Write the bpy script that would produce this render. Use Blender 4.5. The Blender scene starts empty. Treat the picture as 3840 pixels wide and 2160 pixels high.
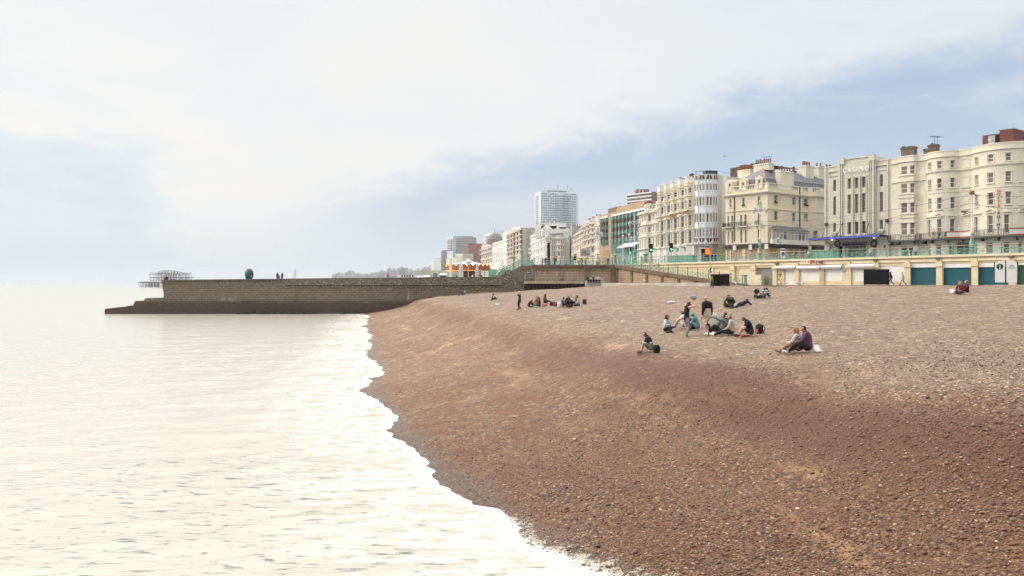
import bpy, bmesh, math, random
import numpy as np
from mathutils import Vector, Matrix
random.seed(7)
rng = np.random.default_rng(11)
scene = bpy.context.scene
COL = scene.collection
R = math.radians
# measuring helpers
H, F, CX, HY = 5.6, 3000.0, 1920.0, 1066.0
def W(x, D):
 return Vector(((x-CX)/F*D, D))
def Z(y, D):
 return H+(HY-y)/F*D
def crop(ox, oy, s):
 return lambda x, y = 0:(ox+x/s, oy+y/s)
K1 = crop(3040, 440, 2.131)
K1b = crop(3360, 460, 4.529)
K1c = crop(3360, 760, 4.025)
K1d = crop(3040, 760, 4.2625)
K2 = crop(2400, 560, 2.5875)
K2b = crop(2680, 560, 4.83)
K2c = crop(2680, 800, 4.83)
K6 = crop(2400, 620, 3.812)
K7 = crop(2080, 700, 4.83)
K8 = crop(2000, 860, 5.855)
K3 = crop(1960, 660, 3.15)
K4 = crop(1600, 820, 4.026)
K5 = crop(380, 960, 2.525)
K5b = crop(480, 980, 7.247)
KC = crop(1180, 960, 3.1415)
KP = crop(2380, 1060, 3.3895)
KM = crop(1860, 1040, 5.152)
ROAD = 9.2
PROM = 5.47
P0 = Vector((61.4, 96.0))
DV = Vector((-0.6, 0.8))
NV = Vector((0.8, 0.6))
def L(t, v = 0.0):
 return P0+DV*t+NV*v
def t_of(x, v = 0.0):
 k = (x-CX)/F
 a = P0+NV*v
 return(a.x-k*a.y)/(0.6+0.8*k)
def FL(x, v = 30.0, out = 0.0):
 return L(t_of(x, v), v-out)
 # object helpers
OFF = {}
def tag(o, label = None, cat = None, group = None, kind = None):
 if label:
  o['label'] = label
 if cat:
  o['category'] = cat
 if group:
  o['group'] = group
 if kind:
  o['kind'] = kind
 return o
def thing(name, label, cat, loc = (0, 0, 0), rz = 0.0, group = None, world = True):
 o = bpy.data.objects.new(name, None)
 COL.objects.link(o)
 o.location = loc
 o.rotation_euler = (0, 0, rz)
 o.empty_display_size = 0.2
 OFF[o.name] = Vector(loc) if world else Vector((0, 0, 0))
 return tag(o, label, cat, group)
def link(name, me, parent = None):
 o = bpy.data.objects.new(name, me)
 COL.objects.link(o)
 if parent is not None:
  o.parent = parent
  OFF[o.name] = OFF.get(parent.name, Vector((0, 0, 0)))
 return o
def dup(root, loc, rz = None, label = None, group = None):
 r = root.copy()
 COL.objects.link(r)
 r.location = loc
 if rz is not None:
  r.rotation_euler = (0, 0, rz)
 if label:
  r['label'] = label
 if group:
  r['group'] = group
 for ch in list(root.children):
  c = ch.copy()
  COL.objects.link(c)
  c.parent = r
  for g in list(ch.children):
   d = g.copy()
   COL.objects.link(d)
   d.parent = c
 return r
class MB:
 def __init__(s):
  s.v = []
  s.f = []
  s.m = []
  s.mi = 0
 def add(s, vs, fs):
  o = len(s.v)
  s.v.extend([tuple(v) for v in vs])
  for f in fs:
   s.f.append(tuple(i+o for i in f))
   s.m.append(s.mi)
  return s
 def quad(s, a, b, c, d):
  return s.add([a, b, c, d], [(0, 1, 2, 3)])
 def box(s, x0, x1, y0, y1, z0, z1):
  return s.add([(x0, y0, z0), (x1, y0, z0), (x1, y1, z0), (x0, y1, z0), (x0, y0, z1), (x1, y0, z1), (x1, y1, z1), (x0, y1, z1)], [(0, 3, 2, 1), (4, 5, 6, 7), (0, 1, 5, 4), (1, 2, 6, 5), (2, 3, 7, 6), (3, 0, 4, 7)])
 def obox(s, c, e, w, d, z0, z1, w2 = None, d2 = None):
  """box centred at plan point c, width w along unit e, depth d across; optional taper to w2, d2 at the top"""
  e = Vector(e).normalized()
  n = Vector((-e.y, e.x))
  c = Vector((c[0], c[1]))
  w2 = w if w2 is None else w2
  d2 = d if d2 is None else d2
  vs = []
  for(ww, dd, z) in((w, d, z0), (w2, d2, z1)):
   for(i, j) in((-1, -1), (1, -1), (1, 1), (-1, 1)):
    p = c+e*(i*ww/2)+n*(j*dd/2)
    vs.append((p.x, p.y, z))
  return s.add(vs, [(0, 3, 2, 1), (4, 5, 6, 7), (0, 1, 5, 4), (1, 2, 6, 5), (2, 3, 7, 6), (3, 0, 4, 7)])
 def prism(s, poly, z0, z1):
  n = len(poly)
  vs = [(p[0], p[1], z0) for p in poly]+[(p[0], p[1], z1) for p in poly]
  fs = [tuple(range(n-1, -1, -1)), tuple(range(n, 2*n))]
  fs += [(i, (i+1)%n, n+(i+1)%n, n+i) for i in range(n)]
  return s.add(vs, fs)
 def tube(s, pts, r, n = 8, cap = True, flat = 1.0):
  pts = [Vector(p) for p in pts]
  rr = r if isinstance(r, (list, tuple)) else[r]*len(pts)
  vs, fs = [], []
  prev = None
  for i, p in enumerate(pts):
   a = pts[max(0, i-1)]
   b = pts[min(len(pts)-1, i+1)]
   t = (b-a)
   t = t.normalized() if t.length>1e-9 else Vector((0, 0, 1))
   ref = prev if prev is not None else(Vector((0, 0, 1)) if abs(t.z)<.9 else Vector((1, 0, 0)))
   u = ref-t*ref.dot(t)
   u = u.normalized() if u.length>1e-6 else t.orthogonal().normalized()
   w = t.cross(u)
   prev = u
   for k in range(n):
    an = 2*math.pi*k/n
    vs.append(p+u*(math.cos(an)*rr[i]*flat)+w*(math.sin(an)*rr[i]))
  for i in range(len(pts)-1):
   for k in range(n):
    fs.append((i*n+k, i*n+(k+1)%n, (i+1)*n+(k+1)%n, (i+1)*n+k))
  if cap:
   fs.append(tuple(range(n-1, -1, -1)))
   fs.append(tuple((len(pts)-1)*n+k for k in range(n)))
  return s.add(vs, fs)
 def lathe(s, prof, c = (0, 0, 0), n = 12, a0 = 0.0):
  vs, fs = [], []
  for(r, z) in prof:
   for k in range(n):
    an = 2*math.pi*k/n+a0
    vs.append((c[0]+math.cos(an)*r, c[1]+math.sin(an)*r, c[2]+z))
  m = len(prof)
  for i in range(m-1):
   for k in range(n):
    fs.append((i*n+k, i*n+(k+1)%n, (i+1)*n+(k+1)%n, (i+1)*n+k))
  fs.append(tuple(range(n-1, -1, -1)))
  fs.append(tuple((m-1)*n+k for k in range(n)))
  return s.add(vs, fs)
 def ball(s, c, r, n = 10, m = 6):
  rx, ry, rz = (r, r, r) if not isinstance(r, (list, tuple)) else r
  vs, fs = [], []
  for i in range(m+1):
   th = math.pi*i/m
   for k in range(n):
    an = 2*math.pi*k/n
    vs.append((c[0]+math.sin(th)*math.cos(an)*rx, c[1]+math.sin(th)*math.sin(an)*ry, c[2]-math.cos(th)*rz))
  for i in range(m):
   for k in range(n):
    fs.append((i*n+k, i*n+(k+1)%n, (i+1)*n+(k+1)%n, (i+1)*n+k))
  return s.add(vs, fs)
 def mesh(s, name, mats, off = None, smooth = False):
  me = bpy.data.meshes.new(name)
  vs = s.v
  if off is not None and off.length>0:
   vs = [(v[0]-off.x, v[1]-off.y, v[2]-off.z) for v in vs]
  me.from_pydata(vs, [], s.f)
  if not isinstance(mats, (list, tuple)):
   mats = [mats]
  for m in mats:
   me.materials.append(m)
  if len(mats)>1:
   me.polygons.foreach_set('material_index', s.m)
  me.validate()
  bm = bmesh.new()
  bm.from_mesh(me)
  bmesh.ops.recalc_face_normals(bm, faces = bm.faces)
  bm.to_mesh(me)
  bm.free()
  if smooth:
   me.polygons.foreach_set('use_smooth', [True]*len(me.polygons))
   if smooth!='all':
    try:
     me.set_sharp_from_angle(angle = R(40))
    except Exception:
     pass
  me.update()
  return me
 def build(s, name, mats, parent = None, smooth = False):
  off = OFF.get(parent.name) if parent is not None else None
  return link(name, s.mesh(name, mats, off, smooth), parent)
  # shader helpers
class E:
 def __init__(s, nt, sock):
  s.nt, s.s = nt, sock
 def op(s, o, b = None, c = None, clamp = False):
  n = s.nt.nodes.new('ShaderNodeMath')
  n.operation = o
  n.use_clamp = clamp
  for i, q in enumerate((s, b, c)):
   if q is None:
    continue
   if isinstance(q, E):
    s.nt.links.new(q.s, n.inputs[i])
   else:
    n.inputs[i].default_value = q
  return E(s.nt, n.outputs[0])
 def __add__(s, b):return s.op('ADD', b)
 def __sub__(s, b):return s.op('SUBTRACT', b)
 def __mul__(s, b):return s.op('MULTIPLY', b)
 def __truediv__(s, b):return s.op('DIVIDE', b)
 def __radd__(s, b):return s.op('ADD', b)
 def __rmul__(s, b):return s.op('MULTIPLY', b)
 def __rsub__(s, b):return(s*-1.0)+b
 def mx(s, b):return s.op('MAXIMUM', b)
 def mn(s, b):return s.op('MINIMUM', b)
 def pw(s, b):return s.op('POWER', b)
 def ss(s, a, b):
  """smoothstep from a to b (a may exceed b)"""
  n = s.nt.nodes.new('ShaderNodeMapRange')
  n.interpolation_type = 'SMOOTHSTEP'
  inv = a>b
  n.inputs['From Min'].default_value = min(a, b)
  n.inputs['From Max'].default_value = max(a, b)
  n.inputs['To Min'].default_value = 1.0 if inv else 0.0
  n.inputs['To Max'].default_value = 0.0 if inv else 1.0
  s.nt.links.new(s.s, n.inputs['Value'])
  return E(s.nt, n.outputs['Result'])
class G:
 def __init__(s, nt):
  s.nt = nt
 def new(s, t, **kw):
  n = s.nt.nodes.new(t)
  for k, v in kw.items():
   setattr(n, k, v)
  return n
 def sep(s, sock):
  n = s.new('ShaderNodeSeparateXYZ')
  s.nt.links.new(sock, n.inputs[0])
  return[E(s.nt, o) for o in n.outputs]
 def comb(s, x, y, z):
  n = s.new('ShaderNodeCombineXYZ')
  for i, q in enumerate((x, y, z)):
   if isinstance(q, E):
    s.nt.links.new(q.s, n.inputs[i])
   else:
    n.inputs[i].default_value = q
  return n.outputs[0]
 def pos(s):
  return s.new('ShaderNodeNewGeometry').outputs['Position']
 def obj(s):
  return s.new('ShaderNodeTexCoord').outputs['Object']
 def map(s, sock, scale = (1, 1, 1), rot = (0, 0, 0), loc = (0, 0, 0)):
  n = s.new('ShaderNodeMapping')
  s.nt.links.new(sock, n.inputs['Vector'])
  n.inputs['Scale'].default_value = scale
  n.inputs['Rotation'].default_value = rot
  n.inputs['Location'].default_value = loc
  return n.outputs[0]
 def noise(s, sock, scale, detail = 4, rough = .55, dist = 0.0, color = False):
  n = s.new('ShaderNodeTexNoise')
  s.nt.links.new(sock, n.inputs['Vector'])
  n.inputs['Scale'].default_value = scale
  n.inputs['Detail'].default_value = detail
  n.inputs['Roughness'].default_value = rough
  n.inputs['Distortion'].default_value = dist
  return n.outputs['Color'] if color else E(s.nt, n.outputs[0])
 def voro(s, sock, scale, feature = 'F1', rnd = 1.0):
  n = s.new('ShaderNodeTexVoronoi', feature = feature)
  s.nt.links.new(sock, n.inputs['Vector'])
  n.inputs['Scale'].default_value = scale
  if 'Randomness' in n.inputs:
   n.inputs['Randomness'].default_value = rnd
  return n
 def ramp(s, e, stops, interp = 'LINEAR'):
  n = s.new('ShaderNodeValToRGB')
  s.nt.links.new(e.s if isinstance(e, E) else e, n.inputs[0])
  cr = n.color_ramp
  cr.interpolation = interp
  while len(cr.elements)<len(stops):
   cr.elements.new(0.5)
  for el, (p, c) in zip(cr.elements, stops):
   el.position = p
   el.color = (c[0], c[1], c[2], 1)
  return n.outputs['Color']
 def mix(s, f, a, b, mode = 'MIX'):
  n = s.new('ShaderNodeMix', data_type = 'RGBA', blend_type = mode)
  n.clamp_factor = True
  for q, i in((f, 0), (a, 6), (b, 7)):
   if isinstance(q, E):
    s.nt.links.new(q.s, n.inputs[i])
   elif isinstance(q, (int, float)):
    n.inputs[i].default_value = q
   elif isinstance(q, (tuple, list)):
    n.inputs[i].default_value = (q[0], q[1], q[2], 1)
   else:
    s.nt.links.new(q, n.inputs[i])
  return n.outputs[2]
 def bump(s, h, strength = .5, dist = .02, normal = None):
  n = s.new('ShaderNodeBump')
  n.inputs['Strength'].default_value = strength
  n.inputs['Distance'].default_value = dist
  s.nt.links.new(h.s if isinstance(h, E) else h, n.inputs['Height'])
  if normal is not None:
   s.nt.links.new(normal, n.inputs['Normal'])
  return n.outputs[0]
MATS = {}
def newmat(name):
 m = bpy.data.materials.new(name)
 m.use_nodes = True
 nt = m.node_tree
 b = nt.nodes['Principled BSDF']
 return m, nt, b, G(nt)
def setin(nt, b, key, v):
 i = b.inputs[key]
 if isinstance(v, E):
  nt.links.new(v.s, i)
 elif isinstance(v, (int, float)):
  i.default_value = v
 elif isinstance(v, (tuple, list)):
  i.default_value = (v[0], v[1], v[2], 1)
 else:
  nt.links.new(v, i)
def sc(c, k):
 return tuple(min(1, max(0, x*k)) for x in c)
def M(name, col, rough = .8, var = .10, scale = 1.5, bump = 0.0, bscale = 12, spec = .3, stain = 0.0, metal = 0.0, scol = (.25, .16, .09), obj = False):
 if name in MATS:
  return MATS[name]
 m, nt, b, g = newmat(name)
 p = g.obj() if obj else g.pos()
 n = g.noise(p, scale, 5, .6)
 c = g.mix(n.ss(.28, .72), sc(col, 1-var), sc(col, 1+var))
 if stain>0:
  st = g.noise(g.map(p, (1, 1, .12)), 1.1, 5, .65)
  st2 = g.noise(p, .35, 3, .5)
  c = g.mix(st.ss(.52, .78)*st2.ss(.35, .7)*stain, c, scol)
 setin(nt, b, 'Base Color', c)
 setin(nt, b, 'Roughness', rough)
 setin(nt, b, 'Metallic', metal)
 setin(nt, b, 'Specular IOR Level', spec)
 if bump:
  setin(nt, b, 'Normal', g.bump(g.noise(p, bscale, 4, .6), bump, .02))
 MATS[name] = m
 return m
def fabric(col):
 return M('cloth_%02x%02x%02x'%tuple(int(255*c) for c in col), col, .9, .16, 14, .4, 60, .15, obj = True)
def emit(name, col, s):
 if name in MATS:
  return MATS[name]
 m, nt, b, g = newmat(name)
 setin(nt, b, 'Base Color', col)
 setin(nt, b, 'Emission Color', col)
 setin(nt, b, 'Emission Strength', s)
 MATS[name] = m
 return m
def lines(name, col, dcol, period, axis = 2, rough = .6, bump = .6, var = .06, duty = .25, stain = 0):
 """surface with parallel grooves at a real spacing (roller shutters, boarding)"""
 if name in MATS:
  return MATS[name]
 m, nt, b, g = newmat(name)
 p = g.pos()
 q = g.sep(p)[axis]
 fr = (q*(1/period)).op('FRACT')
 gr = fr.ss(0, duty)*fr.ss(1, 1-duty)
 n = g.noise(p, 1.7, 4, .6)
 base = g.mix(n, sc(col, 1-var), sc(col, 1+var))
 if stain:
  st = g.noise(g.map(p, (1, 1, .15)), 1.3, 5, .65)
  base = g.mix(st.ss(.5, .8)*stain, base, (.3, .22, .14))
 setin(nt, b, 'Base Color', g.mix(gr, dcol, base))
 setin(nt, b, 'Roughness', rough)
 setin(nt, b, 'Specular IOR Level', .3)
 setin(nt, b, 'Normal', g.bump(gr, bump, .03))
 MATS[name] = m
 return m
def bricks(name, c1, c2, mortar, scale = 1.0, w = .22, h = .075, rot = None, bump = .4, stain = None, speck = 0.0):
 if name in MATS:
  return MATS[name]
 m, nt, b, g = newmat(name)
 p = g.pos()
 x, y, z = g.sep(p)
 run = (x+y)*.75
 v = g.comb(run, z, 0.0)
 t = g.new('ShaderNodeTexBrick')
 nt.links.new(v, t.inputs['Vector'])
 t.inputs['Scale'].default_value = 1.0
 t.inputs['Brick Width'].default_value = w*scale
 t.inputs['Row Height'].default_value = h*scale
 t.inputs['Mortar Size'].default_value = .009*scale
 t.inputs['Color1'].default_value = (*c1, 1)
 t.inputs['Color2'].default_value = (*c2, 1)
 t.inputs['Mortar'].default_value = (*mortar, 1)
 n = g.noise(p, .8, 5, .65)
 c = g.mix(n.ss(.3, .75)*.6, t.outputs['Color'], g.mix(.5, t.outputs['Color'], (.08, .06, .05)))
 setin(nt, b, 'Base Color', c)
 setin(nt, b, 'Roughness', .85)
 setin(nt, b, 'Specular IOR Level', .25)
 setin(nt, b, 'Normal', g.bump(E(nt, t.outputs['Fac']), -bump, .02))
 MATS[name] = m
 return m
 # facade along a plan polyline (left -> right seen from the front)
class Fac:
 def __init__(s, pts):
  s.p = [Vector((q[0], q[1])) for q in pts]
  n = len(s.p)
  s.u = [0.0]
  sn = []
  for i in range(n-1):
   d = s.p[i+1]-s.p[i]
   s.u.append(s.u[-1]+d.length)
   d.normalize()
   sn.append(Vector((d.y, -d.x)))
  s.sn = sn
  s.m = []
  for i in range(n):
   a = sn[max(0, i-1)]
   b = sn[min(n-2, i)]
   q = a+b
   q.normalize()
   s.m.append(q/max(.35, q.dot(b)))
  s.len = s.u[-1]
 def seg(s, u):
  for i in range(len(s.p)-2):
   if u<s.u[i+1]:
    return i
  return len(s.p)-2
 def at(s, u, o = 0.0):
  i = s.seg(u)
  f = (u-s.u[i])/(s.u[i+1]-s.u[i])
  return s.p[i].lerp(s.p[i+1], f)+s.m[i].lerp(s.m[i+1], f)*o
 def dir(s, u):
  i = s.seg(u)
  return(s.p[i+1]-s.p[i]).normalized()
 def u_of(s, px, o = 0.0):
  k = (px-CX)/F
  best = None
  for wide in(0, 1):
   for i in range(len(s.p)-1):
    a = s.p[i]+s.m[i]*o
    b = s.p[i+1]+s.m[i+1]*o
    den = (b.x-a.x)-k*(b.y-a.y)
    if abs(den)<1e-9:
     continue
    f = (k*a.y-a.x)/den
    lo = -9 if wide and i == 0 else 0.0
    hi = 99 if wide and i == len(s.p)-2 else 1.0
    if lo-1e-6<=f<=hi+1e-6:
     u = s.u[i]+f*(s.u[i+1]-s.u[i])
     y = a.y+f*(b.y-a.y)
     if y>0 and(best is None or y<best[1]):
      best = (u, y)
   if best:
    break
  return best[0] if best else 0.0
 def zz(s, K, x, y, o = 0.0):
  px, py = K(x, y)
  u = s.u_of(px, o)
  return Z(py, s.at(u, o).y)
 def uu(s, K, x, o = 0.0):
  return s.u_of(K(x)[0], o)
 def brk(s, u0, u1):
  return[u0]+[q for q in s.u[1:-1] if u0+1e-4<q<u1-1e-4]+[u1]
 def band(s, mb, u0, u1, z0, z1, o0, o1, o2 = None):
  us = s.brk(u0, u1)
  o2 = o1 if o2 is None else o2
  vs, fs = [], []
  for u in us:
   a, b, c = s.at(u, o0), s.at(u, o1), s.at(u, o2)
   vs += [(a.x, a.y, z0), (b.x, b.y, z0), (c.x, c.y, z1), (a.x, a.y, z1)]
  for i in range(len(us)-1):
   k = i*4
   for j in range(4):
    fs.append((k+j, k+4+j, k+4+(j+1)%4, k+(j+1)%4))
  fs.append((0, 1, 2, 3))
  k = (len(us)-1)*4
  fs.append((k+3, k+2, k+1, k))
  mb.add(vs, fs)
 def wall(s, mb, u0, u1, z0, z1, ops = (), o = 0.0, rev = .22):
  ops = [q for q in ops if q[1]>u0 and q[0]<u1]
  us = sorted(set([round(q, 4) for q in s.brk(u0, u1)]+[round(q, 4) for a in ops for q in a[:2] if u0<q<u1]))
  zs = sorted(set([z0, z1]+[round(q, 4) for a in ops for q in a[2:4] if z0<q<z1]))
  vs, fs, idx = [], [], {}
  def vid(u, z, oo):
   k = (round(u, 4), round(z, 4), oo)
   if k not in idx:
    p = s.at(u, oo)
    idx[k] = len(vs)
    vs.append((p.x, p.y, z))
   return idx[k]
  for i in range(len(us)-1):
   um = (us[i]+us[i+1])/2
   for j in range(len(zs)-1):
    zm = (zs[j]+zs[j+1])/2
    if any(a[0]<um<a[1] and a[2]<zm<a[3] for a in ops):
     continue
    fs.append((vid(us[i], zs[j], o), vid(us[i+1], zs[j], o), vid(us[i+1], zs[j+1], o), vid(us[i], zs[j+1], o)))
  for a in ops:
   b = o-rev
   ua, ub, za, zb = a[:4]
   fs.append((vid(ua, za, o), vid(ua, za, b), vid(ua, zb, b), vid(ua, zb, o)))
   fs.append((vid(ub, za, o), vid(ub, za, b), vid(ub, zb, b), vid(ub, zb, o)))
   fs.append((vid(ua, za, o), vid(ub, za, o), vid(ub, za, b), vid(ua, za, b)))
   fs.append((vid(ua, zb, o), vid(ub, zb, o), vid(ub, zb, b), vid(ua, zb, b)))
  mb.add(vs, fs)
 def close(s, mb, u0, u1, z0, z1, back, o = 0.0):
  """side walls, back wall and flat roof behind the facade; back = list of plan points from right end to left end"""
  front = [s.at(u, o) for u in s.brk(u0, u1)]
  ring = [front[-1]]+[Vector((q[0], q[1])) for q in back]+[front[0]]
  for a, b in zip(ring[:-1], ring[1:]):
   mb.quad((a.x, a.y, z0), (b.x, b.y, z0), (b.x, b.y, z1), (a.x, a.y, z1))
  poly = front+ring[1:-1]
  mb.add([(q.x, q.y, z1) for q in poly], [tuple(range(len(poly)))])
WIN = {}
GLASS = []
def window(root, fac, a, style = 'sash', inset = .15, frame = None, glass = None, arch = False, o = 0.0, name = 'window'):
 u0, u1, z0, z1 = a[:4]
 w = abs(u1-u0)
 h = z1-z0
 um = (u0+u1)/2
 pa, pb = fac.at(u0, o), fac.at(u1, o)
 e = (pb-pa)
 w = e.length
 e.normalize()
 mid = (pa+pb)/2+Vector((-e.y, e.x))*inset
 frame = frame or MATS['white_frame']
 glass = glass or random.choice(GLASS)
 wq, hq = round(w*25)/25, round(h*25)/25
 key = (wq, hq, style, frame.name)
 if key not in WIN:
  mb = MB()
  t = min(.10, wq*.12)
  y0, y1 = 0.0, .08
  mb.box(-wq/2, wq/2, y0, y1, 0, t)
  mb.box(-wq/2, wq/2, y0, y1, hq-t, hq)
  mb.box(-wq/2, -wq/2+t, y0, y1, t, hq-t)
  mb.box(wq/2-t, wq/2, y0, y1, t, hq-t)
  if style in('sash', 'sash2', 'cross'):
   mb.box(-wq/2+t, wq/2-t, y0+.01, y1, hq*.5-.04, hq*.5+.04)
  if style in('cross', 'casement', 'sash2'):
   mb.box(-.035, .035, y0+.015, y1-.004, t, hq-t)
  if style == 'door':
   mb.box(-.04, .04, y0+.01, y1, t, hq-t)
   mb.box(-wq/2+t, wq/2-t, y0+.015, y1-.004, hq*.72, hq*.72+.06)
  if style == 'strip':
   k = max(1, int(wq/1.3))
   for i in range(1, k):
    x = -wq/2+wq*i/k
    mb.box(x-.05, x+.05, y0+.01, y1, t, hq-t)
  pm = MB()
  pm.box(-wq/2+t*.5, wq/2-t*.5, .045, .06, t*.5, hq-t*.5)
  WIN[key] = (mb.mesh('window', frame), {})
  WIN[key][1]['mb'] = pm
 me, panes = WIN[key]
 if glass.name not in panes:
  panes[glass.name] = panes['mb'].mesh('pane', glass)
 wob = link(name, me, root)
 off = OFF.get(root.name, Vector((0, 0, 0)))
 wob.location = (mid.x-off.x, mid.y-off.y, z0-off.z)
 wob.rotation_euler = (0, 0, math.atan2(e.y, e.x))
 OFF[wob.name] = Vector((0, 0, 0))
 link('pane', panes[glass.name], wob)
 return wob
def grid(fac, K, cols, rows, ref, o = 0.0):
 out = []
 zr = [(fac.zz(K, ref, y1, o), fac.zz(K, ref, y0, o)) for(y0, y1) in rows]
 for(x0, x1) in cols:
  ua, ub = fac.uu(K, x0, o), fac.uu(K, x1, o)
  for(za, zb) in zr:
   out.append((ua, ub, za, zb))
 return out
def text_mesh(s, size, depth, name = 'lettering', bold = 0.0):
 cu = bpy.data.curves.new('t', 'FONT')
 cu.body = s
 cu.size = size
 cu.extrude = depth/2
 cu.align_x = 'CENTER'
 cu.offset = bold
 cu.resolution_u = 3
 ob = bpy.data.objects.new('t', cu)
 COL.objects.link(ob)
 bpy.context.view_layer.update()
 dg = bpy.context.evaluated_depsgraph_get()
 me = bpy.data.meshes.new_from_object(ob.evaluated_get(dg))
 me.name = name
 bpy.data.objects.remove(ob)
 return me
def sign_text(root, s, fac, u, z, size, depth, mat, o = .1, bold = 0.0, stretch = 1.0, name = 'lettering'):
 me = text_mesh(s, size, depth, name, bold)
 me.materials.clear()
 me.materials.append(mat)
 ob = link(name, me, root)
 p = fac.at(u, o)
 e = fac.dir(u)
 off = OFF.get(root.name, Vector((0, 0, 0)))
 ob.location = (p.x-off.x, p.y-off.y, z-off.z)
 ob.rotation_euler = (R(90), 0, math.atan2(e.y, e.x))
 ob.scale = (stretch, 1, 1)
 return ob
def chimney(root, c, e, w, d, z0, z1, pots, mat, potmat, cap = .14):
 mb = MB()
 mb.obox(c, e, w, d, z0, z1-cap*2)
 mb.obox(c, e, w+.25, d+.25, z1-cap*2, z1-cap)
 mb.obox(c, e, w+.1, d+.1, z1-cap, z1)
 ch = mb.build('chimney', mat, root)
 e = Vector(e).normalized()
 for i in range(pots):
  q = Vector((c[0], c[1]))+e*(w*((i+.5)/pots-.5))
  hh = random.uniform(.8, 1.15)
  p = MB()
  p.lathe([(.17, 0), (.15, hh*.8), (.2, hh*.85), (.2, hh*.95), (.13, hh)], (q.x, q.y, z1), 8)
  p.build('chimney_pot', potmat, ch, True)
 return ch
def aerial(root, c, z, h, e = (1, 0)):
 mb = MB()
 e = Vector((e[0], e[1], 0)).normalized()
 n = Vector((-e.y, e.x, 0))
 c = Vector((c[0], c[1], z))
 mb.tube([c, c+Vector((0, 0, h))], .035, 5)
 t = c+Vector((0, 0, h*.95))
 mb.tube([t-e*1.2, t+e*1.2+Vector((0, 0, .15))], .03, 5)
 for k in range(7):
  q = t-e*1.1+e*(k*.37)
  mb.tube([q-n*.35, q+n*.35], .018, 4)
 return mb.build('aerial', MATS['dark_metal'], root)
 # ================================================================== materials used everywhere
M('white_frame', (.74, .73, .70), .5, .05)
M('cream_frame', (.66, .62, .52), .6, .06)
M('dark_metal', (.035, .035, .04), .5, .2)
M('dark_frame', (.06, .055, .05), .5, .2)
M('green_paint', (.15, .31, .245), .45, .22, 3, .2, 25, .3, .6, scol = (.22, .12, .05))
M('rail_brown', (.30, .25, .18), .6, .35, 3)
M('pole_white', (.60, .62, .58), .5, .14, 2, 0, 10, .4, .3, scol = (.35, .18, .07))
M('slate', (.13, .13, .15), .6, .25, 2.5, .4, 9)
M('terracotta', (.21, .07, .048), .8, .3, 4)
M('dark_brick', (.16, .06, .05), .85, .25, 3, .3)
M('lead', (.22, .24, .26), .5, .12)
M('asphalt', (.055, .055, .055), .9, .2, 1, .3)
M('concrete', (.36, .33, .28), .9, .22, 1.2, .3, 15, .2, .4)
M('black_plastic', (.010, .010, .011), .55, .3, 3, .1, 20, .12)
M('lead_dark', (.10, .10, .105), .6, .15)
def glass(name, col, rough = .06, var = .3):
 m, nt, b, g = newmat(name)
 n = g.noise(g.obj(), 1.1, 2, .5)
 setin(nt, b, 'Base Color', g.mix(n, sc(col, 1-var), sc(col, 1+var)))
 setin(nt, b, 'Roughness', rough)
 setin(nt, b, 'Specular IOR Level', .5)
 MATS[name] = m
 return m
GLASS += [glass('glass_dark', (.075, .062, .056)), glass('glass_dim', (.14, .115, .10)), glass('glass_brown', (.20, .15, .125)), glass('glass_net', (.32, .29, .26))]
glass('glass_green', (.10, .225, .18), .08, .35)
glass('glass_green_dark', (.035, .05, .045), .08, .3)
glass('glass_far', (.27, .285, .295))
PALE_GLASS = glass('glass_pale', (.33, .30, .28))
# ================================================================== sky and light
scene.world = bpy.data.worlds.new('World')
scene.world.use_nodes = True
wt = scene.world.node_tree
wg = G(wt)
bg = wt.nodes['Background']
SUN_EL, SUN_AZ = R(24), R(-72)
sky = wg.new('ShaderNodeTexSky', sky_type = 'NISHITA')
sky.sun_disc = False
sky.sun_elevation = SUN_EL
sky.sun_rotation = SUN_AZ
sky.altitude = 0
sky.air_density = 1.2
sky.dust_density = 2.5
dirv = wg.new('ShaderNodeTexCoord').outputs['Generated']
X, Y, Zd = wg.sep(dirv)
hor = ((X*X)+(Y*Y)).pw(.5).mx(.02)
tz = Zd.mx(0.0)/hor
az = X/Y.op('ABSOLUTE').mx(.30)
cl = wg.comb(X/Zd.mx(.0).op('ADD', .10), Y/Zd.mx(.0).op('ADD', .10), 0.0)
n1 = wg.noise(wg.map(cl, (.55, .40, 1), (0, 0, R(20))), 1.15, 6, .56, .5)
n2 = wg.noise(wg.map(cl, (.5, .35, 1), (0, 0, R(14)), (3.1, 1.7, 0)), 2.6, 6, .6, .6)
n3 = wg.noise(wg.map(dirv, (1.4, 1.4, 7.0)), 2.2, 6, .6, .6)
edge = wg.noise(wg.map(dirv, (2.2, 2.2, 5.5), (0, R(-10), 0)), 3.2, 7, .62, .4)
line = az*.175+.170
dist = (line-tz)+(edge-.5)*.15+(n1-.5)*.07
blue = dist.ss(-.03, .05)*az.ss(-.36, -.06)*tz.ss(-.04, .09)
blue = blue*(1.0-n3.ss(.52, .72)*.35)
upper = az.ss(.35, .7)*(tz-line).ss(.02, .12)*n3.ss(.42, .62)*.35
left = (az*-1.0-.40+(edge-.5)*.22).ss(0.0, .10)*(tz+(edge-.5)*.11).ss(.18, .148)*tz.ss(0.0, .03)*Y.ss(0, .2)
white = wg.mix(n2.ss(.30, .70), (.905, .93, .945), (.98, .97, .95))
white = wg.mix(az.ss(-.1, .62)*.75, white, wg.mix(n3.ss(.35, .65), (.74, .82, .885), (.86, .895, .925)))
warm = wg.mix(tz.ss(.30, .02)*az.ss(.3, -.3)*n3.ss(.36, .58)*.9, white, (1.0, .955, .925))
c = wg.mix((blue*.93).mx(upper), warm, wg.mix(tz.ss(.02, .30), (.575, .69, .83), (.415, .565, .775)))
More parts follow.
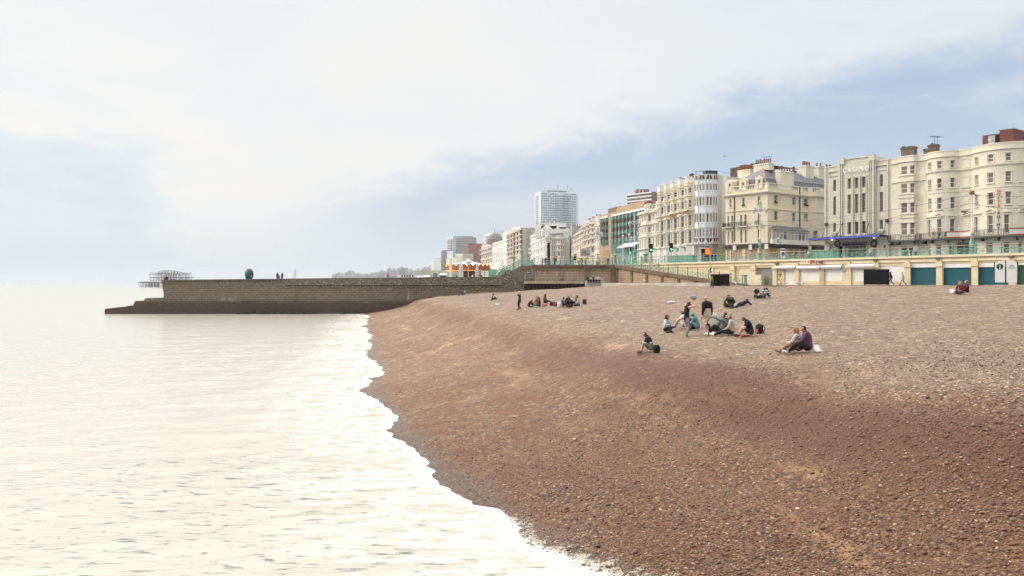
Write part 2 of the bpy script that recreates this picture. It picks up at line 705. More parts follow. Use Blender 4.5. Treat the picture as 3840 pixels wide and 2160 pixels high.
c = wg.mix(left*.95, c, wg.mix(n3.ss(.4, .62), (.71, .82, .895), (.80, .865, .915)))
c = wg.mix(tz.ss(.10, .0)*.85, c, wg.mix(az.ss(-.5, .25), (.70, .80, .87), (.71, .755, .83)))
c = wg.mix(tz.ss(.135, .05)*tz.ss(.01, .05)*n3.ss(.46, .60)*az.ss(-.30, 0.)*az.ss(.55, .2)*.55, c, (.80, .79, .845))
sunx = X*math.sin(SUN_AZ)+Y*math.cos(SUN_AZ)
boost = tz.ss(.36, 1.0)*1.3+tz.ss(.37, .66)*Y.ss(-.1, .4)*az.ss(.9, -.2)*1.85+(tz.ss(.34, .85)*(sunx*.5+.5).ss(.45, .95))*2.7
lum = boost+1.0
lit = wg.mix((boost*.35).mn(.6), c, (1.0, .955, .89))
sc_n = wg.new('ShaderNodeVectorMath', operation = 'SCALE')
wt.links.new(lit, sc_n.inputs[0])
wt.links.new((lum*10.0).s, sc_n.inputs['Scale'])
tot = wg.mix(.90, sky.outputs[0], sc_n.outputs[0])
wt.links.new(tot, bg.inputs['Color'])
bg.inputs['Strength'].default_value = .1
sun = bpy.data.lights.new('Sun', 'SUN')
sun.energy = 1.32
sun.angle = R(14)
sun.color = (1.0, .86, .68)
so = bpy.data.objects.new('Sun', sun)
COL.objects.link(so)
sdir = Vector((math.sin(SUN_AZ)*math.cos(SUN_EL), math.cos(SUN_AZ)*math.cos(SUN_EL), math.sin(SUN_EL)))
so.rotation_euler = sdir.to_track_quat('Z', 'Y').to_euler()
cam = bpy.data.cameras.new('Camera')
cam.sensor_width = 36
cam.lens = 36*F/3840
cam.shift_y = -(1080-HY)/3840
cam.clip_end = 60000
cam.clip_start = .1
co = bpy.data.objects.new('Camera', cam)
COL.objects.link(co)
co.location = (0, 0, H)
co.rotation_euler = (R(90), 0, 0)
scene.camera = co
scene.render.engine = 'CYCLES'
vs = scene.view_settings
vs.view_transform = 'Standard'
vs.look = 'None'
vs.exposure = 0
vs.gamma = 1
scene.cycles.max_bounces = 6
scene.cycles.diffuse_bounces = 3
scene.cycles.glossy_bounces = 3
scene.cycles.transparent_max_bounces = 8
scene.cycles.volume_bounces = 0
# ================================================================== shoreline and terrain
SHORE = [(-20, 21.5), (0, 10.3), (12, 3.7), (15.4, 1.63), (16.15, 1.03), (17.2, .2), (18.1, .02), (18.4, .055), (19.1, -.12), (19.9, -.36), (20.3, -1.18), (20.7, -1.26), (21.4, -1.5), (22, -1.88), (22.3, -2.17), (23, -2.4), (23.9, -2.3), (24.7, -2.78), (25.2, -2.7), (26.7, -3.16), (28.8, -4.15), (30.8, -4.75), (33.7, -4.9), (36.1, -5.6), (38.7, -6.6), (40.3, -7.5), (42, -8.05), (43.2, -7.98), (48, -8.5), (48.7, -8.05), (54.2, -8.7), (54.7, -9.4), (58.1, -9.8), (60.6, -11.05), (65.4, -12), (69.1, -12.2), (78.9, -14.4), (82.8, -14.4), (90, -16.2), (99, -18.0), (108, -20.4), (115, -20.8), (124, -22.8), (132, -23.7), (145, -26.6), (160, -28.7), (200, -34)]
SY = np.array([q[0] for q in SHORE], float)
SX = np.array([q[1] for q in SHORE], float)
SYS = np.array([-20, 0, 12, 16, 20, 25, 31, 38, 45, 55, 65, 80, 95, 110, 130, 160, 200], float)
SXS = np.array([21.5, 10.3, 3.7, 1.2, -.8, -2.75, -4.6, -6.4, -8.1, -9.3, -11.7, -14.4, -17.2, -20.2, -23.8, -28.7, -34], float)
PS = np.array([-60, -12, -3, 0, 3, 6, 8, 9.6, 11, 14, 18, 26, 36, 50, 75, 140], float)
PZ = np.array([-6, -1.4, -.36, 0, .5, 1.12, 1.64, 2.42, 2.80, 3.24, 3.66, 4.22, 4.74, 5.12, 5.46, 5.5], float)
_ph = rng.uniform(0, 6.28, (14, 2))
_dr = rng.uniform(0, 6.28, 14)
_wl = np.array([14, 11, 8.5, 7, 5.6, 4.6, 3.7, 3.0, 2.4, 1.9, 1.5, 1.2, 1.0, .8])
_am = np.array([.13, .11, .085, .075, .06, .05, .042, .034, .028, .024, .02, .017, .014, .012])
def shore_x(y, detail = True):
 return np.interp(y, SY, SX) if detail else np.interp(y, SYS, SXS)
def terrain(x, y):
 x = np.asarray(x, float)
 y = np.asarray(y, float)
 xs = np.interp(y, SYS, SXS)
 xd = np.interp(y, SY, SX)
 ly = np.log(np.maximum(y, 5.0))
 xd = xd+np.maximum(y, 5.0)*(.0026*np.sin(47*ly+2.2*np.sin(8*ly))+.0022*np.sin(91*ly+3*np.sin(13*ly))*(.5+.5*np.sin(17*ly))+.0015*np.sin(171*ly+2*np.sin(29*ly)))
 s0 = x-xs
 s = x-(xs+(xd-xs)*np.exp(-(s0/2.6)**2))
 warp = (.45*np.sin(y*.21+1.3)+.3*np.sin(y*.47+.4))*np.exp(-((s-9.5)/6)**2)
 z = np.interp(s+warp, PS, PZ)
 bumps = np.zeros_like(z)
 for i in range(len(_wl)):
  k = 2*math.pi/_wl[i]
  u = (x*math.cos(_dr[i])+y*math.sin(_dr[i])*.7)
  bumps += _am[i]*np.sin(k*u+_ph[i, 0]+.9*np.sin(k*.37*(y+x*.6)+_ph[i, 1]))
 fade = np.clip((s-.8)/6, 0, 1)
 z = z+bumps*(.12+.88*fade)*np.clip(s/1.5+.2, .06, 1)*.42
 v = (x-P0.x)*NV.x+(y-P0.y)*NV.y
 dip = np.clip((v+8.0)/4.0, 0, 1)
 z = z*(1-dip)+np.minimum(z, 5.36)*dip
 z = z+.42*np.exp(-((x-21)/15)**2-((y-141)/20)**2)
 z = z-.55*np.exp(-((x-6)/9)**2-((y-149)/5)**2)
 return z
def tz_(x, y):
 return float(terrain(np.array([x]), np.array([y]))[0])
def ground_at(px, py, d0 = 8.0, d1 = 175.0):
 kx, ky = (px-CX)/F, (HY-py)/F
 D = np.linspace(d0, d1, 9000)
 t = terrain(kx*D, D)
 ray = H+ky*D
 hit = np.nonzero(t>=ray)[0]
 i = hit[0] if len(hit) else-1
 return float(kx*D[i]), float(D[i]), float(t[i])
def grid_mesh(name, V, nr, nc, mats, smooth = True, attrs = None):
 me = bpy.data.meshes.new(name)
 nv = nr*nc
 me.vertices.add(nv)
 me.vertices.foreach_set('co', V.reshape(-1).astype(np.float32))
 i = np.arange(nr-1)[:, None]*nc+np.arange(nc-1)[None, :]
 q = np.stack([i, i+1, i+nc+1, i+nc], -1).reshape(-1, 4)
 nf = len(q)
 me.loops.add(nf*4)
 me.loops.foreach_set('vertex_index', q.reshape(-1).astype(np.int32))
 me.polygons.add(nf)
 me.polygons.foreach_set('loop_start', (np.arange(nf)*4).astype(np.int32))
 me.polygons.foreach_set('loop_total', np.full(nf, 4, np.int32))
 me.polygons.foreach_set('use_smooth', np.ones(nf, bool))
 for k, a in(attrs or{}).items():
  at = me.attributes.new(k, 'FLOAT', 'POINT')
  at.data.foreach_set('value', a.reshape(-1).astype(np.float32))
 for m in mats:
  me.materials.append(m)
 me.update()
 me.validate()
 return me
 # shingle material
def shingle(name):
 m, nt, b, g = newmat(name)
 p = g.pos()
 at = g.new('ShaderNodeAttribute', attribute_name = 'inland')
 s = E(nt, at.outputs['Fac'])
 flat = g.map(p, (1, 1, .6))
 wob = g.new('ShaderNodeVectorMath', operation = 'MULTIPLY_ADD')
 nt.links.new(g.noise(p, 9, 3, .6, 0, True), wob.inputs[0])
 wob.inputs[1].default_value = (.05, .05, .05)
 nt.links.new(flat, wob.inputs[2])
 pv = wob.outputs[0]
 stones = [(0.0, (.035, .028, .025)), (.10, (.08, .06, .05)), (.20, (.16, .085, .05)), (.34, (.23, .13, .075)), (.48, (.28, .17, .10)), (.60, (.20, .17, .15)), (.72, (.33, .25, .175)), (.82, (.15, .15, .155)), (.90, (.40, .34, .26)), (.965, (.55, .51, .45)), (1.0, (.66, .63, .58))]
 cols, hs = [], []
 for scale in(16.0, 29.0, 7.5):
  v = g.voro(pv, scale)
  rnd = g.sep(v.outputs['Color'])
  cols.append((g.ramp(rnd[0], stones), E(nt, v.outputs['Distance']), rnd[1]))
 sel = g.noise(p, .55, 4, .6).ss(.42, .62)
 c = g.mix(sel, cols[0][0], cols[1][0])
 big = cols[2][2].ss(.86, .88)*cols[2][1].ss(.42, .34)
 c = g.mix(big*.8, c, cols[2][0])
 gap = cols[0][1].ss(.35, .75)
 c = g.mix(gap*.42, c, (.035, .022, .016))
 c = g.mix(E(nt, g.new('ShaderNodeAttribute', attribute_name = 'along').outputs['Fac']).ss(14.0, 34.0)*.38, c, g.ramp(g.sep(g.voro(pv, 5.0).outputs['Color'])[0], stones))
 c = g.mix(E(nt, g.new('ShaderNodeAttribute', attribute_name = 'along').outputs['Fac']).ss(34.0, 60.0)*.25, c, g.ramp(g.sep(g.voro(pv, 2.4).outputs['Color'])[0], stones))
 sand_n = g.noise(g.map(p, (.30, .17, 1), (0, 0, R(12))), 1.0, 6, .62, .4)
 sand_m = (sand_n+(g.noise(p, 2.2, 4, .6)-.5)*.22).ss(.56, .70)*s.ss(2.0, 4.0)*s.ss(16.0, 11.0)
 grit = g.mix(g.noise(p, 40, 3, .7), (.36, .28, .20), (.58, .48, .37))
 c = g.mix(sand_m*.62, c, grit)
 fine = g.noise(g.map(p, (.5, .32, 1), (0, 0, R(-8))), 1.0, 5, .6).ss(.44, .66)*s.ss(10.5, 7.5)
 c = g.mix(fine*.45, c, g.mix(g.noise(p, 55, 3, .75), (.12, .06, .035), (.24, .135, .08)))
 dry = (s+(g.noise(p, .22, 5, .6)-.5)*5.0).ss(9.0, 14.0)
 hsv = g.new('ShaderNodeHueSaturation')
 nt.links.new(c, hsv.inputs['Color'])
 hsv.inputs['Saturation'].default_value = .74
 hsv.inputs['Value'].default_value = 1.62
 far = E(nt, g.new('ShaderNodeAttribute', attribute_name = 'along').outputs['Fac']).ss(16.0, 55.0)
 hs2 = g.new('ShaderNodeHueSaturation')
 nt.links.new(c, hs2.inputs['Color'])
 hs2.inputs['Saturation'].default_value = .95
 hs2.inputs['Value'].default_value = 1.42
 low = g.mix(far, c, hs2.outputs[0])
 c = g.mix(dry, g.mix(1.0, low, g.mix(far, (.58, .415, .285), (.60, .475, .36)), 'MULTIPLY'), g.mix(1.0, hsv.outputs[0], (.55, .455, .355), 'MULTIPLY'))
 scarp = (s+(g.noise(p, .3, 4, .6)-.5)*3.0)
 band = scarp.ss(7.2, 8.8)*scarp.ss(11.2, 9.6)*(far*-.55+1.0)
 c = g.mix(band*.74, c, (.085, .036, .017))
 wet = (s+(g.noise(p, .9, 4, .6)-.5)*1.2).ss(1.2, .1)
 c = g.mix(wet*.45, c, (.05, .03, .02))
 setin(nt, b, 'Base Color', c)
 setin(nt, b, 'Roughness', g.mix(wet, (.75, )*3, (.5, )*3))
 setin(nt, b, 'Specular IOR Level', .3)
 hh = (cols[0][1]*-1.0+1.0)+big*.6
 hh = hh*(1.0-(sand_m*.62).mn(.9))
 setin(nt, b, 'Normal', g.bump(hh, .85, .05))
 MATS[name] = m
 return m
SHING = shingle('shingle')
ry = np.concatenate([np.linspace(-20, 8, 30), np.geomspace(8.3, 178, 420)])
sa = np.concatenate([np.linspace(-14, -3, 12), np.linspace(-2.6, 16, 150), np.linspace(16.3, 60, 150), np.linspace(60.8, 125, 60)])
YY = np.repeat(ry[:, None], len(sa), 1)
SS = np.repeat(sa[None, :], len(ry), 0)
XXg = np.interp(YY, SYS, SXS)+SS
ZZ = terrain(XXg, YY)
beach = link('beach', grid_mesh('beach', np.stack([XXg, YY, ZZ], -1), len(ry), len(sa), [SHING], attrs = {'inland':SS, 'along':YY}))
tag(beach, kind = 'structure')
# loose pebbles lying on the near shingle (one mass of uncountable stones)
def pebble_mat():
 m, nt, b, g = newmat('pebble_stone')
 ge = g.new('ShaderNodeNewGeometry')
 r = E(nt, ge.outputs['Random Per Island'])
 c = g.ramp(r, [(0, (.04, .034, .032)), (.07, (.08, .065, .058)), (.20, (.16, .08, .045)), (.42, (.21, .115, .066)), (.55, (.17, .14, .12)), (.70, (.30, .215, .14)), (.82, (.15, .15, .15)), (.93, (.38, .32, .25)), (1, (.66, .62, .56))])
 n = g.noise(ge.outputs['Position'], 35, 3, .6)
 setin(nt, b, 'Base Color', g.mix(1.0, g.mix(n*.4, c, (.07, .045, .03)), (.86, .68, .54), 'MULTIPLY'))
 setin(nt, b, 'Roughness', .55)
 setin(nt, b, 'Specular IOR Level', .35)
 return m
def pebbles():
 bm = bmesh.new()
 bmesh.ops.create_icosphere(bm, subdivisions = 1, radius = 1)
 bv = np.array([v.co[:] for v in bm.verts])
 bf = np.array([[v.index for v in f.verts] for f in bm.faces])
 bm.free()
 N = 62000
 y = 9.5*(29/9.5)**rng.uniform(0, 1, N)**1.1
 lo = np.interp(y, SY, SX)+.15
 x = lo+(np.minimum(.78*y+2, lo+34)-lo)*rng.uniform(0, 1, N)
 clump = np.sin(x*.9+1.7*np.sin(y*.31))+np.sin(y*.55+1.3*np.sin(x*.6))+rng.normal(0, .9, N)
 k = (clump>-.5)&(rng.uniform(0, 1, N)<np.clip((30-y)/14, 0, 1))
 x, y = x[k], y[k]
 N = len(x)
 z = terrain(x, y)
 r = np.clip(rng.lognormal(-4.02, .40, N), .011, .06)
 sx, sy, sz = r*rng.uniform(.8, 1.35, N), r*rng.uniform(.7, 1.1, N), r*rng.uniform(.42, .75, N)
 a = rng.uniform(0, 6.28, N)
 tl = rng.normal(0, .22, N)
 V = np.zeros((N, len(bv), 3))
 jit = 1+rng.uniform(-.13, .13, (N, len(bv)))
 lx, ly, lz = bv[None, :, 0]*sx[:, None]*jit, bv[None, :, 1]*sy[:, None]*jit, bv[None, :, 2]*sz[:, None]*jit
 lz2 = lz*np.cos(tl)[:, None]+lx*np.sin(tl)[:, None]
 lx2 = lx*np.cos(tl)[:, None]-lz*np.sin(tl)[:, None]
 V[:, :, 0] = x[:, None]+lx2*np.cos(a)[:, None]-ly*np.sin(a)[:, None]
 V[:, :, 1] = y[:, None]+lx2*np.sin(a)[:, None]+ly*np.cos(a)[:, None]
 V[:, :, 2] = (z+sz*.45)[:, None]+lz2
 Fq = (bf[None]+(np.arange(N)*len(bv))[:, None, None]).reshape(-1)
 me = bpy.data.meshes.new('pebbles')
 me.vertices.add(N*len(bv))
 me.vertices.foreach_set('co', V.reshape(-1).astype(np.float32))
 nf = N*len(bf)
 me.loops.add(nf*3)
 me.loops.foreach_set('vertex_index', Fq.astype(np.int32))
 me.polygons.add(nf)
 me.polygons.foreach_set('loop_start', (np.arange(nf)*3).astype(np.int32))
 me.polygons.foreach_set('loop_total', np.full(nf, 3, np.int32))
 me.polygons.foreach_set('use_smooth', np.ones(nf, bool))
 me.materials.append(pebble_mat())
 me.update()
 return link('pebbles', me)
tag(pebbles(), 'loose brown and grey pebbles strewn over the near shingle', 'pebbles', kind = 'stuff')
# the sea
def sea_mat():
 m, nt, b, g = newmat('sea_water')
 p = g.pos()
 at = g.new('ShaderNodeAttribute', attribute_name = 'offshore')
 s = E(nt, at.outputs['Fac'])
 near = E(nt, g.new('ShaderNodeAttribute', attribute_name = 'along').outputs['Fac'])
 q = g.map(p, (.55, 1.5, 1), (0, 0, R(-24)))
 q2 = g.map(p, (.7, 2.6, 1), (0, 0, R(-16)))
 w1 = g.noise(q, 1.7, 5, .55, .5)
 w2 = g.noise(q2, 3.6, 4, .6, .4)
 w3 = g.noise(g.map(p, (.16, .5, 1), (0, 0, R(-20))), .5, 4, .6, .3)
 lace = g.voro(g.map(g.comb(*[a+(w2-.5)*.5 for a in g.sep(p)[:2]], 0.0), (.8, 1.5, 1), (0, 0, R(-28))), 1.5, 'DISTANCE_TO_EDGE')
 lc = E(nt, lace.outputs['Distance']).ss(.14, .0)
 fn = g.noise(g.map(p, (.8, 1.6, 1), (0, 0, R(-25))), 1.3, 6, .65, .5)
 edge = (s+(fn-.5)*1.3).ss(.40, .0)
 churn = (fn+(w3-.5)*.5).ss(.42, .62)*s.ss(7.0, .8)
 foam = edge.mx(churn*.6).mx(lc*s.ss(5.0, .5)*fn.ss(.38, .6)*.7)
 foam = foam.mx(fn.ss(.66, .76)*w3.ss(.45, .6)*.28)
 deep = g.mix(w1, (.37, .348, .29), (.43, .40, .335))
 rip = g.noise(g.map(p, (1.25, 4.4, 1), (0, 0, R(-20))), 1.25, 4, .6, .7)
 sandy = g.mix(s.ss(6.0, .5)*.6, deep, (.41, .365, .30))
 tr = (rip.ss(.41, .28)*w3.ss(.28, .5)).mx(rip.ss(.46, .33)*s.ss(16, 8)*s.ss(1.0, 3.0)*near.ss(34, 22)*w3.ss(.25, .45))*near.ss(110, 18)
 sandy = g.mix(tr*.9, sandy, (.06, .075, .07))
 setin(nt, b, 'Base Color', g.mix(foam, sandy, (.62, .61, .585)))
 setin(nt, b, 'Roughness', g.mix(foam, (.16, )*3, (.75, )*3))
 setin(nt, b, 'IOR', 1.33)
 setin(nt, b, 'Specular IOR Level', .5)
 h = w1*.30+w2*.22+rip*.30+w3*.25+foam*.10
 bn = g.new('ShaderNodeBump')
 bn.inputs['Distance'].default_value = .16
 nt.links.new((near.ss(400, 20)*.15+.45).s, bn.inputs['Strength'])
 nt.links.new(h.s, bn.inputs['Height'])
 setin(nt, b, 'Normal', bn.outputs[0])
 return m
ry = np.concatenate([np.linspace(-30, 11.5, 16), np.geomspace(12, 165, 330), np.geomspace(168, 15500, 90)])
cc = np.linspace(0, 1, 260)**.75
right = np.where(ry<166, np.interp(ry, SY, SX)+2.2, 300+ry*.5)
leftb = -1.15*np.maximum(ry, 0)-34
YY = np.repeat(ry[:, None], len(cc), 1)
XXg = leftb[:, None]+(right-leftb)[:, None]*cc[None, :]
off = np.interp(YY, SY, SX)-XXg
ph = rng.uniform(0, 6.28, 12)
ZZ = np.zeros_like(XXg)
for i in range(12):
 wl = [9, 7, 5.2, 4.1, 3.3, 2.6, 2.1, 1.7, 1.4, 1.1, .9, .75][i]
 am = wl*.0052*min(1, 2.2/wl)
 an = R(-62+26*math.sin(i*2.1))
 u = XXg*math.cos(an)+YY*math.sin(an)
 wv = np.sin(2*math.pi/wl*(u+.5*np.sin(XXg*.3+ph[i]))+ph[i])
 ZZ += am*(wv+.25*np.abs(wv))
ZZ *= np.clip(off/4, 0.0, 1)*np.clip(1-(YY-60)/90, 0, 1)
ZZ += .012
sea = link('sea', grid_mesh('sea', np.stack([XXg, YY, ZZ], -1), len(ry), len(cc), [sea_mat()], attrs = {'offshore':off, 'along':YY}))
tag(sea, kind = 'structure')
# thin backwash film running up over the near pebbles
def wash_mat():
 m, nt, b, g = newmat('backwash')
 p = g.pos()
 s = E(nt, g.new('ShaderNodeAttribute', attribute_name = 'up').outputs['Fac'])
 n = g.noise(p, 3.5, 7, .72, .3)
 n2 = g.noise(p, 16, 4, .7)
 a = (n*.95+n2*.65-s*.40-.24).ss(.42, .54)*s.ss(-.34, -.12)*E(nt, g.new('ShaderNodeAttribute', attribute_name = 'along').outputs['Fac']).ss(20.5, 18.6)
 setin(nt, b, 'Base Color', g.mix((s+(n-.5)*1.1).ss(.32, -.05), g.mix(n2, (.24, .20, .15), (.36, .315, .25)), (.62, .60, .56)))
 setin(nt, b, 'Roughness', .5)
 setin(nt, b, 'Specular IOR Level', .25)
 setin(nt, b, 'Alpha', a)
 return m
ry = np.geomspace(10.5, 21, 300)
ups = np.linspace(-.35, 1.5, 40)
YY = np.repeat(ry[:, None], len(ups), 1)
ext = np.interp(ry, [10.5, 14, 16.5, 18.2, 20, 21], [2.3, 2.2, 1.85, 1.0, .3, .2])
UU = np.repeat(ups[None, :], len(ry), 0)
XXg = np.interp(YY, SY, SX)+UU*ext[:, None]
ZZ = np.maximum(terrain(XXg, YY), .004)+.013
wash = link('backwash', grid_mesh('backwash', np.stack([XXg, YY, ZZ], -1), len(ry), len(ups), [wash_mat()], attrs = {'up':UU, 'along':YY}))
tag(wash, 'thin white backwash spreading over pebbles at the near water edge', 'foam', kind = 'stuff')
# land: lower seafront west of the groyne, upper road level, far hills
g_ = MB()
COAST = [(4, 156), (3.2, 190), (1.5, 240), (-2.5, 330), (-12, 460), (-38, 700), (-120, 1200), (-420, 2000), (-800, 3200), (-1500, 5200)]
low = [(-30, 165), (-40, 240), (-62, 330), (-95, 460), (-150, 700), (-290, 1200), (-560, 2000), (-980, 3200), (-1760, 5200)]
poly = low+COAST[::-1]
g_.prism([(x, y) for x, y in poly], 3.0, 5.42)
tag(g_.build('lower_esplanade', M('paving', (.33, .31, .28), .9, .2, .6)), kind = 'structure')
g_ = MB()
b0, b1 = L(-60, .35), L(69.6, .35)
up = [(b0.x, b0.y), (b1.x, b1.y), (18.6, 153), (5, 154)]+COAST[1:]+[(3000, 9000), (6000, 2000), (900, 100)]
g_.add([(x, y, ROAD) for x, y in up], [tuple(range(len(up)))])
for a, b in zip(up[:len(COAST)+3][:-1], up[:len(COAST)+3][1:]):
 if a[1]>155:
  g_.quad((a[0], a[1], 5), (b[0], b[1], 5), (b[0], b[1], ROAD), (a[0], a[1], ROAD))
tag(g_.build('road', M('road_tarmac', (.10, .10, .10), .9, .2, .5)), kind = 'structure')
g_ = MB()
pa = [L(-60, -5), L(50, -5), L(50, .1), L(-60, .1)]
g_.prism([(q.x, q.y) for q in pa], 4.6, PROM)
pb = [(19.6, 149.0), (19.6, 151.6), tuple(L(50, .1)), tuple(L(50, -5))]
g_.prism(pb, 4.6, PROM-.004)
tag(g_.build('lower_promenade', M('prom_tarmac', (.17, .15, .13), .9, .2, .8, .3)), kind = 'structure')
hm = MB()
for(x0, x1, y, hgt, seedk) in((-2600, -700, 9500, 70, 1.0), (-1500, 700, 7500, 95, 2.3), (-300, 1500, 5200, 80, 4.0)):
 n = 60
 pts = []
 for i in range(n+1):
  f = i/n
  x = x0+(x1-x0)*f
  h = hgt*math.sin(math.pi*f)**.7*(.75+.2*math.sin(f*7+seedk)+.08*math.sin(f*23+seedk))
  pts.append((x, h))
 vs, fs = [], []
 for(x, h) in pts:
  vs += [(x, y-500, 0), (x, y, max(h, 1)), (x, y+900, max(h*.9, 1))]
 for i in range(n):
  for j in range(2):
   fs.append((i*3+j, i*3+3+j, i*3+4+j, i*3+1+j))
 hm.add(vs, fs)
tag(hm.build('hills', M('hill_green', (.09, .12, .07), .9, .3, .005), smooth = 'all'), kind = 'structure')
# sea air
hz = MB()
hz.box(-19000, 9000, -120, 17000, -7.2, 150)
m, nt, b, g = newmat('sea_air')
nt.nodes.remove(b)
pv = g.new('ShaderNodeVolumePrincipled')
pv.inputs['Color'].default_value = (.86, .91, .96, 1)
pv.inputs['Density'].default_value = 8.5e-5
nt.links.new(pv.outputs[0], nt.nodes['Material Output'].inputs['Volume'])
haze = hz.build('haze', m)
tag(haze, 'pale sea haze softening the far coast', 'haze', kind = 'stuff')
# ================================================================== groyne of flint and brick
def flint():
 m, nt, b, g = newmat('flint_wall')
 p = g.pos()
 x, y, z = g.sep(p)
 v = g.comb(x, z, 0.0)
 vo = g.voro(g.map(v, (1, 1.35, 1)), 4.6)
 r = g.sep(vo.outputs['Color'])[0]
 fl = g.ramp(r, [(0, (.13, .105, .075)), (.3, (.19, .155, .11)), (.6, (.24, .20, .145)), (.88, (.28, .24, .18)), (.97, (.40, .36, .28)), (1, (.55, .50, .42))])
 fl = g.mix(E(nt, vo.outputs['Distance']).ss(.35, .7)*.6, fl, (.085, .07, .05))
 t = g.new('ShaderNodeTexBrick')
 nt.links.new(v, t.inputs['Vector'])
 t.inputs['Scale'].default_value = 1.0
 t.inputs['Brick Width'].default_value = .95
 t.inputs['Row Height'].default_value = .42
 t.inputs['Mortar Size'].default_value = .028
 t.inputs['Color1'].default_value = (.205, .15, .105, 1)
 t.inputs['Color2'].default_value = (.145, .11, .08, 1)
 t.inputs['Mortar'].default_value = (.29, .25, .19, 1)
 big = g.noise(g.map(p, (.10, .1, .35)), 1.0, 4, .6)
 blk = (z+(big-.5)*2.6+x*.035).ss(4.6, 3.4)
 c = g.mix(blk*.8, fl, t.outputs['Color'])
 sp = g.noise(p, 2.4, 5, .7)
 c = g.mix(sp.ss(.30, .70)*.5, c, g.mix(.55, c, (.05, .04, .03)))
 lime = g.noise(g.map(p, (.5, .5, .14)), 1.0, 6, .68).ss(.56, .70)*g.noise(p, .12, 3, .5).ss(.38, .56)*z.ss(1.9, 2.8)*z.ss(5.2, 4.4)
 c = g.mix(lime*.7, c, (.40, .39, .33))
 tide = (z+(g.noise(g.map(p, (.3, .3, 1)), .9, 5, .6)-.5)*1.1).ss(2.9, 1.9)
 c = g.mix(tide*.74, c, g.mix(g.noise(p, 1.6, 4, .65), (.030, .025, .016), (.075, .055, .037)))
 setin(nt, b, 'Base Color', c)
 setin(nt, b, 'Roughness', .85)
 setin(nt, b, 'Specular IOR Level', .25)
 setin(nt, b, 'Normal', g.bump(E(nt, vo.outputs['Distance'])*(1.0-blk)+E(nt, t.outputs['Fac'])*blk*-.8, .7, .08))
 MATS['flint'] = m
 return m
FLINT = flint()
GR = Fac([(-81, 150.6), (4.0, 154.0)])
gro = thing('groyne', 'long flint and block groyne with stepped seaward end running out into the water', 'groyne', (-30, 153, 0))
def outline(K, pts):
 return[(GR.uu(K, x), GR.zz(K, x, y)) for x, y in pts]
ol = outline(K5, [(30, 700), (30, 545), (33, 500), (250, 476), (253, 470), (302, 470), (305, 455), (325, 424), (408, 424), (412, 399), (588, 394), (590, 350), (579, 300), (571, 233)])
ol[0] = (ol[0][0], -1.0)
ol += [(GR.uu(KC, 1400), GR.zz(KC, 1400, 257)), (GR.uu(K4, 1085), GR.zz(K4, 1085, 880)), (GR.uu(K4, 1150, ), GR.zz(K4, 1150, 848)), (GR.uu(K4, 1440), GR.zz(K4, 1440, 712)), (GR.len, ROAD+.05), (GR.len, -1.0)]
mb = MB()
vs = []
for(u, z) in ol:
 q = GR.at(u, 0)
 vs.append((q.x, q.y, z))
for(u, z) in ol:
 q = GR.at(u, -8.5)
 vs.append((q.x, q.y, z))
n = len(ol)
mb.add(vs, [tuple(range(n)), tuple(range(2*n-1, n-1, -1))]+[(i, n+i, n+(i+1)%n, (i+1)%n) for i in range(n)])
mb.build('wall', FLINT, gro)
mb = MB()
ua, ub = GR.uu(K5, 1750), GR.uu(KC, 2215)
us = np.linspace(ua, ub, 12)
zt = lambda u:np.interp(u, [GR.uu(K5, 571), GR.uu(KC, 1400), GR.uu(KC, 2215)], [GR.zz(K5, 571, 233), GR.zz(KC, 1400, 257), GR.zz(KC, 2215, 252)])
for i in range(11):
 vs = []
 for u in(us[i], us[i+1]):
  for(o, z) in((0.01, 5.35), (.32, 5.45), (.32, zt(u)-.02), (0.01, zt(u)+.015)):
   q = GR.at(u, o)
   vs.append((q.x, q.y, z))
 mb.add(vs, [(j, 4+j, 4+(j+1)%4, (j+1)%4) for j in range(4)]+([(0, 1, 2, 3)] if i == 0 else[])+([(7, 6, 5, 4)] if i == 10 else[]))
mb.build('parapet', FLINT, gro)
mb = MB()
u0 = GR.uu(K5, 572)
us = np.linspace(u0-.1, GR.uu(K4, 1080), 30)
for i in range(29):
 vs = []
 for u in(us[i]+(.015 if i else 0), us[i+1]):
  zz = float(zt(u))
  for(o, z) in((.38, zz-.03), (.38, zz+.14), (-.6, zz+.14), (-.6, zz-.03)):
   q = GR.at(u, o)
   vs.append((q.x, q.y, z))
 mb.add(vs, [(j, 4+j, 4+(j+1)%4, (j+1)%4) for j in range(4)]+[(0, 1, 2, 3), (7, 6, 5, 4)])
mb.build('coping', M('coping', (.16, .145, .115), .9, .3, 1.5, .4), gro)
for k in range(16):
 mb = MB()
 u = random.uniform(GR.uu(K5, 1300), GR.uu(K5, 2450))
 q = GR.at(u, random.uniform(.3, 1.4))
 mb.ball((q.x, q.y, random.uniform(-.1, .25)), (random.uniform(.6, 1.6), .5, random.uniform(.25, .5)), 7, 5)
 mb.build('weedy_rock', M('weed_rock', (.03, .026, .018), .8, .4, 2, .5), gro, True)
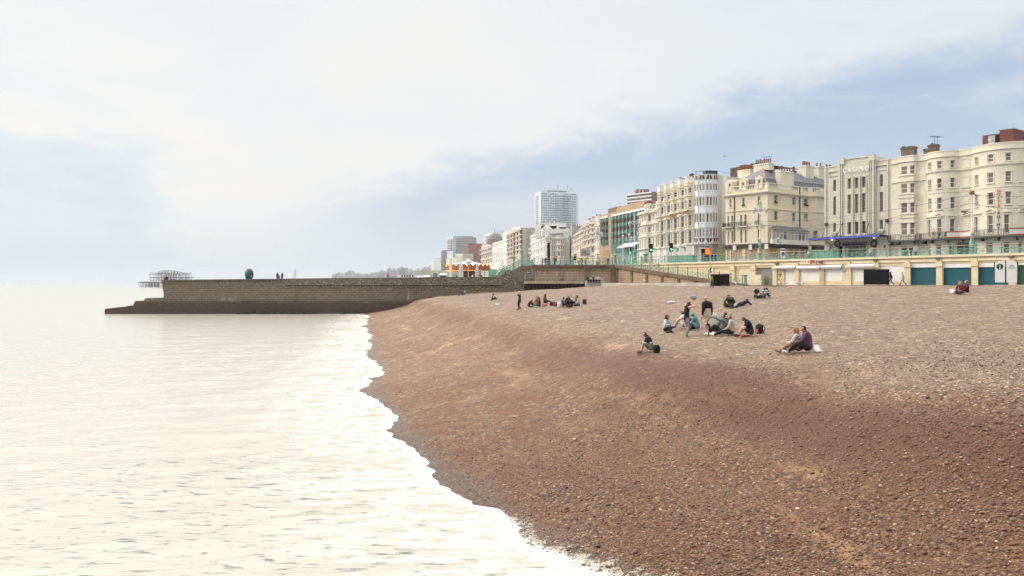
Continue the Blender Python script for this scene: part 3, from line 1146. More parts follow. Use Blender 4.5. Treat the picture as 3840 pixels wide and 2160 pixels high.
 # ================================================================== bastion (projecting terrace) with piles
BA = Fac([W(1997, 151.0), W(2303, 151.0)])
bas = thing('sea_terrace', 'brown concrete sea terrace with boarded panels standing on piles above shingle', 'terrace wall', (12, 152, 5))
BROWN = M('stained_concrete', (.34, .265, .175), .9, .22, .9, .3, 8, .2, .75, scol = (.12, .075, .045))
BROWN_D = M('stained_concrete_dark', (.17, .12, .082), .9, .3, .9, .3, 8, .2, .6, scol = (.07, .045, .03))
PANEL = lines('wall_boarding', (.37, .275, .17), (.18, .125, .075), .42, 2, .85, .4, .18, .10, .5)
zt_, zl = ROAD+.02, BA.zz(K8, 500, 1140)
mb = MB()
xs = [(0, 90), (105, 235), (268, 415), (440, 602), (648, 912), (935, 1168), (1240, 1720)]
ops = [(BA.uu(K8, a), BA.uu(K8, b), BA.zz(K8, a, 1128), BA.zz(K8, a, 888)) for a, b in xs[1:]]
BA.wall(mb, 0, BA.len, 3.0, zt_, ops, 0, .3)
BA.close(mb, 0, BA.len, 3.0, zt_, [(BA.p[1].x, 158), (BA.p[0].x, 158)])
mb.build('wall', BROWN, bas)
for a in ops:
 mb = MB()
 BA.band(mb, a[0], a[1], a[2], a[3], -.34, -.25)
 mb.build('panel', PANEL, bas)
mb = MB()
BA.band(mb, -.1, BA.len+.1, BA.zz(K8, 700, 850), zt_-.25, 0, .28)
BA.band(mb, -.1, BA.len+.1, zt_-.25, zt_+.06, 0, .42)
mb.build('cornice', BROWN_D, bas)
for x in(20, 625, 1195, 1745):
 mb = MB()
 u = BA.uu(K8, x)
 BA.band(mb, u-.35, u+.35, 4.6, BA.zz(K8, 700, 850)-.003, .003, .22)
 mb.build('pilaster', BROWN_D, bas)
for(x0, x1, y0, y1) in((290, 345, 890, 972), (175, 230, 895, 970)):
 mb = MB()
 BA.band(mb, BA.uu(K8, x0), BA.uu(K8, x1), BA.zz(K8, x0, y1), BA.zz(K8, x0, y0), -.24, -.22)
 mb.build('poster', M('faded_red', (.36, .10, .06), .9, .2), bas)
mb = MB()
us0, us1 = BA.uu(K3, 20, 2.5), BA.uu(K3, 745, 2.5)
zs1, zs0 = BA.zz(K3, 300, 1240, 2.5), BA.zz(K3, 300, 1272, 2.5)
BA.band(mb, us0, us1, zs0, zs1, .43, 2.6)
mb.build('walkway_slab', M('slab', (.40, .335, .25), .9, .22, .9, .3, 8, .2, .8, scol = (.2, .12, .07)), bas)
for k in range(17):
 mb = MB()
 u = us0+(us1-us0)*(k+.4)/17
 q = BA.at(u, 2.2)
 mb.obox((q.x, q.y), (1, 0), .32, .3, 2.5, zs0)
 mb.build('pile', M('pile_wood', (.055, .032, .022), .9, .4, 3, .4), bas)
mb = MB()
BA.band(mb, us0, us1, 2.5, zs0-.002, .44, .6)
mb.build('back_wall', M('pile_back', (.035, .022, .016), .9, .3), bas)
hr = thing('handrail', 'slim grey two-bar handrail along the walkway in front of the brown terrace', 'handrail', (BA.at(us0, 2.4).x, BA.at(us0, 2.4).y, zs1))
for zz in(.55, 1.1, 1.62):
 mb = MB()
 a, b = BA.at(us0, 2.4), BA.at(us1-1.5, 2.4)
 mb.tube([(a.x, a.y, zs1+zz), (b.x, b.y, zs1+zz)], .035, 6)
 mb.build('rail', M('galvanised', (.34, .33, .29), .5, .15), hr)
for k in range(6):
 q = BA.at(us0+.1+(us1-1.6-us0)*k/5, 2.4)
 mb = MB()
 mb.tube([(q.x, q.y, zs1), (q.x, q.y, zs1+1.64)], .04, 6)
 mb.build('post', MATS['galvanised'], hr)
mb = MB()
a, b = W(2262, 143), W(2680, 121)
mb.obox(((a.x+b.x)/2, (a.y+b.y)/2), (b.x-a.x, b.y-a.y), (b-a).length, .8, 4.7, 5.84)
kb = mb.build('kerb_wall', M('pale_concrete', (.46, .43, .37), .9, .15, .8, .2, 8, .2, .3))
tag(kb, 'low pale concrete kerb wall between shingle and the ramp foot', 'kerb')
# ================================================================== railing system
RAILM = {}
def rail_panel(w, dz = 0.0):
 """one bay of the cast-iron railing: two starred squares with rings, lower rail, mid rail, top rail"""
 k = (round(w, 2), round(dz, 2))
 if k in RAILM:
  return RAILM[k]
 mb = MB()
 sh = lambda x, z:(x, 0, z+dz*x/w)
 for z, r in((.10, .03), (.80, .035)):
  mb.tube([sh(0, z), sh(w, z)], r, 5)
 n = 2
 for i in range(n):
  x0, x1 = w*i/n, w*(i+1)/n
  xc = (x0+x1)/2
  mb.tube([sh(x0+.03, .10), sh(x1-.03, .80)], .022, 5)
  mb.tube([sh(x0+.03, .80), sh(x1-.03, .10)], .022, 5)
  mb.tube([sh(xc, .10), sh(xc, .80)], .020, 5)
  mb.tube([sh(x0+.05, .45), sh(x1-.05, .45)], .020, 5)
  ring = [sh(xc+.17*math.cos(a*math.pi/6), .45+.17*math.sin(a*math.pi/6)) for a in range(13)]
  mb.tube(ring, .022, 4, False)
  for sx in(-1, 1):
   for sz in(-1, 1):
    c = (xc+sx*(w/n/2-.14), .45+sz*.22)
    mb.tube([sh(c[0]+.09*math.cos(a*math.pi/4), c[1]+.09*math.sin(a*math.pi/4)) for a in range(9)], .018, 4, False)
 mb.tube([sh(w/2, 0), sh(w/2, 1.2)], .028, 6)
 me = mb.mesh('railing_panel', MATS['green_paint'])
 tp = MB()
 tp.tube([sh(0, 1.22), sh(w, 1.22)], .045, 6)
 RAILM[k] = (me, tp.mesh('top_rail', MATS['rail_brown'], smooth = True))
 return RAILM[k]
_post = MB()
_post.lathe([(.13, 0), (.13, .12), (.085, .16), (.075, .75), (.11, .80), (.11, .86), (.075, .9), (.07, 1.2), (.12, 1.27), (.12, 1.33), (.06, 1.37), (.09, 1.45), (.03, 1.52)], n = 8)
POST = None
def railing(name, label, pts, step = 2.9):
 """pts: 3D polyline of the rail foot"""
 global POST
 if POST is None:
  POST = _post.mesh('post', MATS['green_paint'], smooth = True)
 root = thing(name, label, 'railing', pts[0])
 o0 = Vector(pts[0])
 for a, b in zip(pts[:-1], pts[1:]):
  a, b = Vector(a), Vector(b)
  d = b-a
  hl = math.hypot(d.x, d.y)
  n = max(1, round(hl/step))
  w = hl/n
  me, tp = rail_panel(w, d.z/n)
  ang = math.atan2(d.y, d.x)
  for i in range(n):
   q = a+d*(i/n)-o0
   for mm, nm in((me, 'railing_panel'), (tp, 'top_rail')):
    o = link(nm, mm, root)
    o.location = q
    o.rotation_euler = (0, 0, ang)
   p = link('post', POST, root)
   p.location = q
 p = link('post', POST, root)
 p.location = Vector(pts[-1])-o0
 return root
def L3(t, v, z):
 q = L(t, v)
 return(q.x, q.y, z)
railing('promenade_railing', 'green cast iron railing along the upper promenade above the shuttered arches', [L3(-9, .25, ROAD+.12), L3(69, .25, ROAD+.12)])
b0_, b1_ = BA.at(.3, -.15), BA.at(BA.len-.3, -.15)
railing('terrace_railing', 'green cast iron railing along the top of the brown terrace', [(b0_.x, b0_.y, ROAD+.06), (b1_.x, b1_.y, ROAD+.06)], 2.4)
# ================================================================== painted sea wall with arches and shutters
CREAMW = M('cream_wall', (.66, .545, .355), .75, .08, .7, .15, 10, .3, .55, scol = (.36, .24, .13))
CREAML = M('cream_trim', (.70, .61, .44), .7, .08, .9, .1, 10, .3, .5, scol = (.36, .24, .13))
SWf = Fac([L(69.5), L(-16)])
sw = thing('sea_wall', 'cream painted sea wall with shuttered arches under the upper promenade', 'sea wall', (50, 112, PROM))
zu = lambda y:SWf.zz(K1, 900, y)
z_top, z_sh1 = ROAD+.12, None
zd = lambda K, x, y:SWf.zz(K, x, y)
def so_(K, x0, x1, yt, yb, ref = None):
 r = ref if ref is not None else(x0+x1)/2
 return(SWf.uu(K, x0), SWf.uu(K, x1), max(PROM+.01, zd(K, r, yb)), zd(K, r, yt))
TEAL = lines('teal_shutter', (.012, .105, .135), (.006, .05, .07), .11, 2, .45, .7, .08)
WHITE_SH = lines('white_shutter', (.80, .79, .73), (.62, .60, .54), .095, 2, .5, .5, .04, .2)
GREY_LOUV = lines('grey_louvre', (.27, .28, .27), (.10, .10, .10), .16, 2, .5, .9, .1, .3)
GREEN_SH = lines('green_shutter', (.03, .10, .075), (.015, .05, .04), .11, 2, .45, .7, .08)
CREAM_BOARD = lines('cream_boarding', (.66, .56, .39), (.50, .40, .26), .62, 2, .75, .3, .08, .06, .3)
teal = [so_(K1, 795, 1010, 1166, 1340), so_(K1, 1055, 1290, 1166, 1342), so_(K1, 1335, 1590, 1160, 1345)]
white = [so_(K1, -50, 80, 1205, 1305), so_(K1, 108, 252, 1200, 1306), so_(K1, 323, 512, 1195, 1308), so_(K1, 545, 757, 1190, 1310)]
w1 = so_(K2c, 1550, 1920, 1000, 1228)
wdoor = so_(K2c, 1265, 1478, 1000, 1290)
louv = [so_(K2c, 750, 1078, 985, 1290)]
boards = [so_(K2c, -20, 312, 990, 1170), so_(K2c, 355, 682, 985, 1235)]
dark = [so_(K1, 1650, 1760, 1160, 1350)]
white = [w1, so_(K2c, 1990, 2340, 1000, 1228)]+white[1:]
white[2] = so_(K1, 108, 252, 1205, 1306)
white = [w1]+[so_(K1, 108, 252, 1203, 1306), so_(K1, 323, 512, 1197, 1308), so_(K1, 545, 757, 1190, 1310)]
ops = teal+white+[wdoor]+louv+boards+dark
mb = MB()
SWf.wall(mb, 0, SWf.len, 4.8, z_top, ops, 0, .35)
mb.build('wall', CREAMW, sw)
def infill(a, name, mat, d = .25, lintel = 0.0, parent = None):
 mb = MB()
 SWf.band(mb, a[0]+.03, a[1]-.03, a[2], a[3]-lintel, -d-.06, -d)
 o = mb.build(name, mat, parent or sw)
 if lintel:
  mb = MB()
  SWf.band(mb, a[0]+.02, a[1]-.02, a[3]-lintel, a[3]-.01, -d, -.06)
  mb.build('shutter_box', MATS['white_frame'], o)
 return o
for a in teal:
 infill(a, 'roller_shutter', TEAL, .22, .55)
 for u in(a[0], a[1]):
  mb = MB()
  SWf.band(mb, u-.07, u+.07, PROM, a[3]-.55, -.05, .03)
  mb.build('shutter_guide', MATS['white_frame'], sw)
for a in white:
 infill(a, 'roller_shutter', WHITE_SH, .05, .2)
infill(wdoor, 'door', M('white_door', (.72, .71, .66), .5, .06), .12)
o = infill(louv[0], 'louvre_shutter', GREY_LOUV, .25)
for a in boards:
 infill(a, 'boarding', CREAM_BOARD, .14)
infill(dark[0], 'roller_shutter', GREEN_SH, .2, .3)
mb = MB()
SWf.band(mb, SWf.uu(K2c, 715), SWf.uu(K2c, 905), PROM, zd(K2c, 800, 1115), .02, .9)
mb.build('block_wall', M('peeling_paint', (.62, .54, .40), .85, .2, 2, .3, 8, .2, .9, scol = (.25, .17, .11)), sw)
mb = MB()
SWf.band(mb, SWf.uu(K2c, 905), SWf.uu(K2c, 1085), PROM, zd(K2c, 1000, 1190), -.1, .06)
mb.build('kick_panel', M('grey_panel', (.20, .18, .15), .8, .25, 2), sw)
for(K, x) in((K2c, 335), (K2c, 712), (K2c, 1100), (K2c, 1495), (K2c, 1950), (K1, 92), (K1, 308), (K1, 528), (K1, 778), (K1, 1033), (K1, 1316), (K1, 1615)):
 mb = MB()
 u = SWf.uu(K, x)
 SWf.band(mb, u-.38, u+.38, 4.9, zu(1162), .003, .22)
 SWf.band(mb, u-.45, u+.45, zu(1195), zu(1162), .22, .36)
 SWf.band(mb, u-.3, u+.3, zu(1162)+.003, zu(1140), .003, .30)
 mb.build('pilaster', CREAMW, sw)
mb = MB()
SWf.band(mb, 0, SWf.len, zu(1155), zu(1149), .004, .16)
SWf.band(mb, 0, SWf.len, zu(1149)+.002, zu(1140), .004, .10)
SWf.band(mb, 0, SWf.len, zu(1117), z_top-.22, .004, .12)
SWf.band(mb, 0, SWf.len, z_top-.22, z_top+.05, -.3, .26)
mb.build('parapet', CREAML, sw)
for a in[w1]+white[1:3]+[(SWf.uu(K2c, 1140), SWf.uu(K2c, 1470), 0, wdoor[3]+.05)]:
 mb = MB()
 us, ue = a[0]-.25, a[1]+.1
 SWf.band(mb, us, ue, a[3]+.12, a[3]+.42, .02, .55, .30)
 aw = mb.build('awning', M('awning_white', (.70, .69, .66), .7, .08), sw)
 mb = MB()
 n = 14
 for k in range(n):
  u0 = us+(ue-us)*k/n
  SWf.band(mb, u0, us+(ue-us)*(k+.82)/n, a[3]-.12-.05*(k%2), a[3]+.118, .50, .53)
 mb.build('valance', M('awning_grey', (.40, .38, .36), .8, .15), aw)
for(K, x, y) in((K2c, 1150, 903), (K2c, 1945, 878), (K1, 527, 1143), (K1, 1026, 1128), (K1, 1610, 1112), (K1, 90, 1155)):
 px, py = K(x, y)
 u = SWf.u_of(px)
 z = Z(py, SWf.at(u).y)
 mb = MB()
 q = SWf.at(u, .35)
 mb.obox((q.x, q.y), (DV.x, DV.y), .55, .4, z-.14, z+.1, .4, .2)
 mb.build('wall_light', M('fitting', (.06, .05, .045), .6, .3), sw)
mb = MB()
a = so_(K1, 255, 290, 1188, 1228)
SWf.band(mb, a[0], a[1], a[2], a[3], .01, .3)
mb.build('air_unit', M('unit_grey', (.30, .31, .28), .6, .15), sw)
for(K, x0, x1, y0, y1) in((K2c, 1580, 1850, 862, 925), (K1, 0, 45, 1145, 1178)):
 a = (SWf.uu(K, x0), SWf.uu(K, x1), zd(K, x0, y1), zd(K, x0, y0))
 mb = MB()
 SWf.band(mb, a[0], a[1], a[2], a[3]+.1, .262, .30)
 sg = mb.build('sign_board', M('sign_cream', (.70, .58, .42), .7, .06), sw)
 mb = MB()
 for i in range(5):
  u = a[0]+(a[1]-a[0])*(.12+.18*i)
  SWf.band(mb, u, u+.18, a[2]+.25, a[2]+.25+random.uniform(.2, .45), .302, .306)
 mb.build('ice_cream_motif', M('motif_red', (.36, .10, .07), .7, .4, 6), sg)
a = so_(K2c, 1135, 1262, 1005, 1285)
mb = MB()
SWf.band(mb, a[0], a[1], a[2], a[3], .01, .05)
db = mb.build('panel', M('poster_cream', (.64, .50, .30), .8, .12, 2, 0, 10, .3, .4), sw)
mb = MB()
for i, (du, dzz, r) in enumerate(((.3, 1.85, .16), (.5, 1.7, .16), (.42, 1.95, .13), (.62, 1.9, .13), (.45, 1.5, .14), (.28, .9, .13), (.7, .95, .12), (.72, .4, .1))):
 q = SWf.at(a[0]+du*(a[1]-a[0])/.95, .06)
 mb.ball((q.x, q.y, a[2]+dzz*.8), (r, .02, r), 8, 5)
mb.build('flower_motif', M('motif_brown', (.34, .20, .11), .8, .4, 6), db)
# ================================================================== ramp down from the upper promenade
RA = Fac([(19.45, 151.2), W(2790, 121.5)])
rw = thing('ramp', 'sloping ramp with brown panelled side wall down to the lower promenade', 'ramp', (27, 136, 5))
ztop = lambda u:ROAD+.02+(PROM+.12-ROAD-.02)*min(1, max(0, u/(RA.len-.5)))
N = 24
us = [RA.len*i/N for i in range(N+1)]
mb = MB()
ins = Vector((-RA.sn[0].x, -RA.sn[0].y))
for i in range(N):
 vs = []
 for u in(us[i], us[i+1]):
  f = min(1, u/RA.len)
  q = RA.at(u, 0)
  back = L(t_of(1920+F*q.x/q.y, .0), -.05)
  t = 69.4+(40-69.4)*f
  back = L(t, -.02)
  for(pp, z) in((q, 4.6), (q, ztop(u)), (back, ztop(u)), (back, 4.6)):
   vs.append((pp.x, pp.y, z))
 mb.add(vs, [(0, 4, 5, 1), (1, 5, 6, 2)]+([(7, 6, 5, 4)] if i == N-1 else[]))
mb.build('deck', M('ramp_stone', (.36, .285, .195), .9, .2, .9, .3, 8, .2, .75, scol = (.12, .075, .045)), rw)
mb = MB()
for i in range(N):
 vs = []
 for u in(us[i], us[i+1]):
  for(o, dz) in((.004, -.62), (.28, -.55), (.28, .06), (-.35, .06), (-.35, -.62)):
   q = RA.at(u, o)
   vs.append((q.x, q.y, ztop(u)+dz))
 mb.add(vs, [(j, 5+j, 5+(j+1)%5, (j+1)%5) for j in range(5)]+([(0, 1, 2, 3, 4)] if i == 0 else[])+([(9, 8, 7, 6, 5)] if i == N-1 else[]))
mb.build('coping', BROWN_D, rw)
for f in(.02, .16, .29, .42, .55, .68):
 u = f*RA.len
 if ztop(u)-.62>PROM:
  mb = MB()
  RA.band(mb, u-.28, u+.28, 4.6, ztop(u)-.6, .004, .18)
  mb.build('pilaster', BROWN_D, rw)
for f0, f1 in((.035, .15), (.175, .28), (.305, .41), (.435, .54)):
 vs = []
 mb = MB()
 for f, o in((f0, 0), (f1, 0)):
  u = f*RA.len
  for oo in(.006, .05):
   q = RA.at(u, oo)
   vs += [(q.x, q.y, 5.0), (q.x, q.y, ztop(u)-.8)]
 mb.add(vs, [(2, 6, 7, 3), (3, 7, 5, 1), (0, 2, 3, 1), (4, 6, 7, 5)])
 mb.build('panel', PANEL, rw)
q0, q1 = RA.at(.4, -.1), RA.at(RA.len-.4, -.1)
railing('ramp_railing', 'green cast iron railing sloping down beside the ramp', [(q0.x, q0.y, ztop(.4)+.06), (q1.x, q1.y, ztop(RA.len-.4)+.06)], 2.6)
tag(MB().lathe([(.34, 0), (.34, .25), (.24, .32), (.22, 1.35), (.32, 1.42), (.34, 1.55), (.2, 1.62), (.1, 1.75)], (q1.x+.35, q1.y-.25, PROM), 10).build('gate_pier', MATS['green_paint'], None, True), 'fat green cast iron pier ending the ramp railing', 'pier')
tag(MB().lathe([(.40, 0), (.40, .35), (.28, .42), (.26, 1.75), (.40, 1.85), (.42, 2.0), (.24, 2.1), (.1, 2.4)], (19.6, 152.1, ROAD), 10).build('gate_pier', MATS['green_paint'], None, True), 'fat green cast iron pier where ramp leaves the terrace', 'pier')
qq = L(t_of(2421, 1.0), 1.0)
tag(MB().lathe([(.5, 0), (.5, .35), (.36, .42), (.34, 1.7), (.5, 1.8), (.52, 2.0), (.3, 2.1), (.12, 2.45)], (qq.x, qq.y, ROAD), 10).build('gate_pier', MATS['green_paint'], None, True), 'fat green cast iron pier at the far end of the upper promenade railing', 'pier')
# ================================================================== steps at the left of the terrace
st = thing('seafront_steps', 'green railed steps climbing over the flint wall to the terrace', 'steps', (-2, 155, 6))
tp_, bt_ = GR.uu(K4, 1440), GR.uu(K4, 1080)
ztp, zbt = ROAD+.02, GR.zz(K4, 1085, 880)
for oo in(-.3, -3.2):
 for hgt in(.45, .85, 1.25):
  mb = MB()
  a, b = GR.at(bt_, oo), GR.at(tp_, oo)
  e_ = GR.at(bt_-4.2, oo)
  mb.tube([(e_.x, e_.y, zbt+hgt), (a.x, a.y, zbt+hgt), (b.x, b.y, ztp+hgt)], .05, 6)
  mb.build('handrail', M('green_light', (.18, .35, .27), .5, .2), st)
 for k in range(9):
  f = k/8
  u = bt_+(tp_-bt_)*f
  q = GR.at(u, oo)
  z = zbt+(ztp-zbt)*f
  mb = MB()
  mb.tube([(q.x, q.y, z-.1), (q.x, q.y, z+1.28)], .055, 6)
  mb.build('post', MATS['green_light'], st)
q = GR.at(GR.uu(K4, 1436), -.2)
tag(MB().lathe([(.3, 0), (.3, .3), (.2, .36), (.18, 2.6), (.3, 2.7), (.32, 2.85), (.16, 3.0), (.16, 3.5), (.05, 4.0)], (q.x, q.y, ROAD), 10).build('gate_pier', MATS['green_paint'], None, True), 'tall green pier at the head of the steps', 'pier')
mb = MB()
a, b = GR.at(GR.uu(K4, 935), -1.2), GR.at(GR.uu(K4, 1060), -1.2)
mb.box(a.x, b.x, a.y, a.y+.08, zbt-.2, zbt+1.5)
tag(mb.build('gate', M('green_mesh', (.16, .36, .30), .6, .25, 3)), 'teal green metal gate at the foot of the steps', 'gate')
mb = MB()
Y2 = 172
pts = [(K4(945, 0)[0], K4(0, 830)[1]), (K4(1170, 0)[0], K4(0, 690)[1]), (K4(1190, 0)[0], K4(0, 830)[1])]
vs = [(W(x, Y2).x, Y2, Z(y, Y2)) for x, y in pts]+[(W(x, Y2).x, Y2+3, Z(y, Y2)) for x, y in pts]
vs[2] = (vs[2][0], vs[2][1], 5.0);vs[5] = (vs[5][0], vs[5][1], 5.0);vs[0] = (vs[0][0], vs[0][1], 5.0);vs[3] = (vs[3][0], vs[3][1], 5.0)
rs = thing('brick_steps', 'red brick flank of the far steps behind the green handrails', 'steps', (vs[0][0], Y2, 5))
mb.add(vs, [(0, 1, 2), (5, 4, 3), (0, 3, 4, 1), (1, 4, 5, 2)])
mb.build('brick_flank', M('stair_brick', (.33, .13, .085), .85, .2, 1.5), rs)
for h_ in(.5, 1.0):
 mb = MB()
 mb.tube([(vs[0][0], Y2-.1, 5.4+h_), (vs[1][0], Y2-.1, vs[1][2]+h_), (W(K4(1450)[0], Y2).x, Y2-.1, vs[1][2]+h_)], .06, 6)
 mb.build('handrail', MATS['green_light'], rs)
railing('coast_railing', 'green cast iron railing on the upper road above the carousel', [(-2.4, 330, ROAD), (1.6, 240, ROAD), (3.3, 190, ROAD), (4.2, 160, ROAD)], 2.9)
# ================================================================== the seafront buildings
CREAM = M('stucco_cream', (.64, .595, .475), .85, .08, .5, .1, 10, .25, .45, scol = (.42, .34, .24))
CREAM2 = M('stucco_yellow', (.63, .555, .415), .85, .08, .5, .1, 10, .25, .5, scol = (.42, .32, .2))
IVORY = M('stucco_ivory', (.61, .57, .47), .85, .07, .6, .1, 10, .25, .3, scol = (.40, .34, .26))
WHITE = M('stucco_white', (.66, .65, .61), .85, .06, .5, .1, 10, .25, .3, scol = (.42, .38, .32))
TRIM = M('trim_cream', (.66, .615, .50), .8, .06, .8, 0, 10, .25, .5, scol = (.42, .34, .24))
ZB = ROAD-.1
def backpts(fac, depth, u0 = None, u1 = None):
 a, b = fac.at(fac.len if u1 is None else u1), fac.at(0 if u0 is None else u0)
 d = (fac.p[-1]-fac.p[0]).normalized()
 n = Vector((-d.y, d.x))
 return[tuple(a+n*depth), tuple(b+n*depth)]
def surround(mb, fac, a, t = .14, o = .06, sill = True, o0 = .002):
 u0, u1, z0, z1 = a[:4]
 fac.band(mb, u0-t, u0, z0, z1+t, o0, o)
 fac.band(mb, u1, u1+t, z0, z1+t, o0, o)
 fac.band(mb, u0+.002, u1-.002, z1, z1+t, o0, o)
 if sill:
  fac.band(mb, u0-t-.05, u1+t+.05, z0-.14, z0-.002, o0, o+.12)
def sur1(root, fac, a, t = .14, o = .06, sill = True, mat = None, name = 'window_surround'):
 mb = MB()
 surround(mb, fac, a, t, o, sill)
 return mb.build(name, mat or TRIM, root)
 # hostel with bow fronts (right edge)
pts = []
def addp(x, out = 0.0):
 q = FL(K1(x)[0], 30, out)
 pts.append((q.x, q.y))
for x, o in((643, 0), (702, 0), (716, .8), (840, .8), (852, 0), (918, 0)):
 addp(x, o)
for i in range(13):
 f = i/12
 addp(930+250*f, 1.5*math.sin(math.pi*f)**.7+.02)
addp(1285)
for i in range(17):
 f = i/16
 addp(1292+440*f, 2.1*math.sin(math.pi*f)**.75+.02)
addp(1800)
addp(2150)
HB = Fac(pts)
hb = thing('hostel', 'large cream hostel with two rounded bow fronts and a long iron balcony', 'building', (HB.at(HB.len*.4).x, HB.at(HB.len*.4).y, ZB))
z = lambda y:HB.zz(K1, 1133, y)
ztp = z(262)
bayops = grid(HB, K1, [(722, 772), (794, 834)], [(388, 455), (528, 605), (675, 764), (840, 938)], 780)
bowops = grid(HB, K1, [(940, 963), (1010, 1046), (1116, 1153), (1313, 1338), (1413, 1460), (1556, 1604)], [(342, 402), (482, 560), (635, 730)], 1133)
fr = grid(HB, K1, [(936, 960), (1010, 1045), (1112, 1154), (1310, 1336), (1412, 1457), (1544, 1588)], [(808, 945)], 1133)
gnd = grid(HB, K1, [(722, 772), (938, 958), (1003, 1045), (1105, 1150), (1312, 1330), (1400, 1455), (1540, 1590), (1662, 1690)], [(1012, 1100)], 1133)
shop = grid(HB, K1, [(1172, 1278)], [(1008, 1105)], 1133)
allops = bayops+bowops+fr+gnd+shop
mb = MB()
HB.wall(mb, 0, HB.len, ZB, ztp, allops, 0, .22)
HB.close(mb, 0, HB.len, ZB, ztp, backpts(HB, 14))
mb.build('wall', CREAM, hb)
for a in bayops:
 window(hb, HB, a, 'sash', .12, glass = GLASS[random.choice((1, 2, 2))])
for a in bowops:
 window(hb, HB, a, 'sash', .16, glass = GLASS[random.choice((0, 1, 2, 2))])
for a in fr:
 window(hb, HB, a, 'sash', .16, name = 'french_window', glass = GLASS[random.choice((0, 1, 1))])
for a in gnd:
 window(hb, HB, a, 'sash', .16, glass = GLASS[random.choice((0, 1))])
for a in shop:
 window(hb, HB, a, 'strip', .2, MATS['dark_frame'], GLASS[0], name = 'shop_window')
for a in bowops:
 sur1(hb, HB, a, .13)
for a in fr:
 sur1(hb, HB, a, .15, sill = False)
bl = grid(HB, K1, [(1210, 1268), (1668, 1730)], [(342, 405), (482, 562), (635, 735), (808, 940)], 1133)
for a in bl:
 sur1(hb, HB, a, .10, .05, name = 'blind_panel')
for a in bayops:
 mb = MB()
 HB.band(mb, a[0]-.25, a[1]+.25, a[2]-.22, a[2]-.002, .002, .14)
 mb.build('window_sill', TRIM, hb)
mb = MB()
HB.band(mb, 0, HB.len, z(312), z(303), .002, .20)
ub = HB.uu(K1, 918)
HB.band(mb, ub, HB.len, z(425), z(414), .002, .22)
HB.band(mb, ub, HB.len, z(432), z(425)-.003, .002, .12)
HB.band(mb, 0, ub-.05, z(475), z(466), .002, .18)
HB.band(mb, ub, HB.len, z(598), z(594), .002, .07)
HB.band(mb, 0, HB.len, ztp-.12, ztp+.06, -.25, .06)
for y in(612, 655, 780, 820):
 HB.band(mb, HB.uu(K1, 706), HB.uu(K1, 846), z(y), z(y-6), .002, .14)
mb.build('cornice', TRIM, hb)
for i, x in enumerate((948, 1028, 1134, 1240, 1324, 1436, 1568, 1698)):
 mb = MB()
 u = HB.uu(K1, x)
 hw = (HB.uu(K1, x+8)-HB.uu(K1, x-8))*2.2
 hw = min(hw, 1.3)
 za, zb_ = z(790), z(778)
 HB.band(mb, u-hw, u+hw, za, zb_-.1, .002, .25)
 if i%2 == 1:
  for s_ in(-1, 1):
   a, b, c_ = HB.at(u+s_*hw, .25), HB.at(u, .25), HB.at(u+s_*hw, .0)
   d_ = HB.at(u, 0)
   z0, z1 = zb_-.098, zb_+.42
   mb.add([(a.x, a.y, z0), (a.x, a.y, z0+.12), (b.x, b.y, z1), (b.x, b.y, z1-.14), (c_.x, c_.y, z0), (c_.x, c_.y, z0+.12), (d_.x, d_.y, z1), (d_.x, d_.y, z1-.14)], [(0, 1, 2, 3), (4, 7, 6, 5), (0, 4, 5, 1), (1, 5, 6, 2), (3, 2, 6, 7), (0, 3, 7, 4)])
 mb.build('pediment', TRIM, hb)
zbal = z(968)
mb = MB()
u0 = HB.uu(K1, 625)
HB.band(mb, 0, HB.len, zbal-.22, zbal, .003, 1.25)
bal = mb.build('balcony', MATS['lead_dark'], hb)
k = 0.3
while k<HB.len-.5:
 mb = MB()
 HB.band(mb, k, k+.12, zbal-.7, zbal-.222, .003, .9, .2)
 k += 2.3
 mb.build('bracket', MATS['dark_metal'], bal)
mb = MB()
IRON = M('old_iron', (.10, .105, .095), .6, .3, 4)
for(za, zb2) in((.02, .07), (.95, 1.02), (.78, .82), (.18, .21)):
 HB.band(mb, 0, HB.len, zbal+za, zbal+zb2, 1.14, 1.20)
k = 0
u = .1
while u<HB.len:
 q = HB.at(u, 1.17)
 mb.tube([(q.x, q.y, zbal), (q.x, q.y, zbal+1.0)], .03 if k%6 else .05, 4)
 if k%6 == 3:
  e = HB.dir(u)
  mb.tube([(q.x+e.x*.28*math.cos(t), q.y+e.y*.28*math.cos(t), zbal+.5+.28*math.sin(t)) for t in[i*math.pi/5 for i in range(11)]], .03, 4, False)
 elif k%3 == 0:
  e = HB.dir(u)
  mb.tube([(q.x+e.x*.12*math.cos(t), q.y+e.y*.12*math.cos(t), zbal+.5+.2*math.sin(t)) for t in[i*math.pi/4 for i in range(9)]], .025, 4, False)
 u += .27
 k += 1
mb.build('balcony_railing', IRON, bal)
for x0, x1 in((1088, 1283), (1590, 1760)):
 ua, ub_ = HB.uu(K1, x0, 1.25), HB.uu(K1, x1, 1.25)
 zb0, zb1 = zbal+.02, zbal+1.12
 mb = MB()
 HB.band(mb, ua, ub_, zb0, zb1, 1.24, 1.27)
 bn = mb.build('banner', M('banner_white', (.66, .60, .54), .7, .06), bal)
 mb = MB()
 HB.band(mb, ua, ub_, zb1-.22, zb1, 1.272, 1.276)
 HB.band(mb, ua, ub_, zb0, zb0+.18, 1.272, 1.276)
 mb.build('banner_border', M('banner_red', (.36, .10, .07), .7, .15), bn)
LR = M('letter_red', (.55, .10, .05), .6, .1)
LDK = M('letter_dark', (.04, .045, .06), .6, .1)
sgn = thing('vertical_sign', 'vertical letters spelling HOSTELPOINT in red then dark on a cream wall', 'sign', (HB.at(HB.uu(K1, 1502)).x, HB.at(HB.uu(K1, 1502)).y, z(560)))
u = HB.uu(K1, 1502)
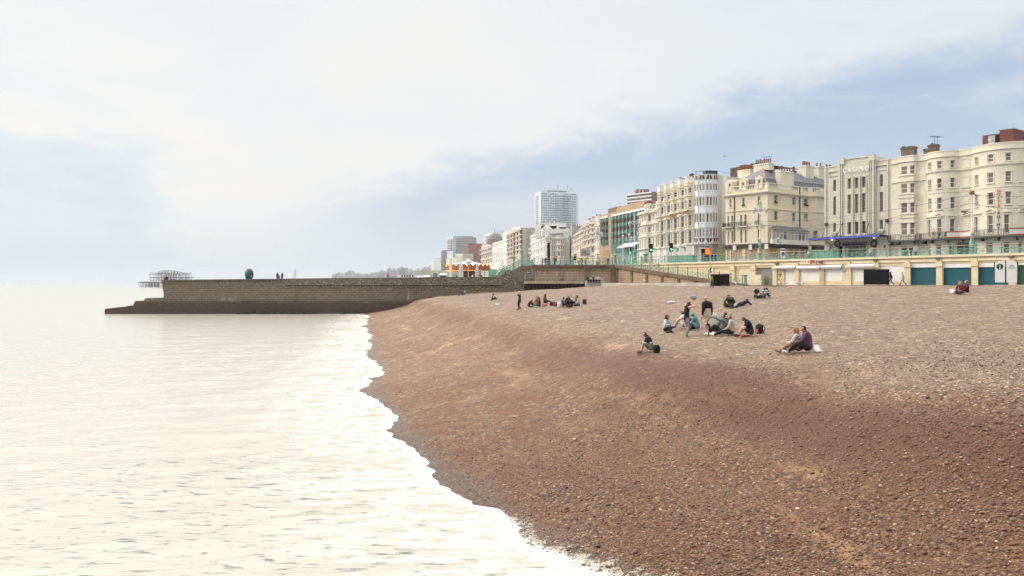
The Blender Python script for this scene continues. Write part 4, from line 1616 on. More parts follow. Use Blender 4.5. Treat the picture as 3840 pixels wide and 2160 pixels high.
yy = [600, 630, 661, 691, 721, 752, 783, 812, 843, 871, 903]
for ch, y in zip('HOSTELPOINT', yy):
 sign_text(sgn, ch, HB, u, HB.zz(K1, 1502, y-5), .60, .08, LR if y<760 else LDK, .14, .014, name = 'letter')
zr = ztp
q = FL(K1(1460)[0], 34)
rb = thing('roof_hut', 'dark red brick roof hut with an open doorway on the hostel roof', 'roof hut', (q.x, q.y, zr))
BR = bricks('hut_brick', (.17, .045, .04), (.11, .035, .03), (.12, .07, .06))
e_ = (DV.x, DV.y)
qa = FL(K1(1512)[0], 34)
zt2 = Z(K1(0, 104)[1], qa.y)
wl_ = (FL(K1(1630)[0], 34)-FL(K1(1520)[0], 34)).length
c0 = L(t_of(K1(1575)[0], 34), 36.2)
mb = MB()
mb.obox((c0.x, c0.y), e_, wl_*1.0, 5.4, zr-.3, zt2-.12)
mb.build('wall', BR, rb)
mb = MB()
mb.obox((c0.x, c0.y), e_, wl_+.2, 5.6, zt2-.118, zt2)
mb.build('roof', MATS['lead'], rb)
c1 = c0+DV*(wl_*.5+1.6)
mb = MB()
mb.obox((c1.x+.6, c1.y+.5), e_, 3.1, 4.0, zr-.3, zt2-.3)
mb.build('wall', bricks('hut_brick_2', (.20, .06, .05), (.13, .045, .04), (.13, .08, .07)), rb)
mb = MB()
q = c1-NV*1.65
mb.obox((q.x, q.y), e_, 1.0, .12, zr, zt2-.6)
mb.build('door', M('hut_door', (.34, .33, .31), .7), rb)
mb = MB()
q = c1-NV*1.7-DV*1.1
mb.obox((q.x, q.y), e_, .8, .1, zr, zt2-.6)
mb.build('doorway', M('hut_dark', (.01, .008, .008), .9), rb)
DB = bricks('stack_brick', (.17, .12, .085), (.11, .08, .06), (.16, .13, .10))
for(x0, x1, y0, y1, v, pots) in((735, 838, 240, 272, 35, 0), (950, 1018, 220, 262, 35, 0), (915, 1010, 248, 282, 33, 0)):
 a, b = FL(K1(x0)[0], v), FL(K1(x1)[0], v)
 c_ = (a+b)/2
 zt3 = Z(K1(0, y0)[1], c_.y)
 chimney(hb, (c_.x, c_.y), e_, (b-a).length, 1.2, zr-.3, zt3, pots, DB, MATS['terracotta'])
mb = MB()
for k in range(26):
 x = random.choice((random.uniform(735, 838), random.uniform(950, 1020)))
 q = FL(K1(x)[0], 35)
 zz = Z(K1(0, 238 if x<900 else 222)[1], q.y)
 mb.ball((q.x+random.uniform(-.4, .4), q.y+random.uniform(-.4, .4), zz+random.uniform(-.1, .15)), random.uniform(.1, .28), 5, 4)
mb.build('broken_stack_top', DB, hb)
a = FL(K1(990)[0], 36)
aerial(hb, (a.x, a.y), zr, Z(K1(0, 145)[1], a.y)-zr, (.7, .3))
a = FL(K1(1012)[0], 37)
aerial(hb, (a.x, a.y), zr, Z(K1(0, 150)[1], a.y)-zr, (.9, .1))
for x0, x1, y0 in((1632, 1670, 168), (1675, 1730, 150)):
 a, b = FL(K1(x0)[0], 38), FL(K1(x1)[0], 38)
 c_ = (a+b)/2
 chimney(hb, (c_.x, c_.y), e_, (b-a).length, 1.0, zr-.2, Z(K1(0, y0)[1], c_.y)-.2, 3, MATS['terracotta'], MATS['terracotta'])
 # casino
CA = Fac([FL(K1(108)[0]), FL(K1(641.5)[0])])
ca = thing('casino', 'pale stone art deco casino with tall narrow windows and stepped parapet', 'building', (CA.at(8).x, CA.at(8).y, ZB))
def ashlar():
 m, nt, b, g = newmat('ashlar')
 p = g.pos()
 x, y, zc = g.sep(p)
 t = g.new('ShaderNodeTexBrick')
 nt.links.new(g.comb(x*-.6+y*.8, zc, 0.0), t.inputs['Vector'])
 t.inputs['Scale'].default_value = 1.0
 t.inputs['Brick Width'].default_value = 1.15
 t.inputs['Row Height'].default_value = .52
 t.inputs['Mortar Size'].default_value = .018
 t.inputs['Color1'].default_value = (.56, .535, .44, 1)
 t.inputs['Color2'].default_value = (.51, .485, .395, 1)
 t.inputs['Mortar'].default_value = (.36, .34, .27, 1)
 st = g.noise(g.map(p, (1, 1, .12)), 1.0, 5, .65).ss(.5, .8)
 setin(nt, b, 'Base Color', g.mix(st*.35, t.outputs['Color'], (.42, .36, .27)))
 setin(nt, b, 'Roughness', .85)
 setin(nt, b, 'Normal', g.bump(E(nt, t.outputs['Fac']), -.3, .02))
 MATS['ashlar'] = m
 return m
ASH = ashlar()
z = lambda y, x = 302:CA.zz(K1, x, y)
zw = CA.zz(K1, 180, 393)
zc_ = CA.zz(K1, 385, 328)
cen = grid(CA, K1, [(302, 331), (360, 389), (416, 447)], [(490, 573), (620, 770), (838, 933)], 302)
sid = grid(CA, K1, [(180, 202), (553, 578)], [(500, 588), (632, 780), (846, 915)], 190)
slot = [(CA.uu(K1, 148), CA.uu(K1, 224), CA.zz(K1, 180, 462), CA.zz(K1, 180, 436)), (CA.uu(K1, 520), CA.uu(K1, 608), CA.zz(K1, 560, 415), CA.zz(K1, 560, 386))]
u1, u2 = CA.uu(K1, 228), CA.uu(K1, 524)
doorz = CA.zz(K1, 360, 1028)
ent = [(CA.uu(K1, 283), CA.uu(K1, 462), ZB+.1, doorz), (CA.uu(K1, 228), CA.uu(K1, 262), ZB+.1, doorz+.1)]
mb = MB()
CA.wall(mb, 0, u1, ZB, zw, sid+slot+ent, 0, .3)
CA.wall(mb, u1, u2, ZB, zc_, cen+ent, .35, .6)
CA.wall(mb, u2, CA.len, ZB, zw, sid+slot+ent, 0, .3)
for uu_, s_ in((u1, 0), (u2, 0)):
 a, b = CA.at(uu_, 0), CA.at(uu_, .35)
 mb.quad((a.x, a.y, ZB), (b.x, b.y, ZB), (b.x, b.y, zc_), (a.x, a.y, zc_))
 c_ = CA.at(uu_, -3)
 mb.quad((a.x, a.y, zw), (a.x, a.y, zc_), (c_.x, c_.y, zc_), (c_.x, c_.y, zw))
CA.close(mb, 0, CA.len, ZB, zw, backpts(CA, 16))
a, b, c_, d_ = CA.at(u1, .35), CA.at(u2, .35), CA.at(u2, -3), CA.at(u1, -3)
mb.quad((a.x, a.y, zc_), (b.x, b.y, zc_), (c_.x, c_.y, zc_), (d_.x, d_.y, zc_))
mb.quad((d_.x, d_.y, zw), (c_.x, c_.y, zw), (c_.x, c_.y, zc_), (d_.x, d_.y, zc_))
mb.build('wall', ASH, ca)
for a in cen:
 window(ca, CA, a, 'sash', .12, MATS['dark_frame'], GLASS[3] if a[2]>z(780) else GLASS[1])
for a in sid:
 window(ca, CA, a, 'sash', .2, MATS['dark_frame'], GLASS[1])
for(x0, x1) in((232, 250), (256, 264), (345, 352), (401, 408), (455, 462), (470, 480), (486, 494), (502, 518)):
 mb = MB()
 CA.band(mb, CA.uu(K1, x0), CA.uu(K1, x1), z(940), z(478) if x0>270 and x0<460 else z(372), .353, .62)
 mb.build('pilaster', ASH, ca)
mb = MB()
for(x0, x1) in((245, 282), (478, 524)):
 CA.band(mb, CA.uu(K1, x0), CA.uu(K1, x1), zc_-.8, zc_+.35, .1, .7)
CA.band(mb, u1+.1, u2-.1, zc_-.02, zc_+.18, -.1, .5)
CA.band(mb, .02, u1-.05, zw-.1, zw+.16, -.3, .12)
CA.band(mb, u2+.05, CA.len-.02, zw-.1, zw+.16, -.3, .12)
mb.build('parapet', ASH, ca)
for(x0, x1) in((168, 212), (540, 592)):
 mb = MB()
 CA.band(mb, CA.uu(K1, x0), CA.uu(K1, x1), z(932, 190), z(920, 190), .002, .45)
 CA.band(mb, CA.uu(K1, x0+5), CA.uu(K1, x1-5), z(945, 190), z(932, 190)-.003, .002, .3)
 mb.build('balconette', ASH, ca)
for(x0, x1) in((118, 128), (614, 624)):
 mb = MB()
 CA.band(mb, CA.uu(K1, x0), CA.uu(K1, x1), ZB, zw-.12, .002, .2)
 mb.build('pilaster', ASH, ca)
for a in slot:
 mb = MB()
 CA.band(mb, a[0]-.2, a[1]+.2, a[2]-.25, a[2]-.002, .002, .12)
 CA.band(mb, a[0]-.2, a[1]+.2, a[3]+.002, a[3]+.2, .002, .12)
 mb.build('roof_slot', ASH, ca)
 mb = MB()
 CA.band(mb, a[0]+.01, a[1]-.01, a[2], a[3], -.29, -.26)
 mb.build('slot_back', M('slot_light', (.72, .70, .66), .6), ca)
me_sz = CA.zz(K1, 365, 398)-CA.zz(K1, 365, 436)
sg = thing('casino_sign', 'large white raised letters spelling CASINO on the parapet', 'sign', (CA.at(CA.uu(K1, 365)).x, CA.at(CA.uu(K1, 365)).y, CA.zz(K1, 365, 440)))
LW = M('letter_white', (.86, .86, .84), .45, .03)
for ch, x, y in zip('CASINO', (275, 313, 348, 375, 410, 452), (443, 439, 436, 433, 430, 425)):
 sign_text(sg, ch, CA, CA.uu(K1, x, .62), CA.zz(K1, x, y, .62), me_sz*1.36, .16, LW, .74, .0, .80, 'letter')
zcan = CA.zz(K1, 340, 972)
ua, ub_ = -1.0, CA.len-.15
mb = MB()
CA.band(mb, ua, ub_, zcan-.05, zcan+.35, .40, 3.6)
can = mb.build('canopy', M('canopy_blue', (.012, .014, .06), .4, .1), ca)
NE = emit('neon_blue', (.16, .19, .85), .4)
mb = MB()
for dz, oo in((.05, 3.64), (.20, 3.64)):
 q0, q1 = CA.at(ua, oo), CA.at(ub_, oo)
 mb.tube([(q0.x, q0.y, zcan+dz), (q1.x, q1.y, zcan+dz)], .032, 6)
q0, q1 = CA.at(ua-.04, .5), CA.at(ua-.04, 3.6)
mb.tube([(q0.x, q0.y, zcan+.12), (q1.x, q1.y, zcan+.12)], .05, 6)
mb.build('neon_tube', NE, can)
mb = MB()
CA.band(mb, ua+.02, ub_-.02, zcan-.012-.05, zcan-.052, .45, 3.55)
mb.build('soffit', M('soffit', (.45, .42, .40), .6), can)
for x in(170, 507):
 q = CA.at(CA.uu(K1, x, 2.6), 2.6)
 mb = MB()
 mb.lathe([(.16, -.1), (.16, 0)], (q.x, q.y, zcan-.065), 10)
 mb.build('downlight', emit('warm_lamp', (1.0, .75, .4), 4.0), can)
for(x, y, xb) in((133, 855, 92), (257, 848, 213), (478, 833, 434), (619, 825, 575)):
 p_ = CA.uu(K1, x)
 q = CA.at(p_, .4)
 zz = CA.zz(K1, x, y)
 mb = MB()
 mb.obox((q.x, q.y), e_, .5, .3, zz-.3, zz+.25)
 hb_ = mb.build('tie_plate', MATS['dark_metal'], ca)
 mb = MB()
 b_ = CA.at(CA.uu(K1, xb, 3.2), 3.2)
 mb.tube([(q.x, q.y, zz), (b_.x, b_.y, zcan+.3)], .05, 5)
 mb.build('tie_rod', MATS['dark_metal'], ca)
mb = MB()
CA.band(mb, ent[0][0]+.02, ent[0][1]-.02, ent[0][2], ent[0][3], .36-.6, .36-.5)
mb.build('entrance_glass', GLASS[1], ca)
mb = MB()
for k in range(7):
 u = ent[0][0]+(ent[0][1]-ent[0][0])*k/6
 CA.band(mb, max(u-.06, ent[0][0]+.02), min(u+.06, ent[0][1]-.02), ent[0][2], ent[0][3], -.138, -.05)
CA.band(mb, ent[0][0]+.6, ent[0][1]-2.2, ent[0][2]+.02, ent[0][2]+1.9, -.137, -.10)
mb.build('entrance_frame', MATS['dark_frame'], ca)
mb = MB()
zf0, zf1 = CA.zz(K1, 360, 1024), CA.zz(K1, 360, 998)
CA.band(mb, CA.uu(K1, 268), CA.uu(K1, 458), zf0, zf1, .36, .55)
fb = mb.build('fascia_sign', M('fascia_black', (.012, .012, .014), .5), ca)
sign_text(fb, 'CASINO BAR SLOTS POKER FOOD', CA, CA.uu(K1, 363), zf0+.22, .62, .04, M('letter_grey', (.30, .29, .27), .6), .57, .0, .92)
for x in(225, 514):
 q = CA.at(CA.uu(K1, x), .45)
 zz = CA.zz(K1, x, 1010)
 mb = MB()
 e3 = Vector((DV.x, DV.y, 0))
 mb.tube([(q.x+e3.x*.5*math.cos(t), q.y+e3.y*.5*math.cos(t), zz+.5*math.sin(t)) for t in[i*math.pi/6 for i in range(13)]], .17, 6, False)
 mb.build('wreath', M('wreath', (.10, .085, .07), .8, .4, 5), ca)
mb = MB()
CA.band(mb, .3, CA.uu(K1, 158), ZB, z(1015, 140), .21, .35)
mb.build('base_panel', TRIM, ca)
mb = MB()
CA.band(mb, CA.uu(K1, 530), CA.len-.2, ZB, z(985, 560), .21, .3)
mb.build('base_panel', TRIM, ca)
mb = MB()
CA.band(mb, CA.uu(K1, 592), CA.uu(K1, 607), z(1045, 600), z(1020, 600), .31, .36)
mb.build('notice', M('notice_red', (.45, .06, .05), .6), ca)
# corner pub
C0 = FL(K2b(960)[0])
cpts = [tuple(L(t_of(K2b(150)[0], 30), 37)), tuple(L(t_of(K2b(150)[0], 30)+.2, 33)), tuple(L(t_of(K2b(160)[0], 30), 31.2)), tuple(L(t_of(K2b(180)[0], 30), 30.35)), tuple(L(t_of(K2b(215)[0], 30), 30))]
cpts = cpts[1:]+[tuple(C0), tuple(C0+NV*13.6), tuple(C0+NV*15.2-DV*.0-DV*1.2), tuple(C0+NV*24-DV*1.2)]
PB = Fac(cpts)
pb_ = thing('corner_pub', 'cream corner pub with slate mansard roof, balustrade and boarded ground floor', 'building', (C0.x, C0.y, ZB))
uc = PB.u[4]
z = lambda y, K = K2b, x = 962:PB.zz(K, x, y)
zpar = z(690)
rA = [(828, 978)]
left1 = grid(PB, K2b, [(268, 302), (500, 542), (780, 826)], [(850, 1000)], 800)
rt = grid(PB, K2b, [(1079, 1137), (1405, 1462), (1612, 1690)], [(830, 975)], 1105)
left2 = grid(PB, K2b, [(232, 262), (302, 338), (462, 494), (540, 577), (780, 815)], [(1158, 1370)], 800)
rt2 = grid(PB, K2b, [(1079, 1135), (1405, 1457)], [(1112, 1285)], 1105)
vent = grid(PB, K2b, [(1610, 1690)], [(1166, 1272)], 1650)
left3 = grid(PB, K2c, [(235, 262), (304, 340), (462, 495), (545, 578), (780, 815)], [(292, 520)], 800)
rt3 = grid(PB, K2c, [(1786, 1865)], [(312, 512)], 1820)
zsh = z(545, K2c, 945)
zfas = z(620, K2c, 945)
brd = grid(PB, K2c, [(218, 272), (300, 360), (436, 500), (556, 634), (708, 778), (850, 905)], [(640, 820)], 800)
brdr = grid(PB, K2c, [(992, 1132), (1215, 1292), (1332, 1405), (1442, 1512), (1555, 1625), (1728, 1830)], [(632, 800)], 1100)
allo = left1+rt+left2+rt2+vent+left3+rt3+brd+brdr
mb = MB()
PB.wall(mb, 0, PB.len, ZB, zpar, allo, 0, .28)
PB.close(mb, 0, PB.len, ZB, zpar, [tuple(L(t_of(K2b(150)[0], 30)+.2, 54))])
mb.build('wall', CREAM2, pb_)
for a in left1+rt+rt2+left2+left3:
 window(pb_, PB, a, 'sash', .2, glass = GLASS[random.choice((0, 0, 1))])
window(pb_, PB, rt3[0], 'cross', .2, glass = GLASS[0])
mb = MB()
PB.band(mb, vent[0][0], vent[0][1], vent[0][2], vent[0][3], -.2, -.1)
mb.build('vent_louvre', lines('vent_louvre_m', (.34, .33, .31), (.2, .19, .18), .2, 2), pb_)
for a in brd+brdr:
 mb = MB()
 PB.band(mb, a[0]+.02, a[1]-.02, a[2], a[3], -.2, -.12)
 mb.build('boarded_window', M('chipboard', (.50, .29, .12), .85, .25, 3, .2, 20, .2, .4, scol = (.33, .18, .08)), pb_)
for a in left1+rt+rt2+vent:
 sur1(pb_, PB, a, .10, .04)
for a in left2+left3+rt3:
 sur1(pb_, PB, a, .10, .05, sill = False)
mb = MB()
zc1 = z(770)
PB.band(mb, 0, PB.len, zc1-.25, zc1, .002, .30, .55)
PB.band(mb, 0, PB.len, zc1+.002, zc1+.14, .002, .58)
zs1_ = z(1072)
PB.band(mb, 0, PB.len, zs1_-.14, zs1_, .002, .12, .2)
PB.band(mb, 0, PB.len, z(1368)-.08, z(1368), .002, .07)
PB.band(mb, 0, PB.len, z(860)-.05, z(860), .002, .04)
PB.band(mb, 0, PB.len, zpar-.1, zpar+.08, -.35, .06)
mb.build('cornice', TRIM, pb_)
zb0 = zpar+.08
ztopb = z(604)
spans = [(K2b, 342, 450), (K2b, 582, 735), (K2b, 872, 918), (K2b, 990, 1142), (K2b, 1400, 1505), (K2b, 1605, 1690), (K2b, 1765, 1905)]
mb = MB()
prev = 0.0
for(K, x0, x1) in spans:
 a, b = PB.uu(K, x0), PB.uu(K, x1)
 PB.band(mb, prev, a, zb0, ztopb-.12, -.32, .02)
 n = max(3, int((b-a)/.38))
 for k in range(n):
  q = PB.at(a+(b-a)*(k+.5)/n, -.15)
  mb.lathe([(.06, 0), (.12, .2), (.05, .5), (.1, ztopb-zb0-.12)], (q.x, q.y, zb0), 6)
 prev = b
PB.band(mb, prev, PB.len, zb0, ztopb-.12, -.32, .02)
PB.band(mb, 0, PB.len, ztopb-.118, ztopb+.06, -.36, .08)
mb.build('balustrade', TRIM, pb_)
zm1 = z(490, K2b, 970)
zm2 = z(362, K2b, 985)+1.0
inn = lambda u, o:PB.at(u, o)
mb = MB()
ul = PB.uu(K2b, 200)
uE = PB.len-.1
A = [inn(ul, -.9), inn(uc, -.9), inn(uE, -.9)]
B = [inn(ul, -2.0), inn(uc, -2.0), inn(uE, -2.0)]
Cc = [inn(ul, -5.6)+NV*1.0, C0+DV*5.0+NV*5.4, inn(uE, -5.2)]
Dd = [inn(ul, -9)+NV*1, C0+DV*10.6+NV*12, inn(uE, -10)]
for i in range(2):
 mb.quad((*A[i], zb0-.3), (*A[i+1], zb0-.3), (*B[i+1], zm1), (*B[i], zm1))
 mb.quad((*B[i], zm1), (*B[i+1], zm1), (*Cc[i+1], zm2), (*Cc[i], zm2-.3 if i == 0 else zm2))
 mb.quad((*Cc[i], zm2-.3 if i == 0 else zm2), (*Cc[i+1], zm2), (*Dd[i+1], zm2-.1), (*Dd[i], zm2-.3))
rf = mb.build('roof', MATS['slate'], pb_)
mb = MB()
mb.tube([(*B[0], zm1+.03), (*B[1], zm1+.03), (*B[2], zm1+.03)], .09, 5)
mb.tube([(*A[1], zb0-.2), (*B[1], zm1+.05)], .16, 5)
mb.build('lead_roll', MATS['lead'], rf)
mb = MB()
mb.tube([(*B[1], zm1+.06), (*Cc[1], zm2+.06)], .2, 5)
mb.build('hip_tile', M('hip_tile', (.36, .17, .08), .85, .3, 3), rf)
for(x0, x1, yt, ym, yb, wx0, wx1, wy0, wy1) in((232, 335, 560, 600, 760, 258, 298, 655, 752), (462, 580, 522, 575, 740, 495, 540, 618, 718), (742, 865, 478, 525, 700, 782, 828, 570, 680)):
 a, b = PB.uu(K2b, x0, -.3), PB.uu(K2b, x1, -.3)
 zt_d, zm_d = PB.zz(K2b, x0, yt, -.3), PB.zz(K2b, x0, ym, -.3)
 op = (PB.uu(K2b, wx0), PB.uu(K2b, wx1), max(zb0+.15, PB.zz(K2b, wx0, wy1)), PB.zz(K2b, wx0, wy0))
 op = (op[0], op[1], zm_d-2.35, zm_d-.35)
 mb = MB()
 PB.wall(mb, a, b, zb0-.1, zm_d, [op], .12, .22)
 q0, q1 = PB.at(a, .12), PB.at(b, .12)
 r0, r1 = PB.at(a, -2.6), PB.at(b, -2.6)
 qm, rm = (q0+q1)/2, (r0+r1)/2
 mb.add([(*q0, zm_d), (*q1, zm_d), (*qm, zt_d)], [(0, 1, 2)])
 mb.quad((*q0, zb0-.1), (*r0, zb0-.1), (*r0, zm_d), (*q0, zm_d))
 mb.quad((*q1, zb0-.1), (*r1, zb0-.1), (*r1, zm_d), (*q1, zm_d))
 mb.quad((*q0, zm_d), (*qm, zt_d), (*rm, zt_d), (*r0, zm_d))
 mb.quad((*q1, zm_d), (*qm, zt_d), (*rm, zt_d), (*r1, zm_d))
 dm = mb.build('dormer', CREAM2, pb_)
 window(dm, PB, op, 'sash', .1, glass = GLASS[1], o = .12)
for(x0, x1, y0, yb, v, dp, pots) in((745, 1025, 265, 490, 37.5, 1.6, 8), (455, 680, 375, 490, 43, 1.6, 9), (1585, 1730, 305, 510, 0, 1.8, 5), (1815, 1950, 325, 510, 0, 1.8, 2), (1145, 1385, 402, 640, -1, 1.2, 5)):
 if v>1:
  a, b = FL(K2b(x0)[0], v), FL(K2b(x1)[0], v)
  c_ = (a+b)/2
  ee, w_ = DV, (b-a).length
 else:
  oo = -1.2 if v<0 else-5.0
  ua, ub_ = PB.uu(K2b, x0, oo), PB.uu(K2b, x1, oo)
  a, b = PB.at(ua, oo), PB.at(ub_, oo)
  c_ = (a+b)/2
  ee, w_ = NV, (b-a).length
  if v == 0:
   w_ = min(w_, 3.6)
 chimney(pb_, (c_.x, c_.y), ee, w_, dp, zpar-.3, Z(K2b(0, y0)[1], c_.y), pots, CREAM, MATS['terracotta'])
for(x, y0) in((1430, 320), (1770, 330), (1960, 300), (2030, 290), (2090, 295)):
 oo = -8.5
 q = PB.at(PB.uu(K2b, x, oo), oo)
 chimney(pb_, (q.x, q.y), NV, .9, .8, zm2-2, Z(K2b(0, y0)[1], q.y)-.9, 2, MATS['terracotta'], MATS['terracotta'])
q = FL(K2b(935)[0], 38.5)
aerial(pb_, (q.x, q.y), Z(K2b(0, 265)[1], q.y), Z(K2b(0, 130)[1], q.y)-Z(K2b(0, 265)[1], q.y))
oa, ob = PB.uu(K2c, 985), PB.uu(K2c, 1690)
zo0, zo1 = PB.zz(K2c, 1300, 525), PB.zz(K2c, 1300, 318)
ORp = [PB.at(oa+.1, 0), PB.at(oa+.5, 1.1), PB.at(ob-.8, 1.1), PB.at(ob-.2, 0)]
OR = Fac([tuple(q) for q in ORp])
oo = MB()
n1 = 2
ows = []
for i in range(3):
 ua, ub_ = OR.u[i], OR.u[i+1]
 n = 10 if i == 1 else 1
 for k in range(n):
  wa = ua+(ub_-ua)*k/n
  wb = ua+(ub_-ua)*(k+1)/n
  ows.append((wa+.08, wb-.08, zo0+.35, zo1-.15))
OR.wall(oo, 0, OR.len, zo0-.35, zo1, ows, 0, .12)
OR.close(oo, 0, OR.len, zo0-.35, zo1, [tuple(PB.at(ob, -.05)), tuple(PB.at(oa, -.05))])
ori = oo.build('oriel_window', WHITE, pb_)
for a in ows:
 window(ori, OR, a, 'plain', .05, glass = random.choice((PALE_GLASS, PALE_GLASS, GLASS[0], GLASS[3])), name = 'window')
mb = MB()
OR.band(mb, 0, OR.len, zo1-.8, zo1-.7, .002, .06)
OR.band(mb, 0, OR.len, zo0-.5, zo0-.352, -.1, .12)
mb.build('transom', WHITE, ori)
mb = MB()
zo2 = PB.zz(K2c, 1100, 222)
t0 = [OR.p[0]+OR.m[0]*.3, OR.p[1]+OR.m[1]*.3, OR.p[2]+OR.m[2]*.3, OR.p[3]+OR.m[3]*.3]
r0, r1 = PB.at(oa+1.6, .03), PB.at(ob-2.2, .03)
b0q, b1q = PB.at(oa-.1, .03), PB.at(ob+.05, .03)
mb.add([(*b0q, zo1), (*t0[1], zo1), (*t0[2], zo1), (*b1q, zo1), (*r0, zo2), (*r1, zo2)], [(0, 1, 4), (1, 2, 5, 4), (2, 3, 5), (0, 4, 5, 3), (0, 3, 2, 1)])
mb.build('oriel_roof', MATS['slate'], ori)
mb = MB()
PB.band(mb, PB.u[1], PB.len-3, zsh-.3, zsh, .002, .35, .6)
PB.band(mb, PB.u[1], PB.len-3, zsh+.002, zsh+.1, .002, .62)
mb.build('shop_cornice', M('shop_cornice', (.24, .20, .19), .7, .15), pb_)
mb = MB()
PB.band(mb, PB.u[1], PB.len-3, zfas, zsh-.302, .002, .18)
mb.build('fascia', M('fascia_dark', (.075, .055, .05), .6, .35, 4), pb_)
for x in(185, 385, 655, 928, 1690):
 u = PB.uu(K2c, x)
 mb = MB()
 PB.band(mb, u-.28, u+.28, ZB, zfas-.3, .003, .22)
 mb.build('shop_pilaster', M('shop_pilaster', (.30, .25, .27), .7, .15), pb_)
 mb = MB()
 PB.band(mb, u-.38, u+.38, zfas-.298, zsh-.1, .19, .5)
 mb.build('console', TRIM, pb_)
for(x0, x1) in((190, 350), (405, 592), (728, 818)):
 a, b = PB.uu(K2b, x0), PB.uu(K2b, x1)
 zz = PB.zz(K2b, 800, 1375)
 mb = MB()
 PB.band(mb, a, b, zz-.18, zz, .003, .75)
 bb = mb.build('balcony', TRIM, pb_)
 mb = MB()
 for(za, zc2) in((.05, .1), (.85, .92)):
  PB.band(mb, a+.02, b-.02, zz+za, zz+zc2, .64, .70)
 n = int((b-a)/.2)
 for k in range(n+1):
  q = PB.at(a+.05+(b-a-.1)*k/n, .67)
  q2 = PB.at(a+.05+(b-a-.1)*(k+(.9 if k%2 else-.9))/n, .67)
  mb.tube([(*q, zz), (*q, zz+.9)], .03, 4)
  mb.tube([(*q, zz+.1), (*q2, zz+.8)], .025, 4)
 for u in(a+.03, b-.03):
  q0, q1 = PB.at(u, .02), PB.at(u, .67)
  for h_ in(.08, .88):
   mb.tube([(*q0, zz+h_), (*q1, zz+h_)], .03, 4)
 mb.build('balcony_railing', MATS['dark_metal'], bb)
mb = MB()
for(x, zt4, zb4) in((360, z(880, K2b, 800)+3.0, z(480, K2c, 800)), ):
 u = PB.uu(K2b, x)
 q = PB.at(u, .12)
 mb.tube([(*q, zc1-.2), (*q, zb4)], .09, 6)
u = PB.uu(K2b, 1537)
q = PB.at(u, .12)
mb.tube([(*q, ztopb), (*q, zo1+.8)], .11, 6)
mb.build('drainpipe', MATS['dark_metal'], pb_)
for a in(left1[1], left1[2], rt[0], rt[2]):
 mb = MB()
 for k in range(9):
  q = PB.at(a[0]+(a[1]-a[0])*(k+.5)/9, .22)
  mb.ball((*q, a[2]+.08+random.uniform(0, .1)), random.uniform(.10, .17), 6, 4)
 mb.build('window_box', M('leaf_dark', (.035, .05, .025), .9, .5, 8), pb_)
a, b = FL(K2b(283)[0], 58), FL(K2b(1085)[0], 58)
zbk0, zbk1 = ROAD, Z(K2b(0, 300)[1], (a.y+b.y)/2)
BK = Fac([tuple(a), tuple(b)])
bk = thing('rear_block', 'dark brown flat-topped block rising behind the pub chimneys', 'building', (a.x, a.y, ROAD))
mb = MB()
n = 14
us = [BK.len*i/n for i in range(n+1)]
top = lambda u:Z(K2b(0, np.interp(BK.len and u/BK.len*802+283, [283, 384, 390, 600, 740, 1020, 1085], [362, 345, 322, 288, 272, 290, 292]))[1], BK.at(u).y)
for i in range(n):
 p0_, p1_ = BK.at(us[i]), BK.at(us[i+1])
 r0_, r1_ = p0_+NV*12, p1_+NV*12
 mb.quad((*p0_, ROAD), (*p1_, ROAD), (*p1_, top(us[i+1])), (*p0_, top(us[i])))
 mb.quad((*p0_, top(us[i])), (*p1_, top(us[i+1])), (*r1_, top(us[i+1])), (*r0_, top(us[i])))
mb.quad((*BK.at(0), ROAD), (*(BK.at(0)+NV*12), ROAD), (*(BK.at(0)+NV*12), top(0)), (*BK.at(0), top(0)))
mb.build('wall', M('dark_cladding', (.085, .065, .055), .8, .2, 1.5), bk)
mb = MB()
BK.band(mb, 0, BK.len*.1, top(0), top(0)+.3, -1, .1)
for x in(430, 480, 620, 700):
 q = BK.at(BK.uu(K2b, x), -1.5)
 mb.obox((q.x, q.y), NV, .9, .9, top(BK.uu(K2b, x))-.2, top(BK.uu(K2b, x))+.5)
mb.build('roof_plant', MATS['lead_dark'], bk)
# hotel with the polygonal white tower
Dl, Dr = 198.0, 176.0
q0, q1 = W(K6(275)[0], Dl), W(K6(770)[0], Dr)
dq = (q0-q1).normalized()
nq = Vector((dq.y, -dq.x))
QF_pts = []
Lq = (q1-q0).length
edge_ = (q1-q0).normalized()
outn = Vector((edge_.y, -edge_.x))
nb = 5
for i in range(nb):
 f0 = i/nb
 w = Lq/nb
 for(df, o) in((0.0, 0), (.10, 0), (.28, .95), (.68, .95), (.86, 0)):
  if i == 0 and df == 0.0:
   QF_pts.append(tuple(q0))
   continue
  if df == 0.0:
   continue
  QF_pts.append(tuple(q0+edge_*(w*(i+df))+outn*o))
QF_pts.append(tuple(q1))
QF = Fac(QF_pts)
qh = thing('bay_fronted_hotel', 'cream hotel of many canted bays ending in a white faceted tower', 'building', (q1.x, q1.y, ZB))
z = lambda y:Z(K6(0, y)[1], Dr)
ztop_q = z(232)
floors = [(300, 402), (462, 588), (708, 862), (905, 1108)]
floors = [(312, 385), (482, 596), (700, 862), (918, 1110)]
ops = []
us = QF.u
for i in range(len(us)-1):
 L_ = us[i+1]-us[i]
 if L_<.5:
  continue
 m_ = (us[i]+us[i+1])/2
 hw = min(.48, L_*.28)
 for(ya, yb) in floors:
  ops.append((m_-hw, m_+hw, z(yb), z(ya)))
arc = []
for i in range(nb*2):
 u = QF.len*(i+.5)/(nb*2)
 arc.append((u-.75, u+.75, ZB+.05, z(1190)))
mb = MB()
QF.wall(mb, 0, QF.len, ZB, ztop_q, ops+arc, 0, .2)
QF.close(mb, 0, QF.len, ZB, ztop_q, [tuple(q1+nq*14), tuple(q0+nq*14)])
mb.build('wall', CREAM2, qh)
